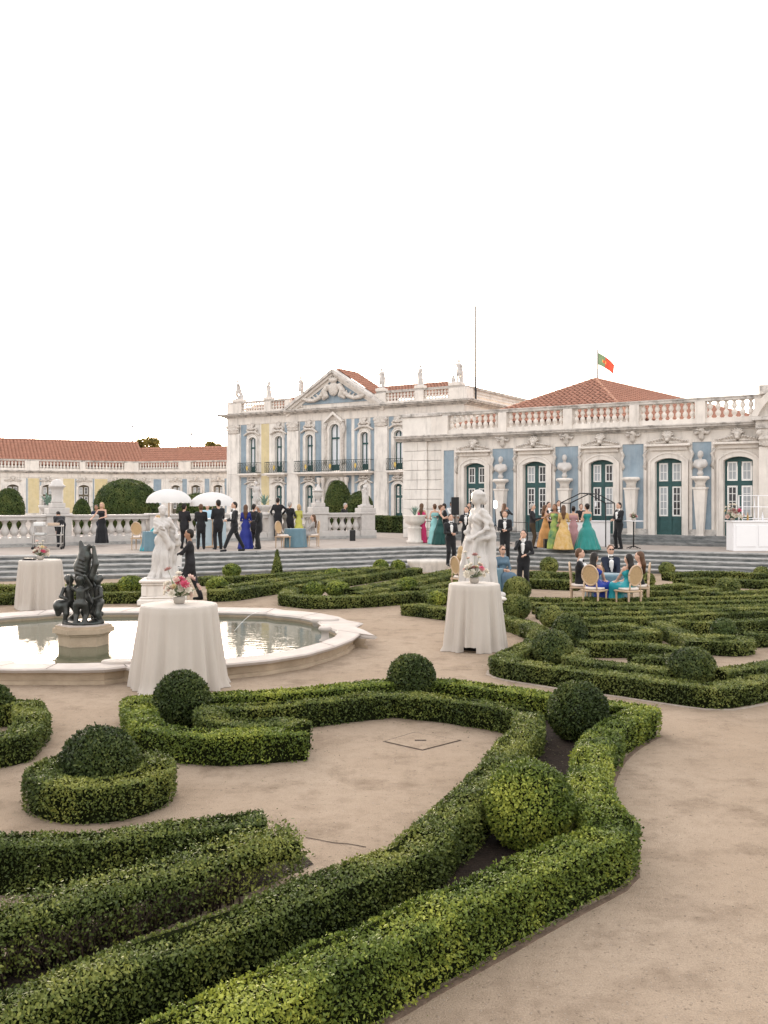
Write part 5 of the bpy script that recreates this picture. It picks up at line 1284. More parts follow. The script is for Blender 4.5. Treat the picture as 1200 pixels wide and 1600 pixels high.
for p_, o_, q_ in zip(wu, opu, opg):
    tall_window(mbk, o_[0], o_[1], o_[2] + 0.02, o_[3], o_[4])
    french_door(mbk, q_[0], q_[1], q_[2], q_[3], q_[4], rows=4, panel=0.6)
    for o2 in (o_, q_): surround(mbk, o2[0], o2[1], o2[2] if o2 is q_ else ZM + 0.02, o2[3], o2[4], 0.22, 0.10, stone)
    xm = (o_[0] + o_[1]) / 2
    if p_ != 523.5:
        child('window_crest', ORN['window'], mbk, (xm, -0.04, 8.28), scale=(1.15, 1.2, 1.0)); child('window_crest', ORN['window'], mbk, (xm, -0.04, 4.10), scale=(1.1, 1.2, 0.75))
    else:
        b = MB(); b.prism_xz([(xm - 1.0, 9.0), (xm - 0.85, 8.9), (xm, 9.55), (xm + 0.85, 8.9), (xm + 1.0, 9.0), (xm, 9.78)][::-1], -0.35, -0.002); b.build('window_hood', stone, mbk)
        for sx in (-1, 1): b = MB(); b.tube([(xm + sx * 0.8, -0.12, 8.9), (xm + sx * 0.95, -0.2, 8.4), (xm + sx * 0.8, -0.15, 7.9), (xm + sx * 0.8, -0.1, 6.4), (xm + sx * 0.95, -0.12, 5.6)], [0.14, 0.2, 0.13, 0.12, 0.16], 7); b.build('scroll', carved, mbk)
        for sx in (-1, 1):
            for dx in (0.95, 1.35): b = MB(); b.lathe([(0.17, ZB - 0.1), (0.17, ZB + 0.15), (0.13, ZB + 0.2), (0.11, 4.0), (0.17, 4.15), (0.19, 4.4), (0.19, 4.5)], (xm + sx * dx, -0.35, 0), 12); b.build('column', stone_pink, mbk)
for a, c, d_ in ((378, 408, 0.55), (420, 450, 0.55), (468, 584, 0.75), (609, 638, 0.55), (650, 680, 0.55), (690, 716, 0.55)): railing(mbk, X(a), X(c), d_, ZM - 0.05)
# pilasters, coloured fields
for a, c in ((356, 376), (450, 468), (586, 607), (636, 650), (716, 725.5)):
    b = MB(); b.bbox(X(a), X(c), -0.16, 0.0, ZB - 0.3, ZM - 0.12, 0.012); b.build('pilaster', stone, mbk)
    b = MB(); b.bbox(X(a) + 0.02, X(c) - 0.02, -0.155, 0.0, ZM - 0.11, ZE - 1.35, 0.012); b.build('pilaster', stone, mbk)
    child('pilaster_capital', ORN['capital'], mbk, ((X(a) + X(c)) / 2, -0.12, ZE - 1.35), scale=((X(c) - X(a)) / 1.0, 1, 1.15))
    b = MB(); b.bbox(X(a) - 0.06, X(c) + 0.06, -0.22, 0.0, ZB - 0.42, ZB + 0.5, 0.03); b.build('pilaster_base', stone_pink, mbk)
for a, c, m_ in ((408.5, 420.5, yellow_w), (376.8, 385.5, blue_w), (445, 449.4, blue_w), (469, 476.5, blue_w), (492.5, 502, blue_w), (541.5, 549, blue_w), (554, 561, blue_w), (579, 585.6, blue_w), (607.8, 615, blue_w)):
    for z0, z1 in ((ZB + 0.1, ZM - 0.25), (ZM - 0.05, ZE - 0.62)):
        b = MB(); b.box(X(a), X(c), -0.02, 0.0, z0, z1); b.build('colour_field', m_, mbk)
b = MB(); b.box(0.0, xR, -0.05, 0.0, ZE - 0.6, ZE); b.build('frieze', stone_pink, mbk)
st_m = [(0, 0.10, 0.12), (0.10, 0.20, 0.32), (0.20, 0.30, 0.55), (0.30, 0.36, 0.62)]
cornice(mbk, -0.1, xR + 0.1, ZE, st_m, ret=1.0)
b = MB()
for dz0, dz1, pr in st_m: b.box(xR + 0.0, xR + pr, 0.31, 12, ZE + dz0, ZE + dz1)
b.build('cornice', stone_grey, mbk)
ZP, ZT = ZE + 0.37, 11.15
BAL_M = baluster_mesh(ZT - 0.16 - ZP - 0.21, 0.12, stone_pink, 8)
parapet(mbk, 0.05, X(452), [(X(366), 1.6), (X(418), 0.7), (X(449), 0.5)], ZP, ZT, BAL_M, 0.6, 0.27, y=0.02)
parapet(mbk, X(588), xR, [(X(594), 1.0), (X(655), 0.75), (X(715), 1.45)], ZP, ZT, BAL_M, 0.6, 0.27, y=0.02)
side = empty('side_parapet', (xR, 0.4, 0), math.pi / 2, parent=mbk)
parapet(side, 0.02, 11.4, [(0.5, 0.9), (11.1, 0.5)], ZP, ZT, BAL_M, 0.6, 0.27, y=0.0)
b = MB(); b.box(X(447), X(603), 0.0, 0.45, ZE + 0.365, ZE + 0.75); b.build('pediment_base', stone_pink, mbk)
pa, pb, pm = X(445), X(605), X(524); zA = 13.15; z0 = ZE + 0.37
b = MB(); b.prism_xz([(pa + 1.0, z0 + 0.35), (pb - 1.0, z0 + 0.35), (pm, zA - 0.7)], -0.06, 0.4); b.build('tympanum', blue_w, mbk)
for q0, q1 in (((pa, z0), (pm, zA)), ((pm, zA), (pb, z0))):
    dx, dz = q1[0] - q0[0], q1[1] - q0[1]; l = math.hypot(dx, dz); nx, nz_ = dz / l, -dx / l
    for w0, w1, pr in ((0.0, 0.22, 0.55), (0.222, 0.40, 0.36), (0.402, 0.62, 0.16)):
        b = MB(); b.prism_xz([(q0[0] + nx * w1, q0[1] + nz_ * w1), (q1[0] + nx * w1, q1[1] + nz_ * w1), (q1[0] + nx * w0, q1[1] + nz_ * w0), (q0[0] + nx * w0, q0[1] + nz_ * w0)], -pr, 0.42 + w0 * 0.02); b.build('raking_cornice', stone_grey if pr > 0.5 else stone_pink, mbk)
child('pediment_carving', ORN['pediment'], mbk, (pm, -0.10, z0 + 0.42), scale=(1.18, 1.3, 0.98))
gr0, gr1 = Vector((pm, 0.3, zA + 0.06)), Vector((pm, 3.2, zA + 0.06))
zr2 = 11.0
tiled_roof(mbk, [((pb, 0.3, z0 + 0.05), (pb, 3.2, z0 + 0.05), gr1, gr0), ((pa, 3.2, z0 + 0.05), (pa, 0.3, z0 + 0.05), gr0, gr1)], [(gr0, gr1)], 0.3, 0.5, name='gable_roof')
tiled_roof(mbk, [((0.6, 1.2, zr2 - 0.4), (xR - 0.6, 1.2, zr2 - 0.4), (xR - 5, 6.5, zr2 + 1.35), (5, 6.5, zr2 + 1.35)), ((xR - 0.6, 1.2, zr2 - 0.4), (xR - 0.6, 11.8, zr2 - 0.4), (xR - 5, 6.5, zr2 + 1.35)), ((0.6, 11.8, zr2 - 0.4), (0.6, 1.2, zr2 - 0.4), (5, 6.5, zr2 + 1.35))], [((5, 6.5, zr2 + 1.35), (xR - 5, 6.5, zr2 + 1.35))], 0.3, 0.5)
b = MB(); b.box(0.5, xR - 0.5, 0.55, 12, ZE, ZE + 0.3); b.build('roof_deck', stone_grey, mbk)
# small far block right of the main block
FB = empty('palace_rear_block', FM.O + DV * (xR + 2) + NV * 17, FM.rz, label='small distant palace block with low red roof behind the main roof', cat='palace')
b = MB(); b.box(-3, 9, 0, 7, 0.7, 9.6); b.build('wall', stone, FB); b = MB(); b.box(-3.3, 9.3, -0.3, 7.3, 9.602, 9.9); b.build('cornice', stone_grey, FB)
parapet(FB, -3, 9, [(-2.7, 0.6), (1.5, 0.5), (5.5, 0.5), (8.7, 0.6)], 9.9, 10.9, None, 0.6, 0.27, y=0.0, stuff=True)
tiled_roof(FB, [((-2.6, 0.8, 10.3), (8.6, 0.8, 10.3), (3.5, 4, 11.6), (2.5, 4, 11.6)), ((8.6, 0.8, 10.3), (8.6, 7, 10.3), (3.5, 4, 11.6))], [((8.6, 0.8, 10.3), (3.5, 4, 11.6))], 0.3, 0.5)
# statues along the parapet
ped_z = ZT
for p_, kd, lab in ((369, 'raised', 'leftmost rooftop statue, raising one arm at the corner of the main block'), (418, 'robed', 'robed rooftop statue second from the left'), (467, 'soldier', 'rooftop statue just left of the pediment'), (594, 'soldier', 'rooftop statue just right of the pediment'), (655, 'robed', 'slim rooftop statue between pediment and right corner'), (715, 'raised', 'rooftop statue group at the right corner, arm raised, beside the mast')):
    zz = ZT if p_ not in (467,) else z0 + 0.95
    loc = FM.O + DV * X(p_) + NV * 0.2
    s_ = empty('rooftop_statue', (loc.x, loc.y, zz), FM.rz, label=lab, cat='statue', group='statues along the palace roof')
    if p_ == 467: b = MB(); b.bbox(-0.4, 0.4, -0.3, 0.3, -0.75, 0.02, 0.02); b.build('pedestal', stone_pink, s_)
    b = MB(); b.bbox(-0.38, 0.38, -0.30, 0.30, 0.0, 0.22, 0.02); b.build('base', stone_pink, s_)
    child('figure', statue_me(kd, 0.03), s_, (0, 0, 0.22), (0, 0, R(random.uniform(-25, 25))), (0.98,) * 3 if p_ in (369, 715) else (0.9,) * 3)
    if p_ in (369, 715):
        f = SDF(); f.ell((0.5, 0, 0.25), (0.18, 0.16, 0.2)); f.ell((0.52, -0.03, 0.5), (0.1, 0.1, 0.12)); f.chain([(0.42, -0.1, 0.35), (0.3, -0.15, 0.5)], [0.06, 0.04]); f.cap((0.4, 0, 0.1), (0.65, -0.1, 0.05), 0.1)
        child('crouching_putto', f.mesh('crouching_putto', [marble], 0.035), s_, (0 if p_ == 369 else -0.95, 0, 0.2)); 
        b = MB(); b.bbox(0.30 if p_ == 369 else -0.75, 0.75 if p_ == 369 else -0.30, -0.28, 0.28, 0.003, 0.24, 0.02); b.build('base', stone_pink, s_)
# mast and flag
loc = FM.O + DV * X(729) + NV * 1.5
b = MB(); b.tube([(0, 0, 9.9), (0, 0, 17.2)], [0.08, 0.065], 6); b.build('lightning_mast', mat('mast_metal', (0.05, 0.05, 0.055), 0.6), loc=(loc.x, loc.y, 0), label='tall thin mast on the main roof beside the corner statue', cat='mast')
ap = FR.O + DV * ra.x + NV * (ra.y + 0.4)
fl = empty('flag_on_pole', (ap.x, ap.y, 0), label='green and red flag on a white pole at the roof ridge', cat='flag')
b = MB(); b.tube([(0, 0, zR - 0.2), (0, 0, zR + 1.75)], 0.042, 8); b.lathe([(0.01, zR + 1.74), (0.05, zR + 1.78), (0.05, zR + 1.82), (0.01, zR + 1.86)], (0, 0, 0), 8); b.build('pole', mat('grey_pole', (0.12, 0.12, 0.13), 0.5), fl)
fm = bpy.data.materials.new('flag_cloth'); fm.use_nodes = True; N = fm.node_tree.nodes; Lk = fm.node_tree.links
fp = N['Principled BSDF']; fp.inputs['Roughness'].default_value = 0.8
b = MB(); nu, nv_ = 18, 8; vs = []
for j in range(nv_ + 1):
    for i in range(nu + 1):
        u, v = i / nu, j / nv_
        vs.append((1.05 * u - 0.10 * u * u * (1 - v), 0.10 * math.sin(6 * u + 1.2 * v) * u, zR + 1.68 - 0.74 * (1 - v) * (1 - 0.25 * u) - 0.80 * u ** 1.3 + 0.05 * u * v))
for j in range(nv_):
    for i in range(nu): b.f.append([j * (nu + 1) + i, j * (nu + 1) + i + 1, (j + 1) * (nu + 1) + i + 1, (j + 1) * (nu + 1) + i]); b.mi.append(0 if i < nu * 0.4 else 1); b.sm.append(True)
b.v = vs
for k in range(nu * nv_):
    i, j = k % nu, k // nu; u, v = (i + 0.5) / nu, (j + 0.5) / nv_
    if math.hypot((u - 0.4) * 1.5, v - 0.5) < 0.17: b.mi[k] = 2
    if abs(u - 0.4) < 0.06 and abs(v - 0.5) < 0.16: b.mi[k] = 1
b.build('cloth', [mat('flag_green', (0.13, 0.20, 0.13), 0.8, trans=0.2), mat('flag_red', (0.40, 0.07, 0.045), 0.8, trans=0.2), mat('flag_yellow', (0.45, 0.30, 0.10), 0.8, trans=0.2)], fl)

# ---- left wing ----------------------------------------------------------
def lw_pt(px, d): return Vector(((px - CX) / FPX * d, d, 0))
def low_wing(name, Pa, Pb, pxo, wins, panels, label, ridge_h, dep=9.0, x_ext=0, rl=0.0, rr=0.0):
    fr = Frame(Pa, (Pb - Pa), pxo); w = empty(name, fr.O, fr.rz, label=label, cat='palace'); L_ = (Pb - fr.O).dot(fr.D) + x_ext
    op = [(fr.x(p_) - 0.55, fr.x(p_) + 0.55, ZB, 4.35, 0.2) for p_ in wins]
    open_wall(w, 0, L_, 0.5, 5.55, op, stone)
    for i, o_ in enumerate(op):
        french_door(w, *o_, rows=4, panel=0.7, curt=0b1010 if i % 2 else 0b0010, paint=mat('faded_brown_paint', (0.13, 0.11, 0.08), 0.6)); surround(w, *o_, w=0.25, d=0.1, m=stone)
        child('window_crest', ORN['door'], w, ((o_[0] + o_[1]) / 2, -0.03, 4.68), scale=(0.95, 1, 0.75))
    for a, c, m_ in panels:
        b = MB(); b.box(fr.x(a), fr.x(c), -0.02, 0.0, 1.4, 5.0); b.build('colour_field', m_, w)
    b = MB(); b.box(0, L_, -0.06, 0.0, 5.1, 5.55); b.build('frieze', stone_pink, w)
    cornice(w, 0, L_, 5.55, [(0, 0.1, 0.12), (0.1, 0.2, 0.3), (0.2, 0.28, 0.42)])
    n = max(2, int(L_ / 5)); parapet(w, 0, L_, [(0.3 + (L_ - 0.6) * i / n, 1.4 if i % 2 else 0.6) for i in range(n + 1)], 5.83, 6.95, None, 0.72, 0.33, stuff=True)
    tiled_roof(w, [((-0.2 - rl, 0.5, 6.3), (L_ + 0.2 + rr, 0.5, 6.3), (L_ + 0.2 + rr, 0.9 + dep / 2, ridge_h), (-0.2 - rl, 0.9 + dep / 2, ridge_h))], [((-0.2 - rl, 0.9 + dep / 2, ridge_h), (L_ + 0.2 + rr, 0.9 + dep / 2, ridge_h))], 0.36, 0.6)
    b = MB(); b.box(0, L_, 0.51, dep, 0.5, 6.3); b.build('rear_mass', stone, w)
    b = MB(); b.add([(-0.2 - rl, 0.9 + dep / 2, ridge_h), (L_ + 0.2 + rr, 0.9 + dep / 2, ridge_h), (L_ + 0.2 + rr, 0.9 + dep, 6.3), (-0.2 - rl, 0.9 + dep, 6.3)], [(0, 1, 2, 3)]); b.build('rear_roof', tile, w)
    return w
low_wing('palace_wing', lw_pt(-420, 84), lw_pt(209, 101), -420, (-330, -260, -195, -140, -85, -35, 20, 75, 131, 180), [(-20, 0, yellow_w), (44, 61, yellow_w), (99, 116, yellow_w), (148, 168, yellow_w), (62.5, 64.5, blue_w), (41, 43, blue_w), (117.5, 119.5, blue_w), (145, 147, blue_w), (-60, -45, yellow_w)],
         'far left palace wing with yellow fields and the low sun above its roof', 9.35, rr=1.5)
low_wing('palace_wing', lw_pt(209, 101), lw_pt(372, 97), 209, (226, 275, 306, 341), [(240, 252, blue_w), (285, 292, blue_w), (320, 327, blue_w), (351, 357, blue_w)], 'far palace wing with blue fields joining the main block on its left', 8.7, rl=9.0)
# ---------------------------------------------------------------- terrace balustrade
bl_px = [(-330, 866), (-60, 857.5), (0, 855), (230, 848.5), (440, 843.5), (582, 840.5)]
BL = [gp(x, y, TZ) for x, y in bl_px]
RT = 1.98
bal = empty('terrace_balustrade', (0, 0, 0), label='long white stone balustrade with fat double-bulb balusters along the terrace', cat='balustrade')
BAL_T = baluster_mesh(0.80, 0.172, marble, 14, prof=[(0.75, 0), (0.75, 0.05), (0.52, 0.09), (0.50, 0.14), (0.85, 0.22), (1.0, 0.32), (0.97, 0.42), (0.72, 0.55), (0.48, 0.68), (0.43, 0.78), (0.52, 0.86), (0.85, 0.93), (0.85, 1.0)])
def bl_at(px):
    k = (px - CX) / FPX
    for a, b_ in zip(BL[:-1], BL[1:]):
        d = b_ - a; den = d.x - k * d.y
        t = (k * a.y - a.x) / den if abs(den) > 1e-9 else -1
        if -1e-6 <= t <= 1 + 1e-6: return a + d * t
    return BL[-1]
def seg_box(m, a, b_, w, z0, z1, ext=0.0):
    t = (b_ - a).normalized(); n = Vector((-t.y, t.x, 0)) * (w / 2); a = a - t * ext; b_ = b_ + t * ext
    vs = [Vector((p.x, p.y, z)) for z in (z0, z1) for p in (a - n, b_ - n, b_ + n, a + n)]
    m.add(vs, [(3, 2, 1, 0), (4, 5, 6, 7), (0, 1, 5, 4), (1, 2, 6, 5), (2, 3, 7, 6), (3, 0, 4, 7)])
for i, (a, b_) in enumerate(zip(BL[:-1], BL[1:])):
    e = 0.002 * i
    for nm, w, z0, z1, mm in (('base_step', 0.85, TZ - 0.02, TZ + 0.13 + e, nose_m), ('plinth', 0.50, TZ + 0.13, TZ + 0.36 + e, marble), ('rail', 0.46, RT - 0.20, RT - 0.07 + e, marble), ('rail_cap', 0.58, RT - 0.07, RT + e, marble)):
        m = MB(); seg_box(m, a, b_, w, z0, z1); m.build(nm, mm, bal)
ped_px = [(-200, 0.7), (-60, 0.7), (89, 1.0), (243, 0.7), (425, 0.6), (497, 0.75), (571, 0.75)]
pp = []
for px, w in ped_px:
    c = bl_at(px); k = bl_at(px + 6) - bl_at(px - 6); rz = math.atan2(k.y, k.x); pp.append((c, w, rz))
    m = MB(); m.bbox(-w / 2 - 0.06, w / 2 + 0.06, -0.36, 0.36, TZ + 0.01, TZ + 0.40, 0.02); m.bbox(-w / 2, w / 2, -0.31, 0.31, TZ + 0.40, RT - 0.06, 0.015); m.bbox(-w / 2 - 0.06, w / 2 + 0.06, -0.36, 0.36, RT - 0.06, RT + 0.04, 0.02)
    m.build('pier', marble, bal, (c.x, c.y, 0), rz)
def walk(P, step):
    out = []; 
    for a, b_ in zip(P[:-1], P[1:]):
        n = max(1, int((b_ - a).length / step)); out += [a.lerp(b_, (i + 0.5) / n) for i in range(n)]
    return out
for q in walk(BL, 0.36):
    if q.x / q.y * FPX + CX < -40: continue
    if any((q - c).length < w / 2 + 0.16 for c, w, _ in pp): continue
    child('baluster', BAL_T, bal, (q.x, q.y, TZ + 0.345), scale=(1, 1, (RT - 0.19 - TZ - 0.345) / 0.80))
# urns and the small statue on the piers
def urn(c, rz, label, kind):
    u = empty('stone_urn', (c.x, c.y, RT + 0.04), rz, label=label, cat='urn')
    m = MB(); m.bbox(-0.42, 0.42, -0.32, 0.32, 0, 0.26, 0.02); m.bbox(-0.27, 0.27, -0.24, 0.24, 0.26, 0.46, 0.02); m.build('plinth', marble, u)
    m = MB()
    if kind == 'slim': m.lathe([(0.14, 0.46), (0.16, 0.50), (0.07, 0.56), (0.09, 0.62), (0.20, 0.75), (0.24, 0.92), (0.20, 1.0), (0.28, 1.03), (0.28, 1.07), (0.16, 1.10), (0.13, 1.20), (0.07, 1.27), (0.06, 1.32), (0.02, 1.36)], (0, 0, 0), 20)
    else: m.lathe([(0.22, 0.46), (0.24, 0.50), (0.20, 0.58), (0.22, 0.95), (0.27, 1.08), (0.33, 1.12), (0.33, 1.17), (0.26, 1.22), (0.20, 1.36), (0.10, 1.42), (0.02, 1.44)], (0, 0, 0), 20)
    m.build('vase', marble, u)
urn(pp[2][0], pp[2][2], 'squat lidded stone urn on the left balustrade pier', 'fat')
urn(pp[5][0], pp[5][2], 'slim lidded marble urn on the balustrade pier before the clipped trees', 'slim')
c, w, rz = pp[6]; s_ = empty('garden_statue', (c.x, c.y, RT + 0.04), rz, label='small white statue turned sideways on the right end pier of the balustrade', cat='statue')
m = MB(); m.bbox(-0.42, 0.42, -0.33, 0.33, 0, 0.20, 0.02); m.bbox(-0.3, 0.3, -0.26, 0.26, 0.2, 0.34, 0.02); m.build('base', marble, s_)
child('figure', statue_me('robed', 0.022), s_, (0, 0, 0.34), (0, 0, R(-70)), (0.72, 0.72, 0.70))
# pale distant statue in the upper garden
c = atd(400, 800, 62); s_ = empty('garden_statue', (c.x, c.y, TZ), label='pale far statue behind the white parasols', cat='statue')
m = MB(); m.bbox(-0.55, 0.55, -0.5, 0.5, 0, 1.15, 0.04); m.build('pedestal', marble, s_)
child('figure', statue_me('raised', 0.022), s_, (0, 0, 1.15), (0, 0, R(30)), (1.15,) * 3)

# clipped trees behind the balustrade
def dome(px, pytop, d, wpx, label, leafm=None, zr=None):
    r = wpx * d / FPX / 2; top = EYE - (pytop - YH) / FPX * d; rz = (top - TZ) / 1.93 if zr is None else zr
    o = topiary(((px - CX) / FPX * d, d, TZ), r, label, rz, name='clipped_tree', leafm=leafm or leaf_tree, cat='clipped tree', group='big clipped trees behind the balustrade', lsc=0.9)
    o.location.z = top - 1.93 * rz if zr is None else TZ
    return o
dome(198, 749, 57, 98, 'broad clipped dome tree left of the parasols')
dome(14, 763, 57, 46, 'clipped dome tree at the left picture edge')
dome(128, 780, 52, 28, 'small low clipped bush left of the broad dome tree')
dome(528, 751, 60, 42, 'clipped tree behind the slim urn')
dome(562, 768, 58, 44, 'lower clipped tree behind the small pier statue')
dome(310, 771, 60, 66, 'clipped tree half hidden behind the parasols')
hb = [atd(584, 800, 56), atd(640, 800, 54)]
hedge([Vector((p.x, p.y, 0)) for p in hb], 1.2, 0.95, 'tall square hedge below the main block, right of the balustrade', smooth=0, leafm=leaf_tree, z0=TZ, lod=3, group=None)
# trees beyond the left wing roof
def far_tree(px, py, d, wpx, hpx, label):
    c = atd(px, py, d); r = wpx * d / FPX / 2; h_ = hpx * d / FPX
    t = empty('background_tree', (c.x, c.y, 0), label=label, cat='tree', group='trees beyond the far palace roof')
    m = MB(); m.tube([(0, 0, 0), (0.2, 0, c.z * 0.6), (0, 0, c.z)], [0.5, 0.4, 0.25], 7)
    for k in range(4): a = k * 1.6; m.tube([(0.1, 0, c.z * 0.7), (r * 0.5 * math.cos(a), r * 0.5 * math.sin(a), c.z + h_ * 0.15)], [0.2, 0.08], 5)
    m.build('trunk', wood_core, t)
    n = 2600; k = RNG.integers(0, 9, n); cen = RNG.normal(0, 1, (9, 3)) * np.array([r * 0.5, r * 0.4, h_ * 0.22]); P = cen[k] + RNG.normal(0, 1, (n, 3)) * np.array([r * 0.20, r * 0.20, h_ * 0.14])
    a, b_, rc = leaf_cloud(P + np.array([0, 0, c.z]), RNG.normal(0, 1, (n, 3)), np.full(n, 0.5), np.clip(RNG.normal(0.55, 0.2, n), 0, 1), False)
    child('crown', np_mesh('crown', a, [b_], [leaf_gold], None, rc), t)
far_tree(225, 698, 180, 52, 22, 'sunlit tree crowns beyond the far roof, next to the mast')
far_tree(335, 698, 190, 26, 14, 'small tree top beyond the far roof beside the main block')
far_tree(280, 704, 200, 60, 8, 'low line of tree tops beyond the far roof')
for px, pt, lab in ((207, 664, 'thin distant mast left of the sunlit tree crowns'), (299, 676, 'thin distant lamp mast between the far tree crowns')):
    c = atd(px, pt, 150); m = MB(); m.tube([(0, 0, 0), (0, 0, c.z)], [0.12, 0.06], 6); m.box(-0.25, 0.25, -0.1, 0.1, c.z - 0.5, c.z); m.build('mast', mat('far_grey', (0.4, 0.4, 0.42)), loc=(c.x, c.y, 0), label=lab, cat='mast')

# ---------------------------------------------------------------- sculptures in the garden
def pedestal_statue(px, pyb, kind, label, rot, ph, sc, vox, mat_=None):
    c = gp(px, pyb); s_ = empty('garden_statue', c, R(8), label=label, cat='statue')
    m = MB(); m.bbox(-0.55, 0.55, -0.55, 0.55, 0, 0.16, 0.03); m.bbox(-0.50, 0.50, -0.50, 0.50, 0.16, 0.22, 0.03); m.bbox(-0.42, 0.42, -0.42, 0.42, 0.22, ph - 0.14, 0.01); m.bbox(-0.47, 0.47, -0.47, 0.47, ph - 0.14, ph - 0.07, 0.03); m.bbox(-0.51, 0.51, -0.51, 0.51, ph - 0.07, ph, 0.02)
    for sx in (-1, 1): m.bbox(sx * 0.40 - 0.06, sx * 0.40 + 0.06, -0.46, 0.46, 0.23, ph - 0.15, 0.01)
    m.build('pedestal', stone_pink, s_)
    child('figure', statue_me(kind, vox), s_, (0, 0, ph - 0.012), (0, 0, R(rot)), (sc,) * 3)
pedestal_statue(254, 943, 'lady', 'white marble lady holding fruit, on a pedestal behind the fountain', 0, 0.62, 1.03, 0.018)
pedestal_statue(746, 965, 'turned', 'white marble woman in profile wrapped in a mantle, behind the second table', -70, 0.48, 1.30, 0.018)
# bronze putti carrying a dolphin
def bronze_group():
    s = SDF()
    def putto(cx, cy, rot, armup, ph):
        c_, s__ = math.cos(rot), math.sin(rot); T = lambda x, y, z: (cx + x * c_ - y * s__, cy + x * s__ + y * c_, z)
        for sx in (-1, 1):
            kx = sx * 0.07; s.chain([T(kx, 0.0, 0.40), T(kx * 1.4, -0.05 - 0.08 * (sx == ph), 0.22), T(kx * 1.2, 0.04 + 0.16 * (sx == ph), 0.05)], [0.078, 0.056, 0.038], 0, 0.02); s.cap(T(kx * 1.2, 0.03 + 0.16 * (sx == ph), 0.035), T(kx * 1.3, -0.08 + 0.16 * (sx == ph), 0.03), 0.036, 0.03, 0, 0.02)
        s.ell(T(0, 0.02, 0.42), (0.105, 0.09, 0.085), 0, 0.03); s.chain([T(0, -0.01, 0.47), T(0, 0, 0.65)], [0.082, 0.095], 0, 0.03)
        s.ell(T(0, -0.01, 0.845), (0.080, 0.088, 0.09), 0, 0.015); s.cap(T(0, 0, 0.7), T(0, 0, 0.79), 0.042, None, 0, 0.02); s.ell(T(0, 0.03, 0.88), (0.08, 0.072, 0.072), 0, 0.015); s.ell(T(0, -0.095, 0.835), (0.015, 0.02, 0.015), 0, 0.01)
        for sx in (-1, 1):
            e = T(sx * 0.20, -0.02, 0.74 if armup == sx or armup == 2 else 0.55); h_ = T(sx * 0.13, -0.13 if armup != 2 else 0.15, 0.95 if armup == sx or armup == 2 else 0.50)
            s.chain([T(sx * 0.12, 0, 0.69), e, h_], [0.042, 0.036, 0.030], 0, 0.02)
    putto(-0.29, 0.0, 0.9, 1, 1); putto(0.0, -0.20, math.pi, 2, 3); putto(0.28, 0.02, -0.9, -1, 3); putto(0.02, 0.25, 0, 2, 3)
    # dolphin: fat body standing on its tail, mouth upwards
    s.chain([(0.0, 0.05, 0.55), (-0.05, 0.04, 0.85), (-0.04, 0.02, 1.10), (0.02, 0.0, 1.30), (0.03, -0.02, 1.42)], [0.08, 0.125, 0.155, 0.13, 0.09], 0, 0.04)
    s.chain([(0.06, -0.03, 1.40), (0.12, -0.06, 1.50)], [0.07, 0.04], 0, 0.03); s.chain([(-0.03, 0.0, 1.42), (-0.06, 0.0, 1.56)], [0.07, 0.04], 0, 0.03)
    s.chain([(0.16, -0.02, 0.9), (0.24, -0.02, 1.15), (0.20, -0.02, 1.48)], [0.07, 0.06, 0.035], 0, 0.04)
    s.chain([(-0.36, -0.05, 0.42), (-0.46, -0.08, 0.36), (-0.48, -0.08, 0.22)], [0.05, 0.11, 0.06], 0, 0.04); s.ell((-0.46, -0.06, 0.38), (0.12, 0.05, 0.10), 0, 0.03)
    for i in range(5): s.cap((-0.13 + 0.02 * i, -0.12, 0.98 + 0.07 * i), (0.09 - 0.01 * i, -0.16, 0.94 + 0.07 * i), 0.022, 0.02, 0, 0.02)
    s.chain([(0.02, 0.06, 0.5), (0.10, 0.16, 0.25), (0.22, 0.14, 0.12), (0.32, 0.05, 0.2)], [0.09, 0.07, 0.05, 0.06], 0, 0.03)
    s.ell((0, 0.02, 0.04), (0.36, 0.31, 0.06), 0, 0.04)
    return s.mesh('bronze_figures', [bronze], 0.02)
c = gp(131, 1013, WZ); c = c * ((c.y + 0.42) / c.y); br = empty('bronze_putti_group', (c.x, c.y, WZ - 0.17), label='dark bronze cherubs carrying a dolphin on a stone block in the fountain', cat='sculpture')
hexp = lambda r_: [(r_ * math.cos(a), r_ * 0.9 * math.sin(a)) for a in [R(15 + 60 * k) for k in range(6)]]
m = MB()
for r0, z0, z1 in ((0.46, 0.0, 0.16), (0.41, 0.16, 0.34), (0.44, 0.34, 0.38), (0.50, 0.38, 0.46), (0.46, 0.46, 0.50)): m.prism(hexp(r0), z0, z1)
m.build('pedestal', basin_side, br); m = MB(); m.prism(hexp(0.43), 0.50, 0.515); m.build('pedestal_top', basin_m, br)
child('figures', bronze_group(), br, (0, 0, 0.50), (0, 0, 0), (0.84, 0.84, 0.88))

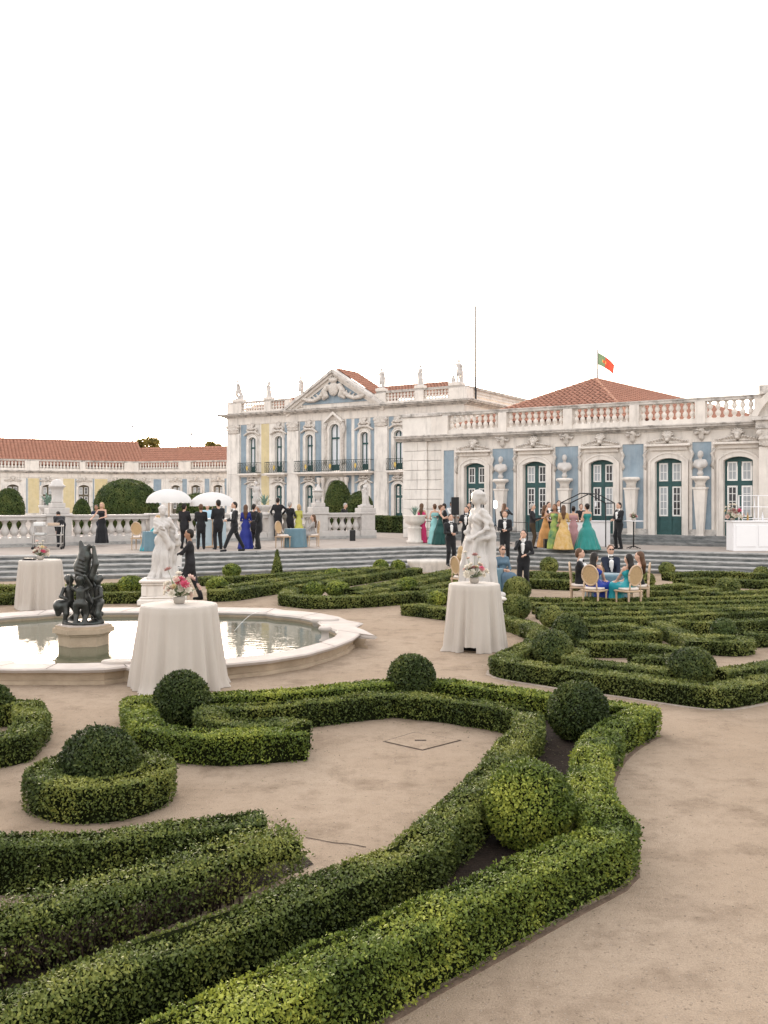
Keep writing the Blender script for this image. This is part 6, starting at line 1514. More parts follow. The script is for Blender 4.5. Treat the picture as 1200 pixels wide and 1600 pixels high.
# stone trough and big planter by the steps
c = gp(671, 893, 0.0); m = MB(); t_ = empty('stone_trough', c, label='low ribbed stone trough at the foot of the steps', cat='trough')
vs = []; nseg = 40
for z, f in ((0.0, 0.80), (0.12, 0.84), (0.30, 1.0), (0.36, 1.04), (0.42, 1.04), (0.42, 0.94), (0.33, 0.9)):
    for k in range(nseg):
        a = 2 * math.pi * k / nseg; rb = 1 + (0.025 if (k % 2 and 0.05 < z < 0.34) else 0)
        vs.append((0.78 * f * rb * math.cos(a), 0.42 * f * rb * math.sin(a), z))
fs = [(i * nseg + k, i * nseg + (k + 1) % nseg, (i + 1) * nseg + (k + 1) % nseg, (i + 1) * nseg + k) for i in range(6) for k in range(nseg)] + [tuple(6 * nseg + k for k in range(nseg))]
m.add(vs, fs, True); m.build('bowl', stone_pink, t_)
def agave(parent, z, n, L_, m_):
    for i in range(n):
        a = i * 2.4; tl = 0.25 + 0.9 * (i / n); b = MB(); pts = []
        d = Vector((math.cos(a), math.sin(a), 0)); s__ = Vector((-math.sin(a), math.cos(a), 0)); vs = []
        for k in range(6):
            t = k / 5; p = d * (math.sin(tl * (0.4 + 0.6 * t)) * L_ * t) + Vector((0, 0, math.cos(tl * (0.4 + 0.6 * t)) * L_ * t)); w = 0.055 * (1 - t) ** 0.6 * (0.6 + 1.2 * t) + 0.002
            vs += [p + s__ * w, p - Vector((0, 0, 0.02 * (1 - t))), p - s__ * w]
        b.add(vs, [(3 * k + j, 3 * k + j + 1, 3 * k + j + 4, 3 * k + j + 3) for k in range(5) for j in range(2)], True)
        b.build('leaf', m_, parent, (0, 0, z))
agave_m = mat('agave_leaf', (0.16, 0.25, 0.20), 0.5, 0.25, 8, trans=0.1)
def planter(c, zb, label, kind):
    p_ = empty('agave_planter', (c.x, c.y, zb), label=label, cat='planter'); m = MB()
    if kind == 'big':
        prof = [(0.52, 0), (0.52, 0.12), (0.42, 0.16), (0.40, 0.72), (0.46, 0.78), (0.44, 0.82), (0.32, 0.88), (0.36, 0.94), (0.58, 1.05), (0.68, 1.22), (0.66, 1.34), (0.70, 1.38), (0.70, 1.46), (0.60, 1.46), (0.58, 1.38)]
        m.lathe(prof, (0, 0, 0), 24); m.build('urn', stone_pink, p_); agave(p_, 1.38, 16, 0.62, agave_m)
    else:
        m.lathe([(0.2, 0), (0.22, 0.05), (0.12, 0.1), (0.25, 0.25), (0.36, 0.4), (0.38, 0.5), (0.32, 0.5), (0.30, 0.45)], (0, 0, 0), 18); m.build('urn', marble, p_); agave(p_, 0.45, 14, 0.62, agave_m)
    return p_
planter(gp(648, 848.5, TZ), TZ, 'tall stone urn with agave standing on the terrace by the corner pier', 'big').scale = (0.70, 0.70, 0.84)
for px, lab in ((58, 'agave in a stone bowl behind the balustrade, left of the lidded urn'), (408, 'agave in a stone bowl behind the balustrade, left of the slim urn'), ):
    c = bl_at(px) + Vector((0, 1.2, 0)); m = MB(); p0 = empty('planter_pier', (c.x, c.y, TZ), label='plain stone block carrying the ' + lab.split(' behind')[0] + (' at left' if px < 100 else ' near the slim urn'), cat='pier'); m.bbox(-0.4, 0.4, -0.35, 0.35, 0, 1.16, 0.02); m.build('block', marble, p0)
    planter(c, TZ + 1.16, lab, 'small')

# ---------------------------------------------------------------- draped cocktail tables
def cocktail_table(px, pyb, h, r_top, r_bot, label, n, seed, slit=False, flower_label=None, fl_seed=1):
    c = gp(px, pyb); t = empty('cocktail_table', c, label=label, cat='table', group='tall draped cocktail tables')
    m = MB(); m.lathe([(0.24, 0), (0.24, 0.015), (0.04, 0.04), (0.035, h - 0.06), (0.12, h - 0.03), (r_top - 0.01, h - 0.02), (r_top - 0.01, h - 0.004)], (0, 0, 0), 20); m.build('stand', black_metal, t)
    nu, zs = 160, [(0, r_top * 0.0), (0, r_top * 0.93), (-0.006, r_top * 0.985), (-0.02, r_top + 0.004)] 
    rnd = random.Random(seed); ph = rnd.uniform(0, 6); rings = []
    lev = [h + z for z, _ in zs[1:]]; rad = [r for _, r in zs[1:]]
    for k in range(1, 13): f = k / 12; lev.append(h - 0.02 - (h - 0.026) * f); rad.append(None)
    vs = [(0, 0, h)]; 
    for li, z in enumerate(lev):
        f = max(0, (h - 0.02 - z) / (h - 0.026))
        for k in range(nu):
            a = 2 * math.pi * k / nu
            if rad[li] is not None: r_ = rad[li]
            else:
                fold = math.sin(n * a + ph + 1.6 * math.sin(2 * a + ph) + 0.9 * math.sin(3 * a + seed)) * (0.45 + 0.25 * math.sin(4 * a + seed)) + 0.35 * math.sin((n * 2 - 5) * a + 2 * ph + f + 1.2 * math.sin(3 * a)) + 0.30 * math.sin(5 * a - ph)
                r_ = r_top + 0.004 + (r_bot - r_top) * f ** 1.15 + fold * 0.075 * f ** 0.7
                if f > 0.93: r_ += 0.05 * (f - 0.93) / 0.07 * max(0, math.sin(3 * a + ph))
            vs.append((r_ * math.cos(a), r_ * math.sin(a), max(z, 0.006)))
    fs = [(0, 1 + k, 1 + (k + 1) % nu) for k in range(nu)]
    nl = len(lev)
    for li in range(nl - 1):
        for k in range(nu):
            a0 = -math.pi / 2 - 0.30; ang = (2 * math.pi * k / nu + math.pi) % (2 * math.pi) - math.pi
            if slit and li >= nl - 2 and a0 - 0.24 < ang < a0 + 0.26: continue
            a = 1 + li * nu + k; b_ = 1 + li * nu + (k + 1) % nu; fs.append((a, a + nu, b_ + nu, b_))
    m = MB(); m.add(vs, fs, True); m.build('tablecloth', linen, t)
    return c
def flower_arrangement(c, z, label, seed, sc=1.0, menu=None):
    rnd = random.Random(seed); f = empty('flower_arrangement', (c.x, c.y, z), label=label, cat='flowers', group='flower arrangements on the cocktail tables')
    m = MB(); m.lathe([(0.05, 0), (0.07, 0.01), (0.085, 0.06), (0.08, 0.10), (0.07, 0.10)], (0, 0, 0), 14); m.build('bowl', mat('pewter_bowl', (0.40, 0.36, 0.32), 0.5), f)
    cols = [((0.74, 0.69, 0.60), 0.56), ((0.70, 0.52, 0.46), 0.22), ((0.62, 0.12, 0.20), 0.03), ((0.40, 0.22, 0.20), 0.14), ((0.68, 0.56, 0.32), 0.05)]
    pet = [mat('petal_%d' % i, c_, 0.7, 0.1, 30, trans=0.3) for i, (c_, _) in enumerate(cols)]
    blooms = []
    for pm in pet:
        m = MB()
        for ring, (nr, tilt, l) in enumerate(((5, 0.5, 0.6), (6, 0.95, 0.85), (7, 1.35, 1.0))):
            for k in range(nr):
                a = 2 * math.pi * k / nr + ring; d = Vector((math.cos(a) * math.sin(tilt), math.sin(a) * math.sin(tilt), math.cos(tilt))); s__ = Vector((-math.sin(a), math.cos(a), 0)); n_ = d.cross(s__)
                b0 = d * 0.1; m.add([b0 - s__ * 0.12, b0 + s__ * 0.12, d * 0.55 * l + s__ * 0.36 * l - n_ * 0.12, d * l + s__ * 0.14 + n_ * 0.05, d * l - s__ * 0.14 + n_ * 0.05, d * 0.55 * l - s__ * 0.36 * l - n_ * 0.12], [(0, 1, 2, 5), (5, 2, 3, 4)], True)
        blooms.append(m.mesh('blossom', pm))
    stem_m = mat('flower_stem', (0.10, 0.15, 0.05), 0.6); m = MB()
    for i in range(38):
        u = rnd.random(); k = 0; acc = 0
        for j, (_, w) in enumerate(cols):
            acc += w
            if u < acc: k = j; break
        a = rnd.uniform(0, 6.28); el = rnd.uniform(-0.1, 1.4); rr = rnd.uniform(0.10, 0.19) * sc
        p = Vector((math.cos(a) * math.cos(el) * rr, math.sin(a) * math.cos(el) * rr, 0.13 + math.sin(el) * rr * 0.9))
        if i < 7: p.z += rnd.uniform(0.05, 0.15) * sc; p.x -= 0.04
        if i == 7: k = 2; p = Vector((0.08, -0.13, 0.19)) * sc
        s_ = rnd.uniform(0.032, 0.055) * (1.0 if i == 7 else 1) * sc * 0.9
        d = (p - Vector((0, 0, 0.08))).to_track_quat('Z', 'Y').to_euler()
        child('blossom', blooms[k], f, tuple(p), d, (s_,) * 3); m.tube([(0, 0, 0.08), tuple(p)], 0.003, 4)
    m.build('stems', stem_m, f)
    m = MB()
    for i in range(26):
        a = rnd.uniform(0, 6.28); d = Vector((math.cos(a), math.sin(a), rnd.uniform(0.1, 1.2))).normalized(); s__ = Vector((-math.sin(a), math.cos(a), 0)); b0 = Vector((0, 0, 0.09)) + d * 0.05; L_ = rnd.uniform(0.08, 0.2) * sc
        m.add([b0, b0 + d * L_ * 0.5 + s__ * 0.018, b0 + d * L_, b0 + d * L_ * 0.5 - s__ * 0.018], [(0, 1, 2, 3)])
    m.build('foliage', leaf_near if False else mat('bouquet_leaf', (0.11, 0.16, 0.07), 0.6, trans=0.2), f)
c1 = cocktail_table(280, 1072, 1.12, 0.51, 0.63, 'nearest ivory draped cocktail table beside the fountain', 15, 3)
c2 = cocktail_table(741, 1014, 1.12, 0.43, 0.52, 'ivory draped cocktail table with a slit at its hem, in front of the profile statue', 14, 5, slit=True)
c3 = cocktail_table(63, 950, 1.14, 0.48, 0.54, 'ivory draped cocktail table behind the fountain at left', 13, 8)
flower_arrangement(c1, 1.122, 'white and pink bouquet on the nearest cocktail table', 1, 1.45)
flower_arrangement(c2, 1.122, 'white bouquet with a red rose on the table before the profile statue', 2, 1.35)
c3f = c3 + Vector((0.02, -0.05, 0)); flower_arrangement(c3f, 1.142, 'small bouquet on the cocktail table behind the fountain', 5, 1.15)
m = MB(); m.box(-0.14, 0.14, -0.08, 0.08, 0, 0.02); m.box(-0.12, 0.12, -0.07, 0.07, 0.021, 0.045); m.build('menu_stack', black_metal, loc=(c3.x - 0.22, c3.y - 0.1, 1.142), label='small dark stack of cards on the cocktail table behind the fountain', cat='cards')

# ---------------------------------------------------------------- furniture
def cane_chair():
    """Louis style chair: oval cane back, cushion, turned legs; faces -y"""
    t = empty('cane_chair', (0, 0, 0))
    m = MB(); m.bbox(-0.24, 0.24, -0.23, 0.23, 0.41, 0.455, 0.015); m.build('seat_rail', chair_wood, t)
    m = MB(); m.lathe([(0.20, 0.455), (0.235, 0.47), (0.235, 0.50), (0.20, 0.52), (0.02, 0.525)], (0, 0, 0), 18); m.build('cushion', cushion_m, t)
    for x, y in ((-0.20, -0.19), (0.20, -0.19), (-0.19, 0.20), (0.19, 0.20)):
        m = MB(); m.lathe([(0.014, 0), (0.018, 0.06), (0.026, 0.36), (0.03, 0.38), (0.03, 0.41)], (x, y, 0), 8); m.build('leg', chair_wood, t)
    cz = 0.80; el = [(0.205 * math.cos(a), 0.225 + 0.10 * (0.245 * math.sin(a)), cz + 0.235 * math.sin(a)) for a in np.linspace(0, 6.2832, 25)]
    m = MB(); m.tube(el, 0.022, 6); m.tube([(-0.17, 0.21, 0.44), (-0.16, 0.215, 0.63)], 0.018, 6); m.tube([(0.17, 0.21, 0.44), (0.16, 0.215, 0.63)], 0.018, 6); b_ = m.build('back_frame', chair_wood, t)
    m = MB(); m.add([(p[0] * 0.98, p[1] - 0.004, cz + (p[2] - cz) * 0.98) for p in el[:-1]], [tuple(range(24))]); m.add([(p[0] * 0.98, p[1] + 0.004, cz + (p[2] - cz) * 0.98) for p in el[:-1]], [tuple(range(23, -1, -1))]); m.build('cane_panel', cane_m, t)
    return t
chair_proto = cane_chair(); chair_first = [True]
def place_chair(loc, rz, label):
    o = chair_proto if chair_first[0] else copy_tree(chair_proto); chair_first[0] = False
    o.location = loc; o.rotation_euler.z = R(rz); o['label'] = label; o['category'] = 'chair'; o['group'] = 'oval-back cane chairs'
    return o
def cloth_table(c, zb, r, h, label, m_, n=9, seed=1):
    t = empty('guest_table', (c.x, c.y, zb), label=label, cat='table', group='low round tables in blue cloths'); nu = 72; vs = [(0, 0, h)]; lev = [(1.0, h), (1.01, h - 0.03), (1.03, h * 0.6), (1.07, h * 0.3), (1.11, 0.01)]
    for i, (f, z) in enumerate(lev):
        for k in range(nu): a = 2 * math.pi * k / nu; q = r * f + 0.035 * (h - z) / h * math.sin(n * a + seed); vs.append((q * math.cos(a), q * math.sin(a), z))
    fs = [(0, 1 + k, 1 + (k + 1) % nu) for k in range(nu)] + [(1 + i * nu + k, 1 + (i + 1) * nu + k, 1 + (i + 1) * nu + (k + 1) % nu, 1 + i * nu + (k + 1) % nu) for i in range(4) for k in range(nu)]
    m = MB(); m.add(vs, fs, True); m.build('tablecloth', m_, t); m = MB(); m.lathe([(0.22, 0.0), (0.22, 0.02), (0.03, 0.04), (0.03, h - 0.03), (r * 0.9, h - 0.025), (r * 0.9, h - 0.008)], (0, 0, 0), 14); m.build('stand', black_metal, t)
    return t
# parasols and the pale blue bar
def parasol(px, pytop, d, wpx, tilt, label):
    c = atd(px, pytop, d); r = wpx * d / FPX / 2; u = empty('parasol', (c.x, c.y, TZ), label=label, cat='parasol', group='white scalloped parasols'); H_ = c.z - TZ
    m = MB(); m.tube([(0, 0, 0), (0, 0, H_ - 0.02)], 0.025, 8); m.lathe([(0.3, 0), (0.3, 0.05), (0.05, 0.08)], (0, 0, 0), 16); m.build('pole', chair_wood, u)
    nu, nr = 64, 7; vs = []; 
    for i in range(nr + 1):
        f = i / nr
        for k in range(nu):
            a = 2 * math.pi * k / nu; sag = 0.5 * (1 - math.cos(8 * a)); rr = r * math.sin(f * 1.35) / math.sin(1.35) * (1 - 0.03 * sag * f); z = -0.50 * r * (1 - math.cos(f * 1.25)) / (1 - math.cos(1.25)) - 0.02 * sag * f
            vs.append((rr * math.cos(a), rr * math.sin(a), z))
    for k in range(nu):
        a = 2 * math.pi * k / nu; sc_ = abs(math.sin(12 * a)); vs.append((r * 1.0 * math.cos(a), r * 1.0 * math.sin(a), -0.50 * r - 0.07 - 0.05 * sc_))
    fs = [(i * nu + k, i * nu + (k + 1) % nu, (i + 1) * nu + (k + 1) % nu, (i + 1) * nu + k) for i in range(nr + 1) for k in range(nu)]
    m = MB(); m.add(vs, [tuple(reversed(f)) for f in fs], True); m.build('canopy', mat('white_canvas', (0.80, 0.79, 0.78), 0.85, 0.03, trans=0.35), u, (0, 0, H_))
    m = MB()
    for k in range(8):
        a = math.pi / 4 * k; m.tube([(0, 0, H_ - 0.03), (r * 0.5 * math.cos(a), r * 0.5 * math.sin(a), H_ - 0.17 * r), (r * 0.97 * math.cos(a), r * 0.97 * math.sin(a), H_ - 0.50 * r - 0.01)], 0.008, 4)
    m.build('ribs', chair_wood, u)
parasol(264, 764, 36.0, 70, 0, 'left one of the two white scalloped parasols')
parasol(332, 769, 36.6, 70, 0, 'right one of the two white scalloped parasols')
c = gp(330, 853, TZ); bb = empty('blue_bar', (c.x, c.y, TZ), R(10), label='pale blue panelled bar counter under the parasols', cat='bar')
pale_blue = mat('pale_blue_paint', (0.50, 0.62, 0.68), 0.5, 0.04, 3)
m = MB(); m.bbox(-0.6, 0.6, -0.3, 0.3, 0, 1.08, 0.01); m.build('counter', pale_blue, bb)
for x in (-0.3, 0.3): m = MB(); m.bbox(x - 0.26, x + 0.26, -0.325, -0.30, 0.1, 0.98, 0.01); m.build('front_panel', pale_blue, bb)
m = MB(); m.bbox(-0.66, 0.66, -0.36, 0.36, 1.08, 1.12, 0.01); m.build('top', white_paint, bb)
# white bar with back shelf at the right edge
c = gp(1146, 861, TZ); wb = empty('white_bar', (c.x + 0.0, c.y + 0.35, TZ), R(0), label='white panelled bar counter at the right picture edge', cat='bar')
wlac = mat('white_lacquer', (0.80, 0.79, 0.80), 0.4, 0.02, 3)
m = MB(); m.bbox(0, 2.6, -0.35, 0.35, 0, 1.06, 0.008); m.build('counter', wlac, wb)
for i in range(3): m = MB(); m.bbox(0.1 + 0.82 * i, 0.82 + 0.82 * i, -0.375, -0.35, 0.15, 0.95, 0.012); m.build('front_panel', wlac, wb)
m = MB(); m.bbox(-0.05, 2.65, -0.40, 0.40, 1.06, 1.11, 0.01); m.build('top', wlac, wb)
sh = empty('bar_shelf', (c.x + 0.75, c.y + 1.1, TZ), label='white metal bottle shelf standing behind the white bar', cat='shelf'); m = MB()
for x in (0, 0.6, 1.2, 1.8):
    for y in (0, 0.35): m.box(x - 0.02, x + 0.02, y - 0.02, y + 0.02, 0, 2.05)
m.build('posts', wlac, sh)
for z in (0.9, 1.15, 1.6, 2.03): m = MB(); m.box(-0.02, 1.82, -0.03, 0.38, z, z + 0.025); m.build('shelf_board', wlac, sh)
for i, (x, col) in enumerate(((0.15, (0.05, 0.09, 0.04)), (0.40, (0.35, 0.2, 0.06)), (0.95, (0.6, 0.6, 0.62)))):
    m = MB(); m.lathe([(0.036, 0), (0.038, 0.01), (0.038, 0.17), (0.014, 0.23), (0.014, 0.30)], (0, 0, 0), 10); m.build('bottle', mat('bottle_%d' % i, col, 0.1), loc=(c.x + 0.3 + x, c.y + 0.45, TZ + 1.112), label=('dark green bottle on the white bar', 'amber bottle on the white bar', 'clear bottle on the white bar, farthest right')[i], cat='bottle')
fb = Vector((c.x + 0.10, c.y + 0.35, 0)); flower_arrangement(fb, TZ + 1.112, 'large tall bouquet of mixed roses on the white bar', 11, 2.0)
# black high table, pergola frame with its bar, loudspeakers, rails
c = gp(990, 857.5, TZ); t = empty('poseur_table', (c.x, c.y, TZ), label='thin black-legged high table with a small flower bowl', cat='table')
m = MB()
for k in range(4): a = math.pi / 4 + math.pi / 2 * k; m.tube([(0, 0, 0.12), (0.30 * math.cos(a), 0.30 * math.sin(a), 0.015)], 0.016, 6)
m.tube([(0, 0, 0.05), (0, 0, 1.05)], 0.025, 8); m.build('pedestal', black_metal, t); m = MB(); m.lathe([(0.36, 1.05), (0.37, 1.06), (0.37, 1.075), (0.36, 1.08)], (0, 0, 0), 24); m.build('top', wlac, t)
flower_arrangement(c, TZ + 1.08, 'small white flower bowl on the thin black high table', 21, 0.9)
c = gp(918, 853, TZ); pg = empty('pergola', (c.x, c.y, TZ), FR.rz, label='black metal house-shaped frame standing over the teal-gown bar', cat='pergola'); hwd, dp = 0.95, 0.55
m = MB()
for y in (-dp, dp):
    for x in (-hwd, hwd): m.tube([(x, y, 0), (x, y, 1.75)], 0.022, 6)
    m.tube([(-hwd, y, 1.75), (-0.1, y, 2.15), (0.25, y, 2.12), (hwd, y, 1.75)], 0.022, 6)
for x, z in ((-hwd, 1.75), (hwd, 1.75), (-0.1, 2.15), (0.25, 2.12)): m.tube([(x, -dp, z), (x, dp, z)], 0.02, 6)
m.build('frame_tubing', black_metal, pg)
bc = empty('dj_bar', (c.x, c.y, TZ), FR.rz, label='white waist-high bar inside the black house-shaped frame', cat='bar'); m = MB(); m.bbox(-0.85, 0.85, -0.3, 0.3, 0, 1.0, 0.01); m.build('counter', wlac, bc); m = MB(); m.bbox(-0.9, 0.9, -0.36, 0.36, 1.0, 1.04, 0.01); m.build('top', wlac, bc)
def speaker(c, zb, w, d_, h, label, rz=0, stand=0.0):
    s_ = empty('loudspeaker', (c.x, c.y, zb), R(rz), label=label, cat='loudspeaker'); m = MB(); m.bbox(-w / 2, w / 2, -d_ / 2, d_ / 2, stand, stand + h, 0.015); m.build('cabinet', black_metal, s_); m = MB(); m.bbox(-w / 2 + 0.02, w / 2 - 0.02, -d_ / 2 - 0.012, -d_ / 2 + 0.003, stand + 0.02, stand + h - 0.02, 0.004); m.build('grille', mat('speaker_grille', (0.025, 0.025, 0.026), 0.8), s_)
    if stand:
        m = MB(); m.tube([(0, 0, 0.3), (0, 0, stand)], 0.02, 6)
        for k in range(3): a = 2.1 * k; m.tube([(0, 0, 0.55), (0.4 * math.cos(a), 0.4 * math.sin(a), 0.015)], 0.014, 5)
        m.build('tripod', black_metal, s_)
speaker(gp(861, 856.5, TZ), TZ, 0.55, 0.35, 0.36, 'black stage monitor on the terrace floor by the green gown')
speaker(gp(551, 845, TZ), TZ, 0.26, 0.25, 0.5, 'small black speaker at the foot of the balustrade')
speaker(gp(711, 843, TZ), TZ, 0.36, 0.32, 0.85, 'tall black loudspeaker on a tripod beside the corner pier', 0, 1.18)
def barrier(pxs, label):
    P = [gp(x, y, TZ) for x, y in pxs]; b_ = empty('barrier_rail', P[0], label=label, cat='railing'); m = MB()
    for p in P: q = p - P[0]; m = MB(); m.tube([q, q + Vector((0, 0, 0.95))], 0.022, 6); m.lathe([(0.13, 0), (0.13, 0.02), (0.03, 0.03)], tuple(q), 12); m.build('post', black_metal, b_)
    m = MB()
    for a, d_ in zip(P[:-1], P[1:]):
        for z in (0.94, 0.55): m.tube([a - P[0] + Vector((0, 0, z)), d_ - P[0] + Vector((0, 0, z))], 0.014, 5)
    m.build('rails', black_metal, b_)
barrier([(661, 847), (673, 848)], 'short black barrier rail left of the hugging couple')
barrier([(796, 850), (824, 852)], 'black barrier rail right of the photographer')
# service trolley
c = gp(75, 858, TZ); t = empty('service_trolley', (c.x, c.y, TZ), R(12), label='silver three-tier service trolley before the balustrade', cat='trolley'); steel = mat('brushed_steel', (0.42, 0.40, 0.38), 0.35, metal=0.7)
for x in (-0.52, 0.52):
    for y in (-0.25, 0.25): m = MB(); m.tube([(x, y, 0.1), (x, y, 0.95)], 0.016, 6); m.build('post', steel, t); m = MB(); m.lathe([(0.01, -0.04), (0.05, -0.03), (0.05, 0.03), (0.01, 0.04)], (0, 0, 0), 10); o = m.build('wheel', black_metal, t, (x, y, 0.051)); o.rotation_euler = (R(90), 0, 0)
for z in (0.20, 0.52, 0.86): m = MB(); m.bbox(-0.54, 0.54, -0.27, 0.27, z, z + 0.03, 0.008); m.build('shelf', steel, t)
for i, (x, z, cc_) in enumerate(((-0.25, 0.551, (0.75, 0.74, 0.72)), (0.2, 0.891, (0.55, 0.42, 0.32)), (-0.3, 0.891, (0.75, 0.74, 0.72)))):
    m = MB(); m.bbox(-0.18, 0.18, -0.14, 0.14, 0, 0.08 + 0.03 * i, 0.01); m.build('crate', mat('crate_%d' % i, cc_, 0.7), loc=(c.x + x, c.y + 0.2 * x, TZ + z), label=('white box on the middle shelf of the trolley', 'tan box on the top shelf of the trolley', 'white folded linen on the top shelf of the trolley')[i], cat='box')

# ---------------------------------------------------------------- people
tz = TZ; G = lambda px, py, z=TZ: gp(px, py, z)
teal = mat('teal_satin', (0.005, 0.18, 0.16), 0.4, 0.15, 4, sheen=0.3); royal = mat('royal_blue_cloth', (0.016, 0.026, 0.20), 0.6, 0.15, 4); cobalt = mat('cobalt_cloth', (0.02, 0.045, 0.30), 0.55, 0.2, 4)
yellow_f = mat('yellow_floral_cloth', (0.46, 0.28, 0.06), 0.7, 0.0, 9, col2=(0.56, 0.40, 0.22)); pink_c = mat('dusty_pink_cloth', (0.44, 0.24, 0.25), 0.7, 0.12, 5); orange_c = mat('apricot_cloth', (0.52, 0.26, 0.09), 0.7, 0.12, 5)
green_c = mat('green_yellow_print', (0.02, 0.14, 0.10), 0.7, 0.0, 3, col2=(0.42, 0.48, 0.10)); dkgreen = mat('dark_green_cloth', (0.008, 0.055, 0.05), 0.6, 0.2, 5); aqua_g = mat('pale_aqua_cloth', (0.25, 0.50, 0.50), 0.6, 0.12, 5)
magenta = mat('magenta_cloth', (0.55, 0.035, 0.14), 0.6, 0.15, 5); lime = mat('lime_cloth', (0.42, 0.41, 0.09), 0.7, 0.12, 5); slate = mat('slate_blue_cloth', (0.085, 0.14, 0.19), 0.7, 0.15, 5); turq = mat('turquoise_satin', (0.03, 0.33, 0.38), 0.4, 0.15, 5); navy = mat('navy_cloth', (0.010, 0.016, 0.035), 0.75, 0.2, 5); shawl = mat('grey_shawl', (0.30, 0.28, 0.27), 0.9, 0.1, 6); plum = mat('plum_cloth', (0.16, 0.06, 0.16), 0.7, 0.1, 6); lblue = mat('light_blue_shirt', (0.36, 0.52, 0.62), 0.8, 0.08, 5)
char = mat('charcoal_cloth', (0.022, 0.021, 0.024), 0.85, 0.3, 6)
suit = dict(shirt=True, bow=True)
# waiter in the garden (nearest person)
w_ = person(gp(297, 938), -80, 'waiter in black with a tray and white napkin walking past the fountain', 1.80, skin_d, topm=char, arms='tray', legs='walk', stride=0.26, vox=0.02, lean=0.03)
wx, wy, wz_ = w_.location
tr = empty('serving_tray', (wx - 0.55, wy - 0.06, 1.17), label='small dark round tray carried by the walking waiter', cat='tray'); m = MB(); m.lathe([(0.17, 0.0), (0.20, 0.006), (0.20, 0.02), (0.185, 0.022), (0.18, 0.012)], (0, 0, 0), 20); m.build('dish', black_metal, tr)
m = MB(); vs = []
for i in range(6):
    for j in range(5): vs.append((-0.30 + 0.035 * j + 0.006 * math.sin(i), -0.12 + 0.012 * math.sin(j * 2 + i), 1.16 - 0.058 * i + 0.02 * (j == 2)))
m.add(vs, [(i * 5 + j, i * 5 + j + 1, (i + 1) * 5 + j + 1, (i + 1) * 5 + j) for i in range(5) for j in range(4)], True)
m.add([(v[0], v[1] + 0.012, v[2]) for v in vs], [((i + 1) * 5 + j, (i + 1) * 5 + j + 1, i * 5 + j + 1, i * 5 + j) for i in range(5) for j in range(4)], True)
m.build('napkin', shirt_m, loc=(wx, wy - 0.12, 0), label='white napkin folded over the walking waiter\'s forearm', cat='napkin')
# by the balustrade, left
bw = bl_at(72) + Vector((0.0, 1.3, 0)); person((bw.x, bw.y, tz), 90, 'man in black shirt behind the balustrade left of the lidded urn', 1.80, skin_l, topm=char, arms='hold')
c = G(92, 855.5); person((c.x, c.y + 0.25, tz), -150, 'person in black bending over the service trolley', 1.7, skin_l, topm=black_m, arms='reach', lean=0.95)
c = G(159, 853.5); person((c.x, c.y, tz + 0.13), 0, 'blonde woman in a long black dress leaning on the balustrade', 1.64, skin_l, hair_bl, topm=black_m, female=True, gown=True, arms='lean', hair='bob', sleeves=False, skirt_r=0.24)
place_chair(G(217, 859), 170, 'cane chair with its back to the balustrade, left of the turquoise dress')
c = G(246, 860.5); person(c, -60, 'seated guest in a shiny turquoise dress near the parasols', 1.68, skin_l, hair_bl, topm=turq, female=True, sit=True, gown=True, arms='lap', hair='bob')
place_chair(c, -60, 'cane chair under the guest in turquoise')
cloth_table(G(236, 861), tz, 0.30, 0.72, 'small round table in teal cloth half hidden by the marble lady', aqua_cloth)
person(G(288, 857.5), 165, 'man in a black suit, leftmost at the blue bar, seen from behind', 1.72, skin_l, topm=char, arms='hold')
person(G(314, 858.5), -170, 'second man from the left at the blue bar, back turned', 1.70, skin_l, hair_br, topm=black_m, arms='hold')
c = G(324, 849); person(c, 10, 'bartender in a light blue shirt behind the blue bar', 1.72, skin_l, hair_gr, topm=lblue, arms='hold')
person(G(341, 858.5), -150, 'tall man in black at the right end of the blue bar', 1.86, skin_l, topm=black_m, arms='hold')
person(G(366, 861.5), -60, 'waiter in a tuxedo striding left across the terrace with a tray', 1.78, skin_l, topm=black_m, arms='hold', legs='walk', stride=0.40, vox=0.022, **suit)
person(G(384, 857.5), 185, 'woman in a long royal blue gown seen from behind', 1.68, skin_l, hair_br, topm=royal, female=True, gown=True, arms='hold', hair='long', sleeves=True, skirt_r=0.27)
person(G(397, 855), 150, 'man in black half hidden behind the royal blue gown', 1.70, skin_l, topm=char, arms='hold')
person(G(405, 858), -100, 'stout man in a black suit right of the royal blue gown', 1.66, skin_d, hair_gr, topm=black_m, arms='hold')
c = bl_at(437) + Vector((0, -0.75, 0)); person((c.x, c.y, tz + 0.13), 175, 'man in black with arms spread on the balustrade', 1.85, skin_l, topm=black_m, arms='wide')
c = bl_at(456) + Vector((0, -0.9, 0)); person((c.x, c.y, tz), 150, 'bald man in a black suit beside the yellow dress', 1.80, skin_l, hair_gr, topm=black_m, arms='widel')
c = bl_at(470) + Vector((0, -1.1, 0)); person((c.x, c.y, tz), -150, 'woman in a lime yellow dress by the balustrade', 1.68, skin_l, hair_bl, topm=lime, female=True, gown=True, arms='hold', hair='bob', skirt_r=0.24)
cloth_table(G(461, 855), tz, 0.42, 0.74, 'round table in blue cloth by the balustrade gap', aqua_cloth, 9, 2)
place_chair(G(442, 856), 60, 'cane chair on the left of the blue table by the balustrade')
c = G(489, 854.5); person(c, -75, 'seated woman with a grey shawl and plum skirt, back turned', 1.66, skin_l, hair_br, topm=shawl, female=True, sit=True, gown=True, arms='lap', hair='long'); place_chair(c, -75, 'cane chair under the woman in the grey shawl')
c = bl_at(533) + Vector((0, 1.5, 0)); person((c.x, c.y, tz), 60, 'grey-haired man in black seated behind the balustrade', 1.75, skin_l, hair_gr, topm=black_m, arms='hold', sit=False, lean=0.25)
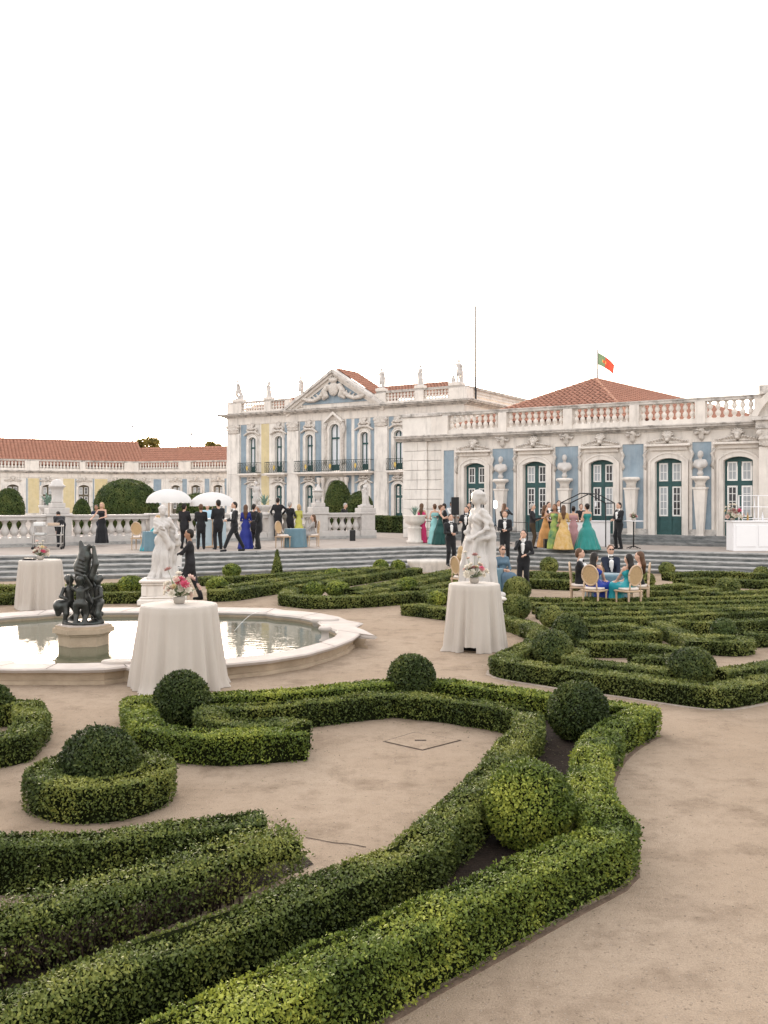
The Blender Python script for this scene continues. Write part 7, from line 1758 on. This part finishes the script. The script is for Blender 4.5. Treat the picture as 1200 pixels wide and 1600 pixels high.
c = bl_at(108) + Vector((0.2, 3.0, 0)); person((c.x, c.y, tz), 0, 'dark-haired guest far behind the balustrade beside the lidded urn', 1.66, skin_d, topm=navy, arms='hold')
# around the corner pier
person(G(659, 848), 160, 'woman in a magenta dress half hidden by the agave urn', 1.72, skin_l, hair_br, topm=magenta, female=True, gown=True, arms='hold', hair='long', sleeves=False, skirt_r=0.2)
person(G(679, 850), -160, 'woman in a pale aqua dress behind the black rail', 1.70, skin_l, hair_br, topm=aqua_g, female=True, gown=True, arms='hold', hair='bun', sleeves=False, skirt_r=0.26)
person(G(687, 851), 80, 'woman in dark green hugging the man in black', 1.66, skin_l, hair_br, topm=dkgreen, female=True, gown=True, arms='hug', hair='bun', sleeves=False, skirt_r=0.28, lean=0.1)
person(G(696, 850), -90, 'man in black hugging the woman in dark green', 1.72, skin_l, topm=black_m, arms='hug', lean=0.1)
c = G(706, 842); person(c, 20, 'disc jockey in a white shirt beside the tall loudspeaker', 1.80, skin_d, topm=shirt_m, botm=black_m, arms='reach', hair='short')
c = G(733, 845); person(c, 0, 'man in a dark blue top behind the marble profile statue', 1.74, skin_l, topm=navy, arms='hold')
e2 = 0.36
person(gp(704, 884, 0.30), 15, 'waiter in a tuxedo standing on the steps left of the profile statue', 1.78, skin_l, topm=black_m, arms='hold', vox=0.022, **suit)
person(gp(729, 868, 0.60), -20, 'man in a tuxedo on the steps right behind the profile statue', 1.74, skin_l, topm=black_m, arms='glass', **suit)
person(G(788, 853), 150, 'photographer in black with a flash stand on the terrace', 1.72, skin_l, hair_br, topm=black_m, arms='camera', hair='long', female=True)
person(gp(789, 878, 0.43), -10, 'man in a tuxedo behind the woman in grey blue', 1.76, skin_l, hair_br, topm=black_m, arms='hold', **suit)
person(gp(818, 926), -20, 'man in a black suit raising a glass to his mouth', 1.72, skin_l, topm=black_m, arms='drink', shirt=True, vox=0.02)
c = gp(785, 930); person(c, 15, 'seated woman in a grey blue dress with glasses', 1.72, skin_l, hair_br, topm=slate, female=True, sit=True, gown=True, arms='hold', hair='bun', vox=0.02, glasses=True); place_chair(c, 15, 'cane chair under the woman in grey blue')
cloth_table(gp(762, 931), 0, 0.42, 0.74, 'round table in dusty blue cloth beside the profile statue', aqua_cloth, 10, 3)
c = gp(722, 929); person(c, 120, 'woman in navy seated left of the profile statue, back turned', 1.68, skin_l, hair_bl, topm=navy, female=True, sit=True, gown=True, arms='lap', hair='long'); place_chair(c, 120, 'cane chair under the woman in navy')
# flash stand
c = G(783, 853); fs_ = empty('flash_stand', (c.x - 0.25, c.y - 0.1, tz), label='light stand with a bright white flash head beside the photographer', cat='light stand'); m = MB()
for k in range(3): a = 0.4 + 2.1 * k; m.tube([(0, 0, 0.9), (0.5 * math.cos(a), 0.4 * math.sin(a), 0.015)], 0.013, 5)
m.tube([(0, 0, 0.7), (0, 0, 1.55)], 0.014, 6); m.build('tripod', black_metal, fs_); m = MB(); m.bbox(-0.05, 0.05, -0.05, 0.05, 1.55, 1.85, 0.02)
em = bpy.data.materials.new('flash_tube'); em.use_nodes = True; em.node_tree.nodes['Principled BSDF'].inputs['Emission Color'].default_value = (1, 0.98, 0.95, 1); em.node_tree.nodes['Principled BSDF'].inputs['Emission Strength'].default_value = 3.0; m.build('flash_head', em, fs_)
# dancing group by the green doors
person(G(832, 857), 75, 'grey-haired man in a dark suit at the left of the bright gowns', 1.72, skin_l, hair_gr, topm=char, botm=mat('brown_trousers', (0.05, 0.033, 0.018), 0.8), arms='glass')
person(G(852, 855.5), 100, 'woman in an apricot gown behind the green print gown', 1.66, skin_l, hair_br, topm=orange_c, female=True, gown=True, arms='hold', hair='long', sleeves=False)
person(G(857.5, 853.5), 20, 'bearded man in black behind the green print gown', 1.78, skin_l, topm=black_m, arms='glass', shirt=True)
person(G(866.5, 857.5), -40, 'woman in a green and yellow print gown', 1.70, skin_d, hair_br, topm=green_c, female=True, gown=True, arms='wide', hair='long', sleeves=False, skirt_r=0.27)
person(G(873, 851.5), 0, 'tall man in navy at the back of the bright gowns', 1.84, skin_l, topm=navy, arms='hold', shirt=True)
person(G(880.5, 858.5), 170, 'woman in a yellow floral gown seen from behind', 1.66, skin_l, hair_br, topm=yellow_f, female=True, gown=True, arms='hold', hair='long', sleeves=True, skirt_r=0.36)
person(G(896, 856.5), 165, 'woman in a dusty pink gown seen from behind', 1.62, skin_l, hair_dk, topm=pink_c, female=True, gown=True, arms='hold', hair='bun', sleeves=False, skirt_r=0.26)
person(G(917, 858.5), 200, 'woman in a wide teal gown with a cut-out back', 1.72, skin_l, hair_dk, topm=teal, female=True, gown=True, arms='hold', hair='bun', sleeves=False, skirt_r=0.46, folds=(11, 0.03))
c = G(908, 848.5); person(c, 0, 'barman behind the white bar in the black frame', 1.70, skin_l, topm=black_m, arms='hold')
person(G(967, 858), -60, 'man in a tuxedo standing alone left of the thin black table', 1.76, skin_l, topm=black_m, arms='hold', **suit)
# seated party in the garden
pc = gp(950, 944)
cloth_table(pc, 0, 0.50, 0.74, 'round table in dusty blue cloth among the cane chairs', aqua_cloth, 10, 4)
for px, py, fc, lab, kw in ((906, 945, 75, 'man in a tuxedo seated at the left of the garden table', dict(h=1.76, topm=black_m, arms='lap', hairm=hair_br, **suit)),
        (929, 951, 140, 'woman in a cobalt gown seated with her back half turned', dict(h=1.70, topm=cobalt, female=True, gown=True, arms='lap', hair='long', sleeves=False)),
        (954, 937, 0, 'man in sunglasses and a tuxedo facing the camera at the garden table', dict(h=1.80, topm=navy, arms='lap', hairm=hair_br, glasses=True, **suit)),
        (982, 952, -150, 'long-haired woman in turquoise seated with her back to the camera', dict(h=1.66, topm=turq, female=True, gown=True, arms='lap', hair='long', sleeves=False)),
        (999, 946, -110, 'woman in black and white seated at the right of the garden table', dict(h=1.68, topm=black_m, female=True, gown=True, arms='lap', hair='long', hairm=hair_br, sleeves=False))):
    c = gp(px, py); person(c, fc, lab, skin=skin_l, sit=True, vox=0.02, **kw)
    place_chair(c, fc, 'cane chair under the ' + lab.split(' seated')[0].split(' facing')[0])
